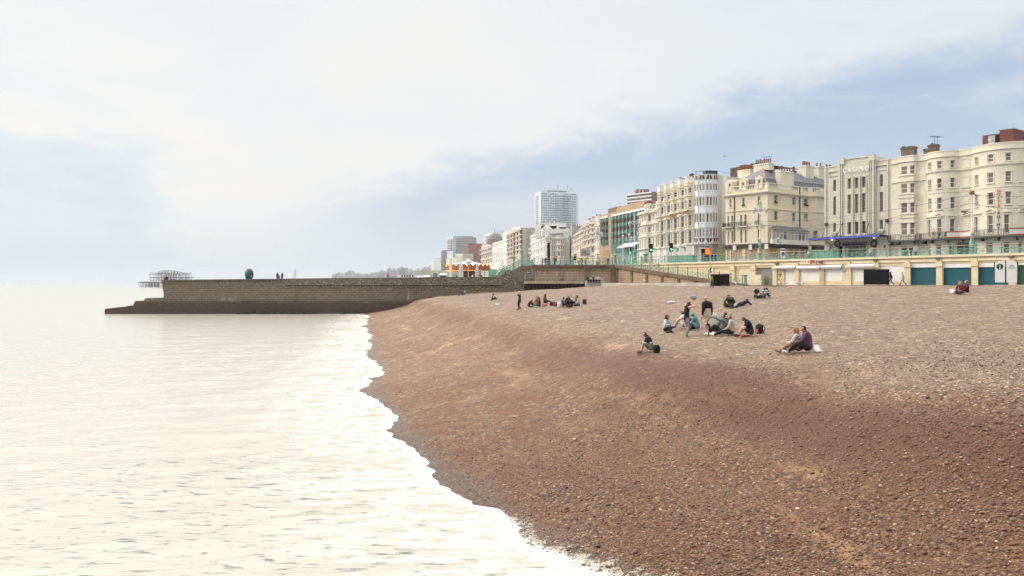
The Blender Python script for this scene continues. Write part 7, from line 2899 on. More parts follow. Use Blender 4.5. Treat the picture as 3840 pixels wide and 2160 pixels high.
for dy in(0, 14, 28):
 mb = MB()
 xs_ = list(range(300, 1300, 40))
 for x in xs_:
  w_ = rr.choice((.35, .35, .5, 1.5 if 430<x<880 else .4))
  mb.tube([(px_(x), PD+dy, -1), (px_(x), PD+dy, pz_(565))], w_, 4)
 mb.build('pile', RUS, wp)
 mb = MB()
 for a, b in zip(range(270, 1300, 50), range(320, 1350, 50)):
  mb.tube([(px_(a), PD+dy, pz_(572-(12 if a>330 else-6))), (px_(b), PD+dy, pz_(560-5*math.sin(a*.02)))], .55, 4)
  mb.tube([(px_(a), PD+dy, pz_(582)), (px_(b), PD+dy, pz_(548 if rr.random()>.4 else 578))], .3, 4)
 mb.tube([(px_(300), PD+dy, pz_(692)), (px_(880), PD+dy, pz_(694))], .25, 4)
 mb.build('deck', RUS, wp)
 mb = MB()
 for(y, x0, x1, r_) in((515, 590, 1640, .45), (435, 590, 1645, .65), (365, 560, 1610, .35), (318, 595, 900, .5), (318, 1200, 1580, .5), (310, 820, 1290, .3)):
  mb.tube([(px_(x0), PD+dy, pz_(y)), (px_((x0+x1)/2), PD+dy, pz_(y+rr.uniform(-4, 6))), (px_(x1), PD+dy, pz_(y))], r_, 4)
 for x in range(597, 1600, 46):
  if rr.random()>.12:
   mb.tube([(px_(x), PD+dy, pz_(520)), (px_(x+rr.uniform(-4, 4)), PD+dy, pz_(rr.choice((318, 318, 365)) if not 820<x<1290 else 312))], .3, 4)
  if rr.random()>.45:
   mb.tube([(px_(x), PD+dy, pz_(515)), (px_(x+46), PD+dy, pz_(440))], .25, 4)
  if rr.random()>.6:
   mb.tube([(px_(x), PD+dy, pz_(365)), (px_(x+40), PD+dy, pz_(322))], .25, 4)
 dome = [(820+230+230*-math.cos(t), 312-58*math.sin(t)**.6) for t in[i*math.pi/14 for i in range(15)]]
 mb.tube([(px_(x), PD+dy, pz_(y)) for x, y in dome], .4, 4)
 for k in range(2, 13, 2):
  mb.tube([(px_(dome[k][0]), PD+dy, pz_(dome[k][1])), (px_(dome[k][0]*.7+1050*.3), PD+dy, pz_(435))], .25, 4)
 mb.build('pavilion_frame', RUS, wp)
mb = MB()
for x in range(600, 1600, 120):
 for y in(318, 435, 515):
  mb.tube([(px_(x), PD, pz_(y)), (px_(x), PD+28, pz_(y))], .3, 4)
mb.build('cross_beam', RUS, wp)
# ================================================================== carousel, parasols, mirror ball behind the groyne
LOWZ = 5.42
CD = 240.0
cxy = W(1756, CD)
rc = 82/F*CD
cr = thing('carousel', 'carousel with white cone roof and orange lit scalloped rounding boards', 'carousel', (cxy.x, cxy.y, LOWZ), 0, world = False)
zr0, zr1, zpk = Z(1016, CD)-LOWZ, Z(994, CD)-LOWZ, Z(978, CD)-LOWZ
mb = MB()
n = 24
mb.lathe([(rc*.98, zr1-.3), (rc*.55, zr1+(zpk-zr1)*.38), (rc*.2, zpk-.25), (.3, zpk), (.1, zpk+.9)], n = n)
mb.build('roof', M('canvas_white', (.70, .66, .64), .8, .05), cr)
mb = MB()
mb2 = MB()
OR_ = M('rounding_board', (.30, .10, .04), .5, .35, 1.2)
for k in range(n):
 a0_, a1_ = 2*math.pi*k/n, 2*math.pi*(k+1)/n
 for j in range(6):
  f0, f1 = j/6, (j+1)/6
  b0_, b1_ = a0_+(a1_-a0_)*f0, a0_+(a1_-a0_)*f1
  h0, h1 = zr1-.35+.6*math.sin(math.pi*f0), zr1-.35+.6*math.sin(math.pi*f1)
  mb.quad((rc*math.cos(b0_), rc*math.sin(b0_), zr0), (rc*math.cos(b1_), rc*math.sin(b1_), zr0), (rc*math.cos(b1_), rc*math.sin(b1_), h1), (rc*math.cos(b0_), rc*math.sin(b0_), h0))
  mb2.ball((rc*1.01*math.cos(b0_), rc*1.01*math.sin(b0_), h0), .09, 5, 4)
  mb2.ball((rc*1.01*math.cos(b0_), rc*1.01*math.sin(b0_), zr0+.05), .10, 5, 4)
rbd = mb.build('rounding_board', OR_, cr)
mb2.build('light_bulbs', emit('bulb_orange', (1.0, .42, .10), 1.6), rbd)
mb = MB()
mb.lathe([(rc, 0), (rc, .5)], n = n)
mb.build('platform', M('platform_red', (.22, .06, .04), .6), cr)
mb = MB()
mb.lathe([(rc*.3, .5), (rc*.3, zr1)], n = 12)
mb.build('drum', M('drum_wood', (.20, .09, .06), .5, .5, 1.5), cr)
for k in range(16):
 a = 2*math.pi*k/16
 mb = MB()
 mb.tube([(rc*.8*math.cos(a), rc*.8*math.sin(a), .5), (rc*.8*math.cos(a), rc*.8*math.sin(a), zr0+.2)], .05, 5)
 mb.build('pole', M('brass', (.55, .36, .12), .3, .1, metal = .8), cr)
 x, y = rc*.8*math.cos(a), rc*.8*math.sin(a)
 t_ = Vector((-math.sin(a), math.cos(a), 0))
 c_ = Vector((x, y, 1.8))
 mb = MB()
 mb.tube([c_-t_*.7, c_-t_*.3, c_+t_*.3, c_+t_*.65], [.16, .30, .30, .2], 8)
 mb.tube([c_+t_*.5, c_+t_*.85+Vector((0, 0, .55)), c_+t_*1.15+Vector((0, 0, .45))], [.2, .13, .08], 6)
 for sx_ in(-.55, .5):
  for sd in(-.12, .12):
   nn = Vector((t_.y, -t_.x, 0))*sd
   mb.tube([c_+t_*sx_+nn, c_+t_*(sx_+.25)+nn-Vector((0, 0, .5)), c_+t_*(sx_+.05)+nn-Vector((0, 0, .9))], [.11, .07, .05], 5)
 mb.build('horse', M('horse_paint', (.60, .52, .42), .4, .3, 3), cr, True)
def closed_parasol(x, D, y0, w_, lab):
 q = W(x, D)
 h_ = Z(y0, D)-LOWZ
 r_ = w_/F*D/2
 p = thing('closed_parasol', lab, 'parasol', (q.x, q.y, LOWZ), 0, 'closed parasols by the carousel', world = False)
 mb = MB()
 mb.tube([(0, 0, 0), (0, 0, h_)], .05, 6)
 mb.build('pole', MATS['galvanised'], p)
 mb = MB()
 prof = [(r_*.9, .9), (r_*1.0, 1.3), (r_*.85, h_*.5), (r_*.5, h_*.85), (.06, h_)]
 vs, fs = [], []
 for(r, z_) in prof:
  for k in range(16):
   a = 2*math.pi*k/16
   rr_ = r*(1.12 if k%2 else .82)
   vs.append((rr_*math.cos(a), rr_*math.sin(a), z_))
 for i in range(4):
  for k in range(16):
   fs.append((i*16+k, i*16+(k+1)%16, (i+1)*16+(k+1)%16, (i+1)*16+k))
 mb.add(vs, fs)
 mb.build('canopy', M('parasol_cloth', (.50, .52, .50), .9, .1, 2), p, True)
closed_parasol(1725.5, 178, 976, 13, 'left of two grey closed parasols left of the mirror ball')
closed_parasol(1733, 184, 984, 10, 'right of two grey closed parasols left of the mirror ball')
closed_parasol(1789.5, 176, 978.5, 15, 'grey closed parasol right of the mirror ball')
q = W(1756.5, 172)
mbll = thing('mirror_ball', 'silver mirrored sphere on a slim pole in front of the carousel', 'sculpture', (q.x, q.y, LOWZ), 0, world = False)
zc = Z(982.5, 172)-LOWZ
mb = MB()
mb.tube([(0, 0, 0), (0, 0, zc)], .08, 8)
mb.tube([(0, 0, zc+.5), (0, 0, zc+.95)], .03, 6)
mb.lathe([(.3, .0), (.02, .06)], (0, 0, zc+.8), 8)
mb.build('pole', MATS['galvanised'], mbll)
mb = MB()
mb.ball((0, 0, zc), .62, 24, 14)
mb.build('sphere', M('chrome', (.75, .77, .80), .12, .05, metal = 1.0), mbll, True)
q = W(1690, 182)
tag(MB().lathe([(.28, 0), (.26, Z(970, 182)-LOWZ), (.34, Z(969, 182)-LOWZ), (.2, Z(967.5, 182)-LOWZ)], (q.x, q.y, LOWZ), 10).build('cream_post', M('cream_post', (.68, .62, .48), .7), None, True), 'stout plain cream post left of the closed parasols', 'post')
q = W(K4(1212)[0], 162)
ks = thing('kiosk', 'small pale kiosk counter framed in green behind the step rails', 'kiosk', (q.x, q.y, LOWZ), 0, world = False)
zk0, zk1 = Z(K4(0, 800)[1], 162)-LOWZ, Z(K4(0, 735)[1], 162)-LOWZ
w_ = 120/4.026/F*162
mb = MB()
mb.box(-w_/2, w_/2, 0, 2.2, 0, zk1)
mb.build('body', M('kiosk_green', (.10, .20, .16), .6, .2), ks)
mb = MB()
mb.box(-w_/2-.1, w_/2+.1, -.5, 2.3, zk1-.5, zk1+.05)
mb.build('awning', MATS['canvas_white'], ks)
mb = MB()
mb.box(-w_/2, w_/2, -.12, -.002, zk0+.3, zk0+.8)
mb.build('counter', MATS['letter_white'], ks)
def open_parasol(x, D, y, w_, col, lab, zb = ROAD):
 q = W(x, D)
 p = thing('open_parasol', lab, 'parasol', (q.x, q.y, zb), 0, 'open parasols outside the seafront cafe', world = False)
 zt_ = Z(y, D)-zb
 r_ = w_/F*D/2
 mb = MB()
 mb.tube([(0, 0, 0), (0, 0, zt_)], .04, 5)
 mb.build('pole', MATS['galvanised'], p)
 mb = MB()
 mb.lathe([(r_, zt_-r_*.42), (r_*.98, zt_-r_*.33), (r_*.5, zt_-r_*.12), (.04, zt_)], n = 8)
 mb.build('canopy', M('parasol_%d'%int(col[0]*100+col[1]*1000), col, .8, .1), p)
open_parasol(2205, 216, 956, 26, (.55, .05, .06), 'left red open parasol behind the terrace railing')
open_parasol(2222, 222, 957, 24, (.55, .05, .06), 'right red open parasol behind the terrace railing')
open_parasol(2244, 228, 950, 26, (.55, .30, .07), 'yellow open parasol behind the terrace railing')
open_parasol(1922, 260, 962, 34, (.09, .08, .08), 'dark open parasol behind the head of the steps')
q = W(KC(863)[0], 300)
lb = thing('lifebuoy_post', 'red lifebuoy housing on a post beyond the groyne', 'lifebuoy', (q.x, q.y, LOWZ), 0, world = False)
zc = Z(KC(0, 225)[1], 300)-LOWZ
mb = MB()
mb.tube([(0, 0, 0), (0, 0, zc)], .1, 6)
mb.build('post', MATS['galvanised'], lb)
mb = MB()
mb.lathe([(.3, -.8), (.45, -.6), (.45, .4), (.3, .7), (.1, .8)], (0, 0, zc), 12)
mb.build('housing', M('buoy_red', (.55, .05, .03), .4), lb, True)
q = W(KC(1420)[0], 262)
ar = thing('esplanade_arch', 'stone fronted arch with round blue window under the upper road', 'arch', (q.x, q.y, LOWZ), 0, world = False)
mb = MB()
ht = Z(KC(0, 170)[1], 262)-LOWZ
mb.box(-3.6, 9.0, 0, 3, 0, ht)
mb.build('wall', M('arch_stone', (.45, .42, .34), .85, .15), ar)
zc = Z(KC(0, 225)[1], 262)-LOWZ
mb = MB()
mb.tube([(0, -.1, zc), (0, .0, zc)], 1.15, 18)
rg = mb.build('arch_ring', M('ring_stone', (.58, .54, .46), .8), ar)
mb = MB()
mb.tube([(0, -.16, zc), (0, -.101, zc)], .8, 18)
mb.build('round_window', M('blue_window', (.10, .22, .30), .3), rg)
for i, (x0, x1, y0, D_, col, lab) in enumerate(((1280, 1345, 232, 250, (.22, .42, .52), 'small blue beach stall beyond the groyne'), (1478, 1545, 205, 232, (.10, .13, .11), 'dark flat roofed stall left of the carousel'), (1205, 1290, 238, 300, (.55, .54, .50), 'low pale stall with an open front beyond the groyne'))):
 a, b = W(KC(x0)[0], D_), W(KC(x1)[0], D_)
 p = thing('beach_stall', lab, 'stall', ((a.x+b.x)/2, D_, LOWZ), 0, world = False)
 w_, h_ = b.x-a.x, Z(KC(0, y0)[1], D_)-LOWZ
 mb = MB()
 mb.box(-w_/2, w_/2, 0, 2.5, 0, h_*.88)
 mb.build('body', M('stall_%d'%i, col, .7, .15), p)
 mb = MB()
 mb.add([(-w_/2-.2, -.6, h_*.82), (w_/2+.2, -.6, h_*.82), (w_/2+.2, 2.7, h_), (-w_/2-.2, 2.7, h_), (-w_/2-.2, -.6, h_*.87), (w_/2+.2, -.6, h_*.87), (w_/2+.2, 2.7, h_+.1), (-w_/2-.2, 2.7, h_+.1)], [(0, 1, 2, 3), (4, 5, 6, 7), (0, 1, 5, 4), (1, 2, 6, 5), (2, 3, 7, 6), (3, 0, 4, 7)])
 mb.build('roof', MATS['far_white'], p)
 mb = MB()
 mb.box(-w_*.38, w_*.38, -.02, -.002, h_*.35, h_*.72)
 mb.build('counter', MATS['entrance_dark'], p)
 # ================================================================== van on the road
def van(lab, pos, rz, col):
 r_ = thing('parked_van', lab, 'van', pos, rz, world = False)
 mb = MB()
 prof = [(-2.4, .45), (2.3, .45), (2.4, 1.1), (1.75, 1.25), (1.2, 2.1), (-2.3, 2.2), (-2.4, 2.0)]
 vs = [(x, -.95, z_) for x, z_ in prof]+[(x, .95, z_) for x, z_ in prof]
 m_ = len(prof)
 mb.add(vs, [tuple(range(m_)), tuple(range(2*m_-1, m_-1, -1))]+[(k, (k+1)%m_, m_+(k+1)%m_, m_+k) for k in range(m_)])
 mb.build('body', M('van_paint', col, .3, .05, spec = .5), r_)
 mb = MB()
 mb.add([(1.70, -.85, 1.32), (1.70, .85, 1.32), (1.26, .85, 2.02), (1.26, -.85, 2.02)], [(0, 1, 2, 3)])
 for v in mb.v:
  pass
 mb.v = [(x+.04, y, z_) for x, y, z_ in mb.v]
 for s_ in(-1, 1):
  mb.box(-.1, 1.2, s_*.953-.003, s_*.953+.003, 1.35, 1.95)
 mb.build('window', GLASS[0], r_)
 for x in(-1.5, 1.5):
  for s_ in(-1, 1):
   mb = MB()
   mb.tube([(x, s_*.75, .34), (x, s_*.97, .34)], .34, 12)
   mb.build('wheel', BLK, r_)
 for s_ in(-.7, .7):
  mb = MB()
  mb.ball((2.36, s_, .85), (.06, .14, .1), 8, 5)
  mb.build('headlight', MATS['letter_white'], r_)
van('pale blue grey van on the road behind the terrace railing', at_d(2120, 226), R(200), (.32, .38, .44))
van('white van on the road behind the terrace railing near the yellow parasol', at_d(2268, 250), R(170), (.62, .62, .60))
# ================================================================== gulls
def gull(lab, pos, rz, s = 1.0, fly = False):
 r_ = thing('seagull', lab, 'seagull', pos, rz, 'seagulls', world = False)
 WH = M('gull_white', (.70, .70, .68), .8, .05)
 mb = MB()
 z_ = .24*s
 mb.tube([(0, -.26*s, z_-.01), (0, -.12*s, z_), (0, .05*s, z_+.02*s), (0, .17*s, z_+.07*s), (0, .22*s, z_+.15*s), (0, .27*s, z_+.18*s), (0, .31*s, z_+.17*s)], [.02*s, .075*s, .105*s, .07*s, .048*s, .05*s, .02*s], 8)
 mb.build('body', WH, r_, 'all')
 if not fly:
  mb = MB()
  for sx_ in(-1, 1):
   mb.tube([(sx_*.08*s, .1*s, z_+.05*s), (sx_*.1*s, -.08*s, z_+.04*s), (sx_*.03*s, -.33*s, z_+.0)], [.03*s, .06*s, .015*s], 6, flat = 1.5)
  mb.build('wings', M('gull_grey', (.26, .28, .30), .8, .1), r_, 'all')
  mb = MB()
  for sx_ in(-1, 1):
   mb.tube([(sx_*.04*s, 0, 0), (sx_*.04*s, 0, z_-.06*s)], .012*s, 4)
  mb.build('legs', M('gull_leg', (.5, .3, .25), .7), r_)
 else:
  mb = MB()
  for sx_ in(-1, 1):
   mb.add([(0, .1, z_+.03), (0, -.12, z_+.03), (sx_*.35, -.10, z_+.2), (sx_*.38, .12, z_+.2), (sx_*.75, -.1, z_+.1), (0, .1, z_+.0), (0, -.12, z_+.0), (sx_*.35, -.10, z_+.17), (sx_*.38, .12, z_+.17)], [(0, 1, 2, 3), (3, 2, 4), (5, 8, 7, 6), (8, 4, 7), (0, 3, 8, 5), (3, 4, 8), (2, 1, 6, 7), (4, 2, 7)])
  mb.build('wings', M('gull_grey', (.26, .28, .30), .8, .1), r_)
 mb = MB()
 mb.tube([(0, .30*s, z_+.175*s), (0, .38*s, z_+.155*s)], [.018*s, .004*s], 5)
 mb.build('beak', M('beak', (.55, .36, .06), .6), r_)
for(K, x, y, v, rz, lab, s) in((K2c, 1195, 1278, -2.2, 60, 'grey backed gull standing by the cream panel with flower marks', 1.15), (K2c, 1290, 1280, -2.2, 120, 'gull standing at the foot of the white door', 1.0), (K2c, 1522, 1280, -2.2, -70, 'gull standing left of the first white roller shutter', 1.05), (K2c, 1592, 1283, -2.2, 20, 'gull standing below the first white roller shutter', 1.0)):
 q = on(K(x)[0], v, PROM)
 gull(lab, q, R(rz), s)
for(K, x, y, rz, lab) in((K8, 1603, 1190, 60, 'white gull on shingle right of the people on the wall'), (K8, 2312, 1212, 10, 'white gull on shingle below the ramp'), (K2c, 402, 1312, 80, 'gull on shingle left of the ramp pier')):
 px, py = K(x, y)
 X_, D_, z_ = ground_at(px, py)
 gull(lab, (X_, D_, z_), R(rz), 1.35)
q = W(K8(2452)[0], 141)
gull('white gull standing on the pale kerb wall', (q.x, q.y, 5.84), R(40), 1.3)
q = HB.at(HB.uu(K1b, 1622, -.3), -.3)
gull('white gull perched on the hostel parapet by the brick hut', (q.x, q.y, ztp+.05) if False else(q.x, q.y, HB.zz(K1, 1133, 262)+.06), R(70), 1.6)
q = W(K2b(185)[0], 150)
gull('small gull flying left of the chimney pots', (q.x, q.y, Z(K2b(0, 157)[1], 150)), R(60), 1.0, True)
# ================================================================== people
SKIN = M('skin', (.52, .31, .22), .6, .08, 20, 0, 10, .35, obj = True)
SKIN_D = M('skin_dark', (.28, .15, .10), .6, .08, 20, 0, 10, .35, obj = True)
HAIRC = {'brown':(.09, .045, .025), 'dark':(.022, .016, .014), 'blond':(.50, .35, .17), 'ginger':(.28, .11, .045), 'black':(.012, .011, .012), 'light':(.26, .15, .07), 'grey':(.3, .29, .28)}
def hairmat(k):
 return M('hair_'+k, HAIRC[k], .55, .3, 18, .4, 70, .4, obj = True)
def V3(*a):
 return Vector(a)
def ik(a, b, l1, l2, pole):
 d = b-a
 L_ = min(d.length, (l1+l2)*.999)
 if d.length>L_:
  b = a+d.normalized()*L_
  d = b-a
 n = d.normalized()
 x = (l1*l1-l2*l2+L_*L_)/(2*L_)
 h = math.sqrt(max(0, l1*l1-x*x))
 p = pole-n*pole.dot(n)
 p = p.normalized() if p.length>1e-5 else n.orthogonal().normalized()
 return a+n*x+p*h, b
def P(pel = (0, 0, .12), lean = 8, side = 0, ank = ((-.12, .56, .09), (.12, .56, .09)), kp = ((-.15, .3, 1), (.15, .3, 1)), wr = ((-.12, .42, .48), (.12, .42, .48)), ep = ((-1, -.3, -.6), (1, -.3, -.6)), turn = 0, nod = 5, twist = 0):
 return dict(pel = pel, lean = lean, side = side, ank = ank, kp = kp, wr = wr, ep = ep, turn = turn, nod = nod, twist = twist)
POSES = {'knees':P(), 'knees_hug':P(lean = 22, ank = ((-.10, .46, .09), (.10, .46, .09)), wr = ((.08, .44, .34), (-.06, .46, .36))), 'knees_read':P(lean = 24, wr = ((-.06, .40, .36), (.12, .40, .36)), nod = 38), 'knees_back':P(lean = -18, ank = ((-.12, .62, .09), (.14, .70, .09)), wr = ((-.30, -.28, .06), (.30, -.28, .06)), ep = ((-.5, -1, 0), (.5, -1, 0))), 'reach':P(lean = -10, ank = ((-.10, .60, .09), (.12, .55, .09)), wr = ((-.10, .62, .86), (.34, -.18, .08)), ep = ((-.6, -.2, -1), (.5, -1, 0)), turn = 10), 'legs_out':P(lean = 10, ank = ((-.08, .84, .08), (.16, .78, .08)), wr = ((-.08, .34, .26), (.10, .36, .26))), 'legs_side':P(lean = 10, ank = ((.42, .50, .07), (.50, .34, .07)), kp = ((.2, 1, .5), (.4, 1, .3)), wr = ((-.1, .30, .40), (.12, .32, .40))), 'cross':P(lean = 14, ank = ((.10, .30, .07), (-.10, .34, .07)), kp = ((-1, .45, .25), (1, .45, .25)), wr = ((-.08, .28, .24), (.10, .28, .24)), nod = 18), 'cross_back':P(lean = 20, ank = ((.10, .30, .07), (-.10, .34, .07)), kp = ((-1, .45, .25), (1, .45, .25)), wr = ((-.16, .30, .22), (.16, .30, .22)), nod = 20), 'hunched':P(lean = 34, ank = ((-.12, .50, .08), (.12, .48, .08)), wr = ((-.1, .46, .34), (.1, .46, .34)), nod = 30), 'lean_side':P(lean = 2, side = 26, ank = ((-.05, .74, .07), (.16, .66, .07)), wr = ((-.06, .36, .30), (.50, .02, .05)), ep = ((-1, -.3, -.6), (.3, -1, .2))), 'couple':P(lean = 14, ank = ((-.30, .66, .08), (.02, .56, .09)), kp = ((-.6, .4, .8), (.05, .3, 1)), wr = ((-.14, .40, .34), (.06, .44, .40)), turn = 8, nod = 12), 'stand':P((0, 0, .92), 0, 0, ((-.10, .02, .09), (.11, -.04, .09)), ((0, 1, 0), (0, 1, 0)), ((-.25, .06, .84), (.25, .06, .84)), ((-.2, -1, 0), (.2, -1, 0))), 'stand_arms_up':P((0, 0, .92), 6, 0, ((-.11, .05, .09), (.10, -.06, .09)), ((0, 1, 0), (0, 1, 0)), ((-.12, .22, 1.60), (.10, .30, 1.52)), ((-1, .5, .3), (1, .6, .1)), nod = 26), 'stand_look':P((0, 0, .91), 12, 0, ((-.07, -.10, .09), (.13, .18, .09)), ((0, 1, 0), (0, 1, 0)), ((-.26, .12, .84), (.24, .16, .86)), ((-.3, -1, 0), (.3, -1, 0)), nod = 22), 'kneel_step':P((0, 0, .88), 6, 0, ((.16, .05, .09), (-.16, -.34, .46)), ((0, 1, 0), (0, 1, 0)), ((-.24, .04, .84), (.24, .10, .84)), ((-.3, -1, 0), (.3, -1, 0)), turn = 14, nod = 12), 'walk':P((0, 0, .90), 5, 0, ((-.08, .34, .10), (.09, -.36, .16)), ((0, 1, .1), (0, 1, .1)), ((-.24, -.16, .86), (.24, .24, .90)), ((-.2, -1, 0), (.2, -1, 0))), 'hair_walk':P((0, 0, .91), 2, 0, ((-.08, .20, .09), (.12, -.14, .12)), ((0, 1, .1), (0, 1, .1)), ((-.14, .12, 1.46), (.16, .10, 1.24)), ((-1, .2, -.2), (1, .3, -.4)), nod = 10), 'bench':P((0, 0, .47), 16, 0, ((-.10, .44, .09), (.10, .46, .09)), ((0, 1, .3), (0, 1, .3)), ((-.1, .34, .62), (.1, .34, .62)), nod = 14), 'sit_edge':P((0, 0, .12), 8, 0, ((-.1, .62, .08), (.1, .66, .08)), ((0, .2, 1), (0, .2, 1)), ((-.1, .40, .28), (.12, .38, .28))), 'prone':P((0, 0, .15), 74, 0, ((-.10, -.84, .10), (.12, -.82, .10)), ((0, 0, -1), (0, 0, -1)), ((-.14, .66, .10), (.14, .66, .10)), ((-1, 0, -.6), (1, 0, -.6)), nod = -46), 'recline':P((0, 0, .13), -48, 0, ((-.08, .84, .08), (.10, .80, .08)), ((0, .2, 1), (0, .2, 1)), ((-.24, -.60, .06), (.30, -.50, .06)), ((-.4, -1, 0), (.4, -1, 0)), nod = 30), }
PEOPLE = []
def skeleton(pose, s = 1.0, heavy = 1.0, ground = None):
 """-> verts, edges, radii, bones[(label, i, j)] in the person's own frame (+Y is forward)"""
 p = POSES[pose]
 vs, es, rr, bones = [], [], [], []
 def add(v, r, parent = None, label = None):
  vs.append(Vector(v))
  rr.append(r)
  if parent is not None:
   es.append((parent, len(vs)-1))
   bones.append((label, parent, len(vs)-1))
  return len(vs)-1
 ln, sd = R(p['lean']), R(p['side'])
 up = Vector((math.sin(sd), math.sin(ln), math.cos(ln)*math.cos(sd))).normalized()
 right = Vector((1, 0, 0))
 right = (right-up*right.dot(up)).normalized()
 fwd = up.cross(right)
 pel = Vector(p['pel'])*1.0
 pel.z = pel.z if pel.z<.6 else pel.z
 h = heavy
 i0 = add(pel, .125*h)
 i1 = add(pel+up*.16+fwd*.01, .118*h, i0, 'hip')
 i2 = add(pel+up*.34-fwd*.01, .132*h, i1, 'torso')
 up2 = (up*math.cos(R(8))+fwd*math.sin(R(8)))
 ch = pel+up*.34-fwd*.01+up2*.13
 i3 = add(ch, .115*h, i2, 'torso')
 nk = ch+up2*.085
 i4 = add(nk, .056, i3, 'neck')
 nod, turn = R(p['nod']), R(p['turn'])
 hu = (up2*math.cos(nod*.6)+fwd*math.sin(nod*.6)).normalized()
 if pose == 'prone':
  hu = Vector((0, .35, .93)).normalized()
 hf = (fwd-hu*fwd.dot(hu)).normalized()
 rt = hf.cross(hu)
 hf = (hf*math.cos(turn)-rt*math.sin(turn)).normalized()
 rt = hf.cross(hu)
 b = nk+hu*.075
 i5 = add(b+hf*.012, .070, i4, 'head')
 i6 = add(b+hu*.075+hf*.012, .084, i5, 'head')
 i7 = add(b+hu*.145+hf*.002, .070, i6, 'head')
 nose = add(b+hu*.055+hf*.108, .014, i5, 'head')
 for s_ in(-1, 1):
  add(b+hu*.055+rt*(s_*.092)-hf*.005, .016, i6, 'head')
 head = (b+hu*.07, hu, hf, rt)
 for k, s_ in((0, -1), (1, 1)):
  nm = 'L' if k == 0 else 'R'
  sh = ch+right*(s_*.165*(.85+.15*h))+up2*.025
  js = add(ch+right*(s_*.10)+up2*.03, .075*h, i3, 'torso')
  ia = add(sh, .062*h, js, 'uarm')
  wt = Vector(p['wr'][k])
  if ground and wt.z<.2:
   wt.z += ground(wt)
  ep = Vector(p['ep'][k])
  el, wt = ik(sh, wt, .29, .25, ep)
  im = add((sh+el)/2, .050*h, ia, 'uarm')
  ie = add(el, .043, im, 'uarm')
  ifm = add((el+wt)/2, .040, ie, 'farm')
  iw = add(wt, .027, ifm, 'farm')
  d = (wt-el).normalized()
  sidev = d.cross(ep.normalized() if abs(d.dot(ep.normalized()))<.95 else Vector((0, 0, 1))).normalized()
  pn = sidev.cross(d)
  pm = add(wt+d*.075, .034, iw, 'hand')
  for q, (off, l_) in enumerate(((-.030, .066), (-.010, .078), (.011, .072), (.030, .056))):
   f1 = wt+d*(.105)+sidev*off
   a1 = add(f1, .0105, pm, 'hand')
   a2 = add(f1+d*l_*.55-pn*.012, .0095, a1, 'hand')
   add(f1+d*l_*.9-pn*.034, .008, a2, 'hand')
  t1 = add(wt+d*.04-sidev*.042*(-1 if k else 1)-pn*.012, .0115, iw, 'hand')
  add(wt+d*.085-sidev*.055*(-1 if k else 1)-pn*.028, .0095, t1, 'hand')
 feet = []
 for k, s_ in((0, -1), (1, 1)):
  hp = pel+right*(s_*.088)
  if pose == 'prone':
   hp = pel+Vector((s_*.088, -.05, 0))
  ih = add(hp+(Vector((0, 0, -.03)) if p['pel'][2]>.6 else Vector((0, .03, 0)) if pose!='prone' else Vector((0, 0, 0))), .098*h, i0, 'hip')
  an = Vector(p['ank'][k])
  if ground:
   an.z += ground(an)
  kn, an = ik(vs[ih], an, .43, .42, Vector(p['kp'][k]))
  im = add((vs[ih]+kn)/2, .078*h, ih, 'thigh')
  ik_ = add(kn, .056*h, im, 'thigh')
  ic = add(kn.lerp(an, .4), .053*h, ik_, 'shin')
  ia = add(an, .036, ic, 'shin')
  sd_ = (an-kn).normalized()
  tv = Vector((0, 1, 0)) if pose!='prone' else Vector((0, -1, -.3))
  if k == 0 and False:
   pass
  tv = tv-sd_*tv.dot(sd_)*.72
  tv.normalize()
  if an.z>.3:
   tv = Vector((0, -.25, -1)).normalized() if pose == 'kneel_step' else tv
  hl = an-tv*.045+sd_*.035
  add(hl, .030, ia, 'foot')
  t1 = add(an+tv*.085+sd_*.045, .036, ia, 'foot')
  add(an+tv*.165+sd_*.058, .024, t1, 'foot')
 vs = [v*s for v in vs]
 hd = {j for n_, i, j in bones if n_ == 'head'}
 rr = [r*s*(1.2 if k in hd else 1.13) for k, r in enumerate(rr)]
 head = (head[0]*s, head[1], head[2], head[3])
 return vs, es, rr, bones, head
def person(label, pos, face, pose, top, bottom, hair = 'brown', s = 1.0, heavy = 1.0, sleeve = 'long', leg = 'long', shoe = (.05, .05, .05), long_hair = 0, hood = None, group = None, skin = None, on_terrain = False, cap = None, stripes = None, sock = None, bun = False, face_parts = False):
 """face: bearing of the chest in degrees, 0 = away from the photographer (+Y), 90 = towards the sea (-X)"""
 rz = R(face)
 g = None
 if on_terrain:
  z0 = pos[2]
  c_, s_ = math.cos(rz), math.sin(rz)
  def g(v):
   wx, wy = pos[0]+(v.x*c_-v.y*s_)*s, pos[1]+(v.x*s_+v.y*c_)*s
   return(tz_(wx, wy)-z0)/s
 vs, es, rr, bones, head = skeleton(pose, s, heavy, g)
 me = bpy.data.meshes.new('body_src')
 me.from_pydata([v[:] for v in vs], es, [])
 ob = bpy.data.objects.new('body_src', me)
 COL.objects.link(ob)
 md = ob.modifiers.new('Skin', 'SKIN')
 md.use_smooth_shade = True
 md.branch_smoothing = .6
 sv = me.skin_vertices[0].data
 for i, r in enumerate(rr):
  sv[i].radius = (r, r)
  sv[i].use_root = (i == 0)
 sb = ob.modifiers.new('Sub', 'SUBSURF')
 sb.levels = sb.render_levels = 1
 PEOPLE.append(dict(ob = ob, vs = vs, rr = rr, bones = bones, head = head, label = label, pos = pos, rz = rz, s = s, top = top, bottom = bottom, hair = hair, sleeve = sleeve, leg = leg, shoe = shoe, long_hair = long_hair, hood = hood, group = group, skin = skin or SKIN, cap = cap, stripes = stripes, sock = sock, bun = bun, pose = pose, fp = face_parts))
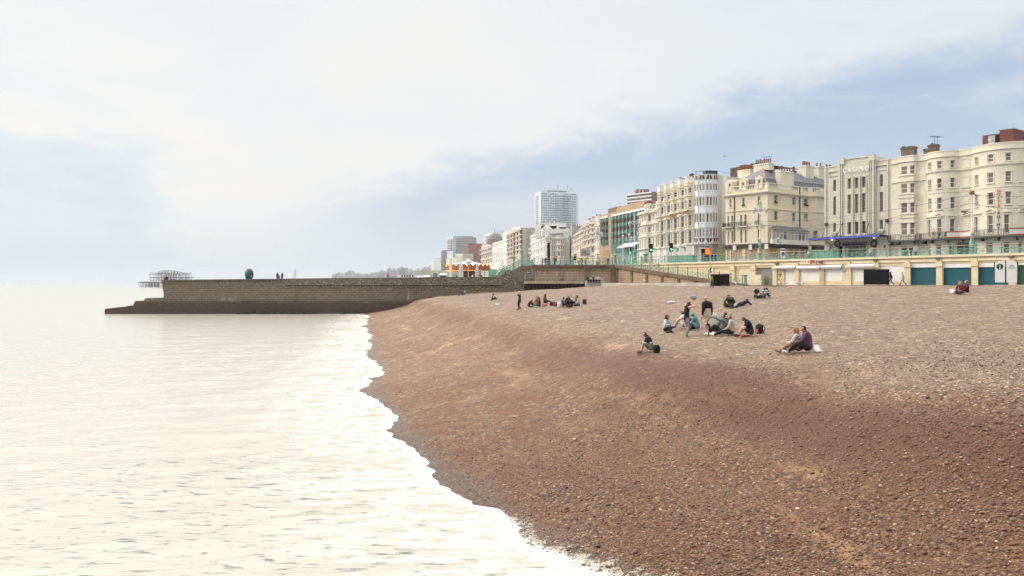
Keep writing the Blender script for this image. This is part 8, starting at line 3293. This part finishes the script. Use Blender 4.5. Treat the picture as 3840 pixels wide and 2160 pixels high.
def striped(c1, c2, per = .075):
 nm = 'striped_%d'%int(per*1000+c1[0]*1000)
 if nm in MATS:
  return MATS[nm]
 m, nt, b, g = newmat(nm)
 z_ = g.sep(g.obj())[2]
 fr = (z_*(1/per)).op('FRACT').op('GREATER_THAN', .5)
 setin(nt, b, 'Base Color', g.mix(fr, c1, c2))
 setin(nt, b, 'Roughness', .9)
 MATS[nm] = m
 return m
def plaid(c1, c2):
 if 'plaid' in MATS:
  return MATS['plaid']
 m, nt, b, g = newmat('plaid')
 x, y, z_ = g.sep(g.obj())
 f = (x*18).op('FRACT').op('GREATER_THAN', .6)+(z_*18).op('FRACT').op('GREATER_THAN', .6)
 setin(nt, b, 'Base Color', g.mix(f*.4, c1, c2))
 setin(nt, b, 'Roughness', .9)
 MATS['plaid'] = m
 return m
def finish_people():
 bpy.context.view_layer.update()
 dg = bpy.context.evaluated_depsgraph_get()
 for q in PEOPLE:
  me = bpy.data.meshes.new_from_object(q['ob'].evaluated_get(dg))
  q['me'] = me
 for q in PEOPLE:
  bpy.data.objects.remove(q['ob'])
 for q in PEOPLE:
  me = q['me']
  me.name = 'body'
  s = q['s']
  nv = len(me.vertices)
  co = np.empty(nv*3)
  me.vertices.foreach_get('co', co)
  co = co.reshape(-1, 3)
  no = np.empty(nv*3)
  me.vertices.foreach_get('normal', no)
  no = no.reshape(-1, 3)
  best = np.full(nv, 1e9)
  lab = np.zeros(nv, int)
  par = np.zeros(nv)
  names = []
  for bi, (nm, i, j) in enumerate(q['bones']):
   a, b = np.array(q['vs'][i]), np.array(q['vs'][j])
   d = b-a
   L2 = max(1e-9, d@d)
   t = np.clip((co-a)@d/L2, 0, 1)
   dist = np.linalg.norm(co-a-t[:, None]*d, axis = 1)-(q['rr'][i]*(1-t)+q['rr'][j]*t)*.8
   k = dist<best
   best[k] = dist[k]
   lab[k] = bi
   par[k] = t[k]
   names.append(nm)
  names = np.array(names)
  ln = names[lab]
  nb = lab.copy()
  first = {}
  half = np.zeros(nv)
  cnt = {}
  for bi, nm in enumerate(names):
   if nm in('uarm', 'thigh', 'shin', 'farm'):
    cnt[nm] = cnt.get(nm, 0)
    n_per = {'uarm':3, 'thigh':2, 'shin':2, 'farm':2}[nm]
    idx = cnt[nm]%n_per
    cnt[nm] += 1
    k = lab == bi
    half[k] = (idx+par[k])/n_per
  polys = [tuple(p.vertices) for p in me.polygons]
  root = thing('person', q['label'], 'person', q['pos'], q['rz'], q['group'], world = False)
  me.materials.clear()
  me.materials.append(q['skin'])
  me.polygons.foreach_set('use_smooth', [True]*len(polys))
  link('body', me, root)
  def shell(name, vmask, mat, off, loose = 0.0, need = 1):
   fs = [p for p in polys if sum(1 for i in p if vmask[i])>=need]
   if not fs:
    return None
   ids = sorted({i for p in fs for i in p})
   mp = {i:k for k, i in enumerate(ids)}
   c2 = co[ids]+no[ids]*off
   if loose:
    w = np.sin(co[ids, 2]*40/s+co[ids, 0]*25)*np.sin(co[ids, 1]*31+co[ids, 2]*17)
    c2 = c2+no[ids]*(w*loose)[:, None]
   m2 = bpy.data.meshes.new(name)
   m2.from_pydata([tuple(v) for v in c2], [], [tuple(mp[i] for i in p) for p in fs])
   m2.materials.append(mat)
   m2.polygons.foreach_set('use_smooth', [True]*len(fs))
   o = link(name, m2, root)
   return o
  top = (ln == 'torso')|(ln == 'hip')&(nb == 0)
  top |= (ln == 'uarm')&(half<{'long':9, 'short':.72, 'none':.16}[q['sleeve']])
  if q['sleeve'] == 'long':
   top |= (ln == 'farm')&(half<.92)
  topm = q['stripes'] or(fabric(q['top']) if isinstance(q['top'], tuple) else q['top'])
  shell('shirt', top, topm, .016*s, .005*s)
  leg = (ln == 'hip')|(ln == 'thigh')&(half<{'long':9, 'shorts':.72, 'knee':.95}[q['leg']])
  if q['leg'] == 'long':
   leg |= (ln == 'shin')&(half<.93)
  shell('trousers' if q['leg'] == 'long' else 'shorts', leg, fabric(q['bottom']), (.011 if q['leg'] == 'long' else .017)*s, .004*s)
  me.materials.append(topm)
  me.materials.append(fabric(q['bottom']))
  me.polygons.foreach_set('material_index', [1 if all(top[i] for i in p) else 2 if all(leg[i] or top[i] for i in p) else 0 for p in polys])
  if q['shoe']:
   ft = ln == 'foot'
   midx = co[:, 0].copy()
   fb = [bi for bi, nm in enumerate(names) if nm == 'foot']
   for h_ in(fb[:3], fb[3:]):
    shell('shoe', np.isin(lab, h_), fabric(q['shoe']), .011*s)
  if q['sock']:
   shell('sock', (ln == 'shin')&(half>.72), fabric(q['sock']), .007*s)
  hc, hu, hf, rt = [np.array(v) for v in q['head']]
  rel = (co-hc)/s
  up_, fw_ = rel@hu, rel@hf
  hm = (ln == 'head')&((up_>.062)|(fw_<.02)&(up_>-.06)|(fw_<-.03))
  ear = np.abs(rel@rt)>.088
  if q['hood'] is not None:
   shell('hood', ((ln == 'head')|(ln == 'neck'))&((fw_<.055)|(up_>.09)), fabric(q['hood']), .03*s, 0.0, 2)
  elif q['cap'] is not None:
   shell('cap', (ln == 'head')&(up_>.045), fabric(q['cap']), .016*s)
   shell('hair', hm&(up_<.06)&~ear, hairmat(q['hair']), .012*s, 0.0, 2)
  else:
   h_ = shell('hair', hm&~ear, hairmat(q['hair']), (.022 if not q['long_hair'] else .026)*s, .005*s, 2)
  if q['long_hair'] and q['hood'] is None:
   mb = MB()
   H0 = Vector(hc)*1.0
   hu_, hf_, rt_ = Vector(hu), Vector(hf), Vector(rt)
   dn = Vector((0, 0, -1))
   L_ = q['long_hair']
   for dx in(-.055, 0, .055):
    pts_ = [H0+hu_*.09*s-hf_*.05*s+rt_*dx*s, H0-hf_*.095*s+rt_*dx*1.2*s, H0-hf_*.10*s+dn*.14*s+rt_*dx*1.4*s, H0-hf_*.11*s+dn*(.14+L_*.5)*s+rt_*dx*1.3*s, H0-hf_*.10*s+dn*(.14+L_)*s+rt_*dx*s]
    mb.tube(pts_, [.05*s, .06*s, .055*s, .05*s, .018*s], 8)
   for s_ in(-1, 1):
    mb.tube([H0+hu_*.08*s+rt_*s_*.07*s, H0+rt_*s_*.092*s, H0+dn*.14*s+rt_*s_*.09*s-hf_*.02*s, H0+dn*(.14+L_*.7)*s+rt_*s_*.075*s-hf_*.02*s], [.03*s, .035*s, .034*s, .012*s], 7)
   mb.build('long_hair', hairmat(q['hair']), root, 'all')
  if q['bun']:
   mb = MB()
   c_ = Vector(hc)+Vector(hu)*.10*s-Vector(hf)*.085*s
   mb.ball(c_, .045*s, 8, 6)
   mb.build('hair_bun', hairmat(q['hair']), root, 'all')
  if q['fp']:
   for s_ in(-1, 1):
    mb = MB()
    c_ = Vector(hc)+Vector(hf)*.088*s+Vector(rt)*(s_*.032*s)+Vector(hu)*.018*s
    mb.ball(c_, .011*s, 6, 5)
    mb.build('eye', M('eye_dark', (.03, .02, .018), .3), root)
   mb = MB()
   c_ = Vector(hc)+Vector(hf)*.082*s-Vector(hu)*.048*s
   mb.tube([c_-Vector(rt)*.024*s, c_+Vector(hf)*.008*s, c_+Vector(rt)*.024*s], .006*s, 5)
   mb.build('mouth', M('lip', (.34, .13, .11), .5), root)
BLK_, NAVY, GREYC, WHT = (.018, .018, .02), (.02, .025, .045), (.13, .13, .13), (.62, .61, .58)
DEN = (.07, .11, .18)
MAR = (.16, .025, .04)
def beach(K, x, y, label, face, pose, top, bottom, dx = 0, dy = 0, **kw):
 px, py = K(x, y)
 X_, Y_, z_ = ground_at(px, py)
 X_ += dx
 Y_ += dy
 z_ = tz_(X_, Y_)
 person(label, (X_, Y_, z_), face, pose, top, bottom, on_terrain = True, **kw)
 return X_, Y_, z_
 # the near group on the shingle
G1 = 'people sitting on the near shingle'
STRIPE_Y = None
def hoodie_mat():
 m, nt, b, g = newmat('striped_hoodie')
 x, y, z_ = g.sep(g.obj())
 c = g.ramp((z_*2.2-.2), [(0, (.018, .018, .02)), (.34, (.02, .02, .02)), (.36, (.45, .22, .03)), (.52, (.45, .22, .03)), (.54, (.55, .55, .52)), (.66, (.55, .55, .52)), (.68, (.018, .018, .02))], 'CONSTANT')
 setin(nt, b, 'Base Color', c)
 setin(nt, b, 'Roughness', .9)
 return m
PB0 = beach(KP, 225, 878, 'boy in striped black and yellow top sitting with bare legs and a black backpack', 78, 'knees_hug', hoodie_mat(), (.12, .12, .12), s = .98, hair = 'brown', leg = 'shorts', shoe = (.12, .10, .08), group = G1, face_parts = True)
beach(KP, 382, 628, 'girl with curly brown hair in pale blue top sitting sideways', 235, 'legs_side', (.42, .52, .58), BLK_, s = .96, hair = 'brown', long_hair = .08, shoe = BLK_, group = G1, face_parts = True)
beach(KP, 640, 580, 'person in white top and blue shoes sitting behind the standing figure with raised arms', 62, 'knees', WHT, WHT, hair = 'dark', leg = 'shorts', shoe = (.03, .05, .30), sleeve = 'short', group = G1)
beach(KP, 655, 690, 'person standing with raised arms in black t-shirt, grey trousers and green shoes', 292, 'stand_arms_up', BLK_, (.22, .20, .18), s = .97, hair = 'dark', sleeve = 'none', shoe = (.05, .42, .10), face_parts = True)
beach(KP, 815, 598, 'person in teal hoodie with hood up sitting with bare legs', 64, 'knees_hug', (.10, .22, .26), (.10, .20, .25), s = 1.0, hood = (.10, .22, .26), leg = 'shorts', shoe = (.10, .08, .06), group = G1, face_parts = True)
beach(KP, 930, 662, 'blond person standing in black jumper and beige shorts with one leg bent back', 18, 'kneel_step', BLK_, (.46, .36, .25), s = 1.06, heavy = 1.12, hair = 'blond', leg = 'knee', shoe = (.03, .02, .03), sock = (.03, .02, .03))
beach(KP, 1112, 655, 'dark haired person with a bun in grey top reaching one arm towards the stander', 72, 'reach', (.15, .15, .16), BLK_, s = 1.0, hair = 'black', bun = True, shoe = (.5, .5, .5), group = G1, face_parts = True)
beach(KP, 1190, 600, 'person in striped shirt sitting half hidden behind the grey and beige tops', 80, 'knees', (.3, .3, .3), DEN, hair = 'light', stripes = striped((.06, .06, .07), (.40, .39, .36)), group = G1)
beach(KP, 1258, 668, 'person in beige jumper with dark ponytail sitting in black leggings and white trainers', 66, 'legs_out', (.42, .36, .29), BLK_, s = 1.0, heavy = 1.05, hair = 'light', bun = True, shoe = (.66, .66, .64), group = G1, face_parts = True)
beach(KP, 1500, 682, 'young man in black t-shirt and shorts sitting with bare legs looking down', 66, 'knees_read', (.02, .02, .035), (.02, .02, .03), s = 1.03, hair = 'brown', sleeve = 'short', leg = 'shorts', shoe = (.03, .03, .03), group = G1, face_parts = True)
CP = beach(KP, 2235, 882, 'man in purple checked shirt and black trousers sitting with his back turned', 58, 'couple', plaid((.12, .04, .09), (.05, .02, .05)), BLK_, s = 1.06, heavy = 1.06, hair = 'black', shoe = (.5, .48, .45), skin = SKIN)
person('woman with long orange hair sitting pressed against the man in checked shirt', (CP[0]-.22, CP[1]+.30, tz_(CP[0]-.22, CP[1]+.30)), 52, 'couple', (.40, .37, .34), (.30, .18, .11), hair = 'ginger', long_hair = .34, shoe = (.24, .13, .07), s = .98, on_terrain = True)
beach(KP, 1222, 318, 'person in dark green jacket sitting with back turned beside a lying figure', 8, 'cross_back', (.055, .065, .045), (.03, .03, .03), s = 1.06, heavy = 1.15, hair = 'light')
beach(KP, 1355, 300, 'person in navy lying face down propped on the elbows', 305, 'prone', NAVY, BLK_, s = 1.0, hair = 'dark')
beach(KP, 1535, 196, 'man in dark t-shirt sitting facing the camera with the two men', 205, 'cross', (.025, .03, .05), (.03, .03, .035), s = 1.05, hair = 'light', sleeve = 'short', face_parts = True)
beach(KP, 1642, 200, 'man in black and white striped top sitting with back turned', 20, 'lean_side', (.3, .3, .3), DEN, s = 1.08, heavy = 1.2, hair = 'brown', stripes = striped((.02, .025, .03), (.60, .60, .55), .17), leg = 'shorts', shoe = (.5, .5, .5))
beach(KP, 1722, 186, 'man in navy and grey jacket leaning beside the striped top', 60, 'hunched', (.05, .065, .085), NAVY, s = 1.08, heavy = 1.15, hair = 'dark')
beach(K1c, 985, 1378, 'girl with long light brown hair in maroon top sitting beside a ginger friend', 130, 'cross', MAR, (.03, .03, .045), s = .98, hair = 'light', long_hair = .3, face_parts = True)
beach(K1c, 1092, 1360, 'girl with ginger hair in maroon jumper and dark jeans sitting sideways', 78, 'legs_out', (.14, .02, .05), (.025, .03, .045), s = .98, heavy = 1.05, hair = 'ginger', long_hair = .14)
# middle distance
beach(KM, 458, 622, 'blonde woman in black walking alone with a hand in her long hair', 120, 'hair_walk', (.05, .04, .035), BLK_, s = .98, hair = 'blond', long_hair = .3, sleeve = 'short', shoe = BLK_, skin = SKIN)
G2 = 'circle of friends on the shingle left of the dropped bags'
G3 = 'circle of friends on the shingle right of the dropped bags'
for args in((622, 574, 'person in dark patterned top hunched at the sea end of the left circle', 290, 'hunched', (.05, .045, .05), BLK_, dict(hair = 'dark')), (690, 556, 'blonde person in pink top hunched in the left circle', 250, 'hunched', (.50, .25, .22), (.35, .2, .17), dict(hair = 'blond', long_hair = .18)), (792, 525, 'person in dark red top facing out of the left circle', 190, 'cross', (.26, .03, .04), BLK_, dict(hair = 'dark')), (855, 568, 'brown haired person reclining with jeans legs stretched to the left', 82, 'legs_out', (.10, .055, .045), (.05, .11, .15), dict(hair = 'brown', long_hair = .26)), (925, 512, 'tall sitting person with long dark red hair at the right of the left circle', 255, 'legs_out', (.14, .06, .07), BLK_, dict(hair = 'brown', long_hair = .3, s = 1.06))):
 beach(KM, *args[:7], group = G2, **args[7])
for args in((1275, 566, 'person in denim jacket at the sea end of the right circle', 275, 'legs_out', (.07, .12, .15), BLK_, dict(hair = 'dark')), (1382, 540, 'person in black jacket facing out of the right circle', 200, 'cross', (.03, .03, .035), BLK_, dict(hair = 'dark')), (1432, 582, 'broad dark purple back in front of the right circle', 10, 'cross_back', (.055, .03, .045), (.09, .02, .04), dict(hair = 'dark', heavy = 1.25, bun = True)), (1535, 540, 'person in grey t-shirt with outstretched arm in the right circle', 110, 'reach', (.24, .25, .25), NAVY, dict(hair = 'light', sleeve = 'short')), (1612, 556, 'long haired person in pale pink top at the right of the right circle', 92, 'cross', (.50, .38, .34), DEN, dict(hair = 'brown', long_hair = .3, s = 1.08))):
 beach(KM, *args[:7], group = G3, **args[7])
beach(K4, 1040, 1226, 'two tone dark figure sitting alone on the upper shingle with legs out', 85, 'knees_hug', (.02, .02, .025), BLK_, s = 1.05, hair = 'dark')
beach(K4, 1060, 1224, 'person in white and navy sitting behind the dark figure', 80, 'hunched', (.5, .5, .5), NAVY, s = 1.0, hair = 'dark')
beach(K4, 552, 1158, 'person in red and blue sitting against the groyne side of a grey friend', 80, 'legs_out', (.22, .06, .07), (.10, .13, .24), hair = 'dark')
beach(K4, 582, 1146, 'person in pale grey sitting beside the red and blue figure', 95, 'knees', (.40, .40, .42), (.07, .08, .11), hair = 'dark')
G4 = 'six people on the low wall under the terrace'
for i, (x, tp, bt, hr, lab) in enumerate(((1205, (.03, .03, .035), BLK_, 'dark', 'leftmost of six on the low wall, all in black'), (1258, (.55, .55, .56), BLK_, 'dark', 'second of six on the low wall, white top and long dark hair'), (1325, (.05, .05, .06), BLK_, 'black', 'third of six on the low wall, dark top'), (1378, (.58, .55, .54), NAVY, 'light', 'fourth of six on the low wall, white top and light hair'), (1440, (.45, .47, .55), BLK_, 'grey', 'fifth of six on the low wall, pale blue top'), (1505, (.55, .34, .32), (.45, .45, .45), 'ginger', 'rightmost of six on the low wall, pink top and grey skirt'))):
 px, py = K8(x, 1165)
 q = W(px, 145.5)
 zb = Z(K8(0, 1176)[1], 145.5)
 person(lab, (q.x, q.y, zb), 180, 'bench', tp, bt, hair = hr, s = 1.05, long_hair = .25 if i in(1, 5) else 0, group = G4)
q0_, q1_ = W(K8(1150)[0], 145.9), W(K8(1570)[0], 145.9)
bn_ = MB()
zb = Z(K8(0, 1176)[1], 145.5)
bn_.box(q0_.x, q1_.x, 145.45, 146.3, zb-.8, zb+.40)
tag(bn_.build('low_wall', MATS['pale_concrete']), 'low concrete wall carrying the six seated people', 'wall')
for(K, x, v, lab, fc, tp, bt, kw) in((K1d, 1285, -2.0, 'walking person in dark brown coat with a shoulder bag before the white shutters', 84, (.075, .04, .03), (.24, .23, .24), dict(hair = 'brown', long_hair = .2)), (K1d, 1478, -1.8, 'walking person in grey white top and grey trousers with a backpack', 84, (.46, .44, .48), (.27, .26, .27), dict(hair = 'light', sleeve = 'short'))):
 q = L(t_of(K(x)[0], v), v)
 person(lab, (q.x, q.y, PROM), fc-12, 'walk', tp, bt, s = 1.05, **kw)
q = W(K2(706)[0], 122.5)
zrw = 5.2
f_ = (q-Vector(RA.p[0])).dot(RA.dir(1))/RA.len
person('worker in bright yellow green vest on the ramp behind the railing', (q.x+.3, q.y+2.2, Z(K2(0, 1200)[1], q.y+2)-.05), 60, 'stand_look', (.45, .75, .03), (.05, .06, .08), hair = 'dark', s = 1.02, sleeve = 'none')
q = W(K2(689)[0], 114)
person('worker in brown and green jacket bending by the black containers', (q.x, q.y, tz_(q.x, q.y)), 300, 'stand_look', (.20, .24, .07), (.09, .06, .05), hair = 'brown', s = 1.04)
G5 = 'people walking behind the upper railing'
for(K, x, v, lab, fc, pz, tp, bt, kw) in((K1d, 958, 2.0, 'person in pale pink shirt walking behind the railing below the casino', 92, 'walk', (.55, .42, .36), (.05, .05, .06), dict(hair = 'light')), (K1d, 1012, 2.4, 'person in grey beside the pink shirt behind the railing', 92, 'walk', (.20, .20, .24), (.10, .12, .17), dict(hair = 'brown')), (K1d, 1600, 2.0, 'person in dark maroon leaning behind the railing left of a white shirt', 180, 'stand_look', (.09, .03, .045), BLK_, dict(hair = 'brown')), (K1d, 1672, 2.2, 'person in white shirt behind the railing below the hostel bay', 180, 'stand_look', (.62, .60, .58), (.04, .04, .05), dict(hair = 'grey')), (K2c, 1700, 3.0, 'person in pale clothes passing behind the railing at the pub corner', 270, 'walk', (.50, .44, .40), (.20, .13, .20), dict(hair = 'light')), (K6, 1030, 5.0, 'person in black left of two standing by the lit hotel panel', 180, 'stand', BLK_, BLK_, dict(hair = 'dark')), (K6, 1080, 5.0, 'person in black right of two standing by the lit hotel panel', 190, 'stand', BLK_, NAVY, dict(hair = 'dark')), (K8, 2390, 3.0, 'person in cream jacket behind the ramp railing beside the far pier', 150, 'stand_look', (.55, .50, .40), (.3, .27, .2), dict(hair = 'grey'))):
 q = L(t_of(K(x)[0], v), v)
 person(lab, (q.x, q.y, ROAD), fc, pz, tp, bt, s = 1.02, group = G5, **kw)
for(x, D_, lab, fc, tp, bt, kw) in((205, 156, 'person in red vest behind the terrace railing near its left end', 120, (.40, .07, .05), BLK_, dict(hair = 'dark')), (265, 157, 'person in black behind the terrace railing left of the round pillar', 180, BLK_, BLK_, dict(hair = 'dark')), (470, 156, 'tall person in black behind the terrace railing right of the round pillar', 150, BLK_, BLK_, dict(hair = 'dark', s = 1.1)), (1000, 157, 'person in bright yellow green vest behind the terrace railing', 180, (.45, .75, .03), NAVY, dict(hair = 'brown', s = 1.08)), (1065, 158, 'person in red and black by the yellow green vest', 160, (.32, .06, .06), BLK_, dict(hair = 'dark')), (1140, 158, 'person in pink behind the middle of the terrace railing', 200, (.5, .25, .25), BLK_, dict(hair = 'brown')), (1400, 159, 'person in white shirt behind the right part of the terrace railing', 170, (.6, .6, .6), DEN, dict(hair = 'dark')), (1640, 157, 'person in dark coat behind the right end of the terrace railing', 140, (.04, .04, .05), BLK_, dict(hair = 'dark'))):
 q = W(K8(x)[0], D_)
 person(lab, (q.x, q.y, ROAD), fc, 'stand', tp, bt, group = 'people behind the terrace railing', **kw)
zbl = zbal
for(x, pz, lab, tp, bt, sl, fc) in((570, 'stand', 'person in white t-shirt and grey shorts standing on the hostel balcony', WHT, (.20, .22, .26), 'short', 150), (648, 'stand_look', 'bare armed person in dark trousers standing in the hostel balcony doorway', (.50, .32, .24), BLK_, 'none', 170), (738, 'bench', 'person in blue shirt sitting on the hostel balcony', (.18, .25, .36), (.06, .06, .08), 'short', 200)):
 u = HB.uu(K1c, x, .6)
 q = HB.at(u, .62)
 person(lab, (q.x, q.y, zbl), fc, pz, tp, bt, sleeve = sl, hair = 'dark', leg = 'shorts' if pz == 'stand' else 'long')
for(K, x, y, o, pz, lab, fc, tp, bt, kw) in((K5b, 985, 518, -.5, 'sit_edge', 'person in red top sitting on the seaward end of the groyne', 262, (.62, .07, .07), BLK_, dict(hair = 'black')), (K5b, 1108, 518, -.8, 'hunched', 'person in black sitting on the groyne right of the red top', 100, (.03, .03, .035), BLK_, dict(hair = 'black')), (K5b, 1165, 512, -.5, 'lean_side', 'person in pale grey leaning on the groyne with legs to the right', 250, (.38, .42, .43), (.36, .42, .44), dict(hair = 'dark')), (K5, 1668, 222, -3, 'stand', 'left of two adults standing on the groyne with a child', 200, (.04, .04, .04), BLK_, dict(hair = 'dark')), (K5, 1685, 222, -3, 'stand', 'child in grey standing on the groyne between two adults', 190, (.28, .26, .24), (.2, .15, .12), dict(hair = 'brown', s = .72)), (K5, 1714, 222, -3, 'stand', 'right of two adults standing on the groyne with a child', 150, (.05, .05, .06), BLK_, dict(hair = 'dark'))):
 u = GR.uu(K, x, o)
 q = GR.at(u, o)
 zz = float(zt(u))+(.14 if o>-1 else 0)-(.0 if o>-1 else .35)
 person(lab, (q.x, q.y, zz), fc, pz, tp, bt, group = 'people on top of the groyne', **kw)
for(x, D_, lab, tp, bt) in((1742, 200, 'person in dark clothes by the closed parasols', (.06, .05, .06), BLK_), (1772, 200, 'person in white shirt bending in front of the carousel', WHT, (.1, .1, .15)), (1712, 205, 'person in blue left of the carousel', (.06, .08, .2), BLK_), (1806, 204, 'person in red right of the closed parasol', (.35, .06, .05), BLK_)):
 q = W(x, D_)
 person(lab, (q.x, q.y, LOWZ+1.0), 180, 'stand_look', tp, bt, hair = 'dark', s = 1.0, group = 'people in front of the carousel')
st_deck = MB()
a, b = W(1690, 196), W(1825, 196)
st_deck.box(a.x, b.x, 196, 208, 5.0, LOWZ+1.0)
tag(st_deck.build('cafe_deck', M('deck_wood', (.22, .15, .10), .8, .2)), 'raised wooden deck in front of the carousel', 'deck')
finish_people()
# ================================================================== things people brought to the beach
def bag(name, lab, cat, pos, rz, mat, dims, straps = True, pocket = None):
 r_ = thing(name, lab, cat, pos, rz, world = False)
 bm = bmesh.new()
 bmesh.ops.create_uvsphere(bm, u_segments = 14, v_segments = 10, radius = 1)
 for v in bm.verts:
  x, y, z_ = v.co
  f = lambda t:math.copysign(abs(t)**.55, t)
  w = 1+.06*math.sin(7*x+3*z_)*math.sin(5*y)
  v.co = (f(x)*dims[0]/2*w, f(y)*dims[1]/2*w, (f(z_)*.5+.5)*dims[2]*w)
 me = bpy.data.meshes.new('body')
 bm.to_mesh(me)
 bm.free()
 me.materials.append(mat)
 me.polygons.foreach_set('use_smooth', [True]*len(me.polygons))
 link('body', me, r_)
 if straps:
  for s_ in(-1, 1):
   mb = MB()
   mb.tube([(s_*dims[0]*.25, -dims[1]*.45, dims[2]*.9), (s_*dims[0]*.3, -dims[1]*.8, dims[2]*.6), (s_*dims[0]*.3, -dims[1]*.5, dims[2]*.15)], .018, 5)
   mb.build('strap', MATS['black_plastic'], r_)
 if pocket:
  mb = MB()
  mb.box(-dims[0]*.32, dims[0]*.32, dims[1]*.42, dims[1]*.58, dims[2]*.12, dims[2]*.5)
  mb.build('pocket', pocket, r_)
 return r_
def gp_(K, x, y):
 return ground_at(*K(x, y))
BLKF = fabric((.022, .022, .024))
X_, Y_, z_ = gp_(KP, 262, 880)
bag('backpack', 'black backpack leaning on the boy in the striped top', 'backpack', (X_+.0, Y_-.26, tz_(X_, Y_-.26)-.02), R(20), BLKF, (.25, .2, .33), True, fabric((.10, .10, .10)))
X_, Y_, z_ = gp_(KP, 738, 590)
bag('backpack', 'black backpack standing beside the teal hoodie', 'backpack', (X_, Y_, z_-.02), R(-15), BLKF, (.40, .30, .56), True)
X_, Y_, z_ = gp_(KP, 1585, 645)
bag('backpack', 'black and red backpack behind the young man in shorts', 'backpack', (X_, Y_, z_-.02), R(100), BLKF, (.36, .26, .42), True, fabric((.5, .07, .03)))
X_, Y_, z_ = gp_(KP, 1418, 690)
bag('red_bag', 'small flat red bag under the legs of the young man', 'bag', (X_, Y_+.1, z_-.02), R(10), fabric((.5, .04, .07)), (.42, .22, .10), False)
X_, Y_, z_ = gp_(KP, 985, 585)
bag('white_rucksack', 'large grey and white rucksack behind the blond stander', 'rucksack', (X_, Y_+.2, z_-.02), R(-20), fabric((.50, .50, .48)), (.62, .42, .80), False, fabric((.20, .21, .21)))
X_, Y_, z_ = gp_(KP, 472, 262)
bag('plastic_bag', 'crumpled pale plastic bag lying alone on upper shingle', 'bag', (X_, Y_, z_-.02), R(10), M('plastic_pale', (.58, .60, .57), .5, .1, 8, .4, 30), (.66, .3, .18), False)
for x, y, mt, lab, dm in((1112, 545, fabric((.03, .02, .03)), 'dark bag dropped between the two circles', (.75, .4, .34)), (1180, 553, fabric((.30, .03, .05)), 'dark red bag dropped between the two circles', (.75, .4, .30)), (1218, 585, M('plastic_white', (.70, .70, .68), .5, .1), 'white carrier bag by the denim jacket', (.3, .25, .5)), (1712, 520, fabric((.03, .03, .03)), 'small black and white bag right of the right circle', (.4, .35, .5)), (940, 560, fabric((.45, .16, .17)), 'pink bag at the knees of the left circle', (.45, .3, .3))):
 X_, Y_, z_ = gp_(KM, x, y)
 bag('bag', lab, 'bag', (X_, Y_, z_-.03), R(random.uniform(-40, 40)), mt, dm, False)
X_, Y_, z_ = gp_(K4, 1074, 1302)
bag('paper_litter', 'small white paper wrapping on shingle below the dark figure', 'litter', (X_, Y_, z_-.02), .3, MATS['letter_white'], (.5, .3, .14), False)
def takeaway(lab, pos, rz, s = 1.0):
 r_ = thing('takeaway_box', lab, 'takeaway box', pos, rz, 'white takeaway boxes on the shingle', world = False)
 wm = M('foam_white', (.78, .78, .76), .6, .04)
 mb = MB()
 mb.add([(-.10*s, -.08*s, 0), (.10*s, -.08*s, 0), (.10*s, .08*s, 0), (-.10*s, .08*s, 0), (-.12*s, -.10*s, .06*s), (.12*s, -.10*s, .06*s), (.12*s, .10*s, .06*s), (-.12*s, .10*s, .06*s)], [(0, 3, 2, 1), (0, 1, 5, 4), (1, 2, 6, 5), (2, 3, 7, 6), (3, 0, 4, 7)])
 mb.build('tray', wm, r_)
 mb = MB()
 mb.add([(-.12*s, .10*s, .06*s), (.12*s, .10*s, .06*s), (.12*s, .17*s, .24*s), (-.12*s, .17*s, .24*s), (-.10*s, .15*s, .06*s), (.10*s, .15*s, .06*s), (.10*s, .22*s, .22*s), (-.10*s, .22*s, .22*s)], [(0, 1, 2, 3), (4, 7, 6, 5), (0, 4, 5, 1), (1, 5, 6, 2), (2, 6, 7, 3), (3, 7, 4, 0)])
 mb.build('lid', wm, r_)
X_, Y_, z_ = gp_(KP, 2350, 882)
takeaway('open white takeaway box beside the man in checked shirt', (X_, Y_, z_+.01), R(20), .95)
X_, Y_, z_ = gp_(K1c, 858, 1372)
takeaway('open white takeaway box beside the two girls in maroon', (X_, Y_, z_+.01), R(-15), 1.3)
px, py = KP(748, 185)
q = W(px, 41)
bl = thing('beach_ball', 'blue purple inflatable ball in the air above the raised arms', 'ball', (q.x, q.y, Z(py, 41)), world = False)
mb = MB()
mb.ball((0, 0, 0), (.18, .16, .13), 16, 10)
mb.build('ball', M('ball_purple', (.22, .22, .31), .45, .25, 6), bl, 'all').rotation_euler = (0, R(24), 0)
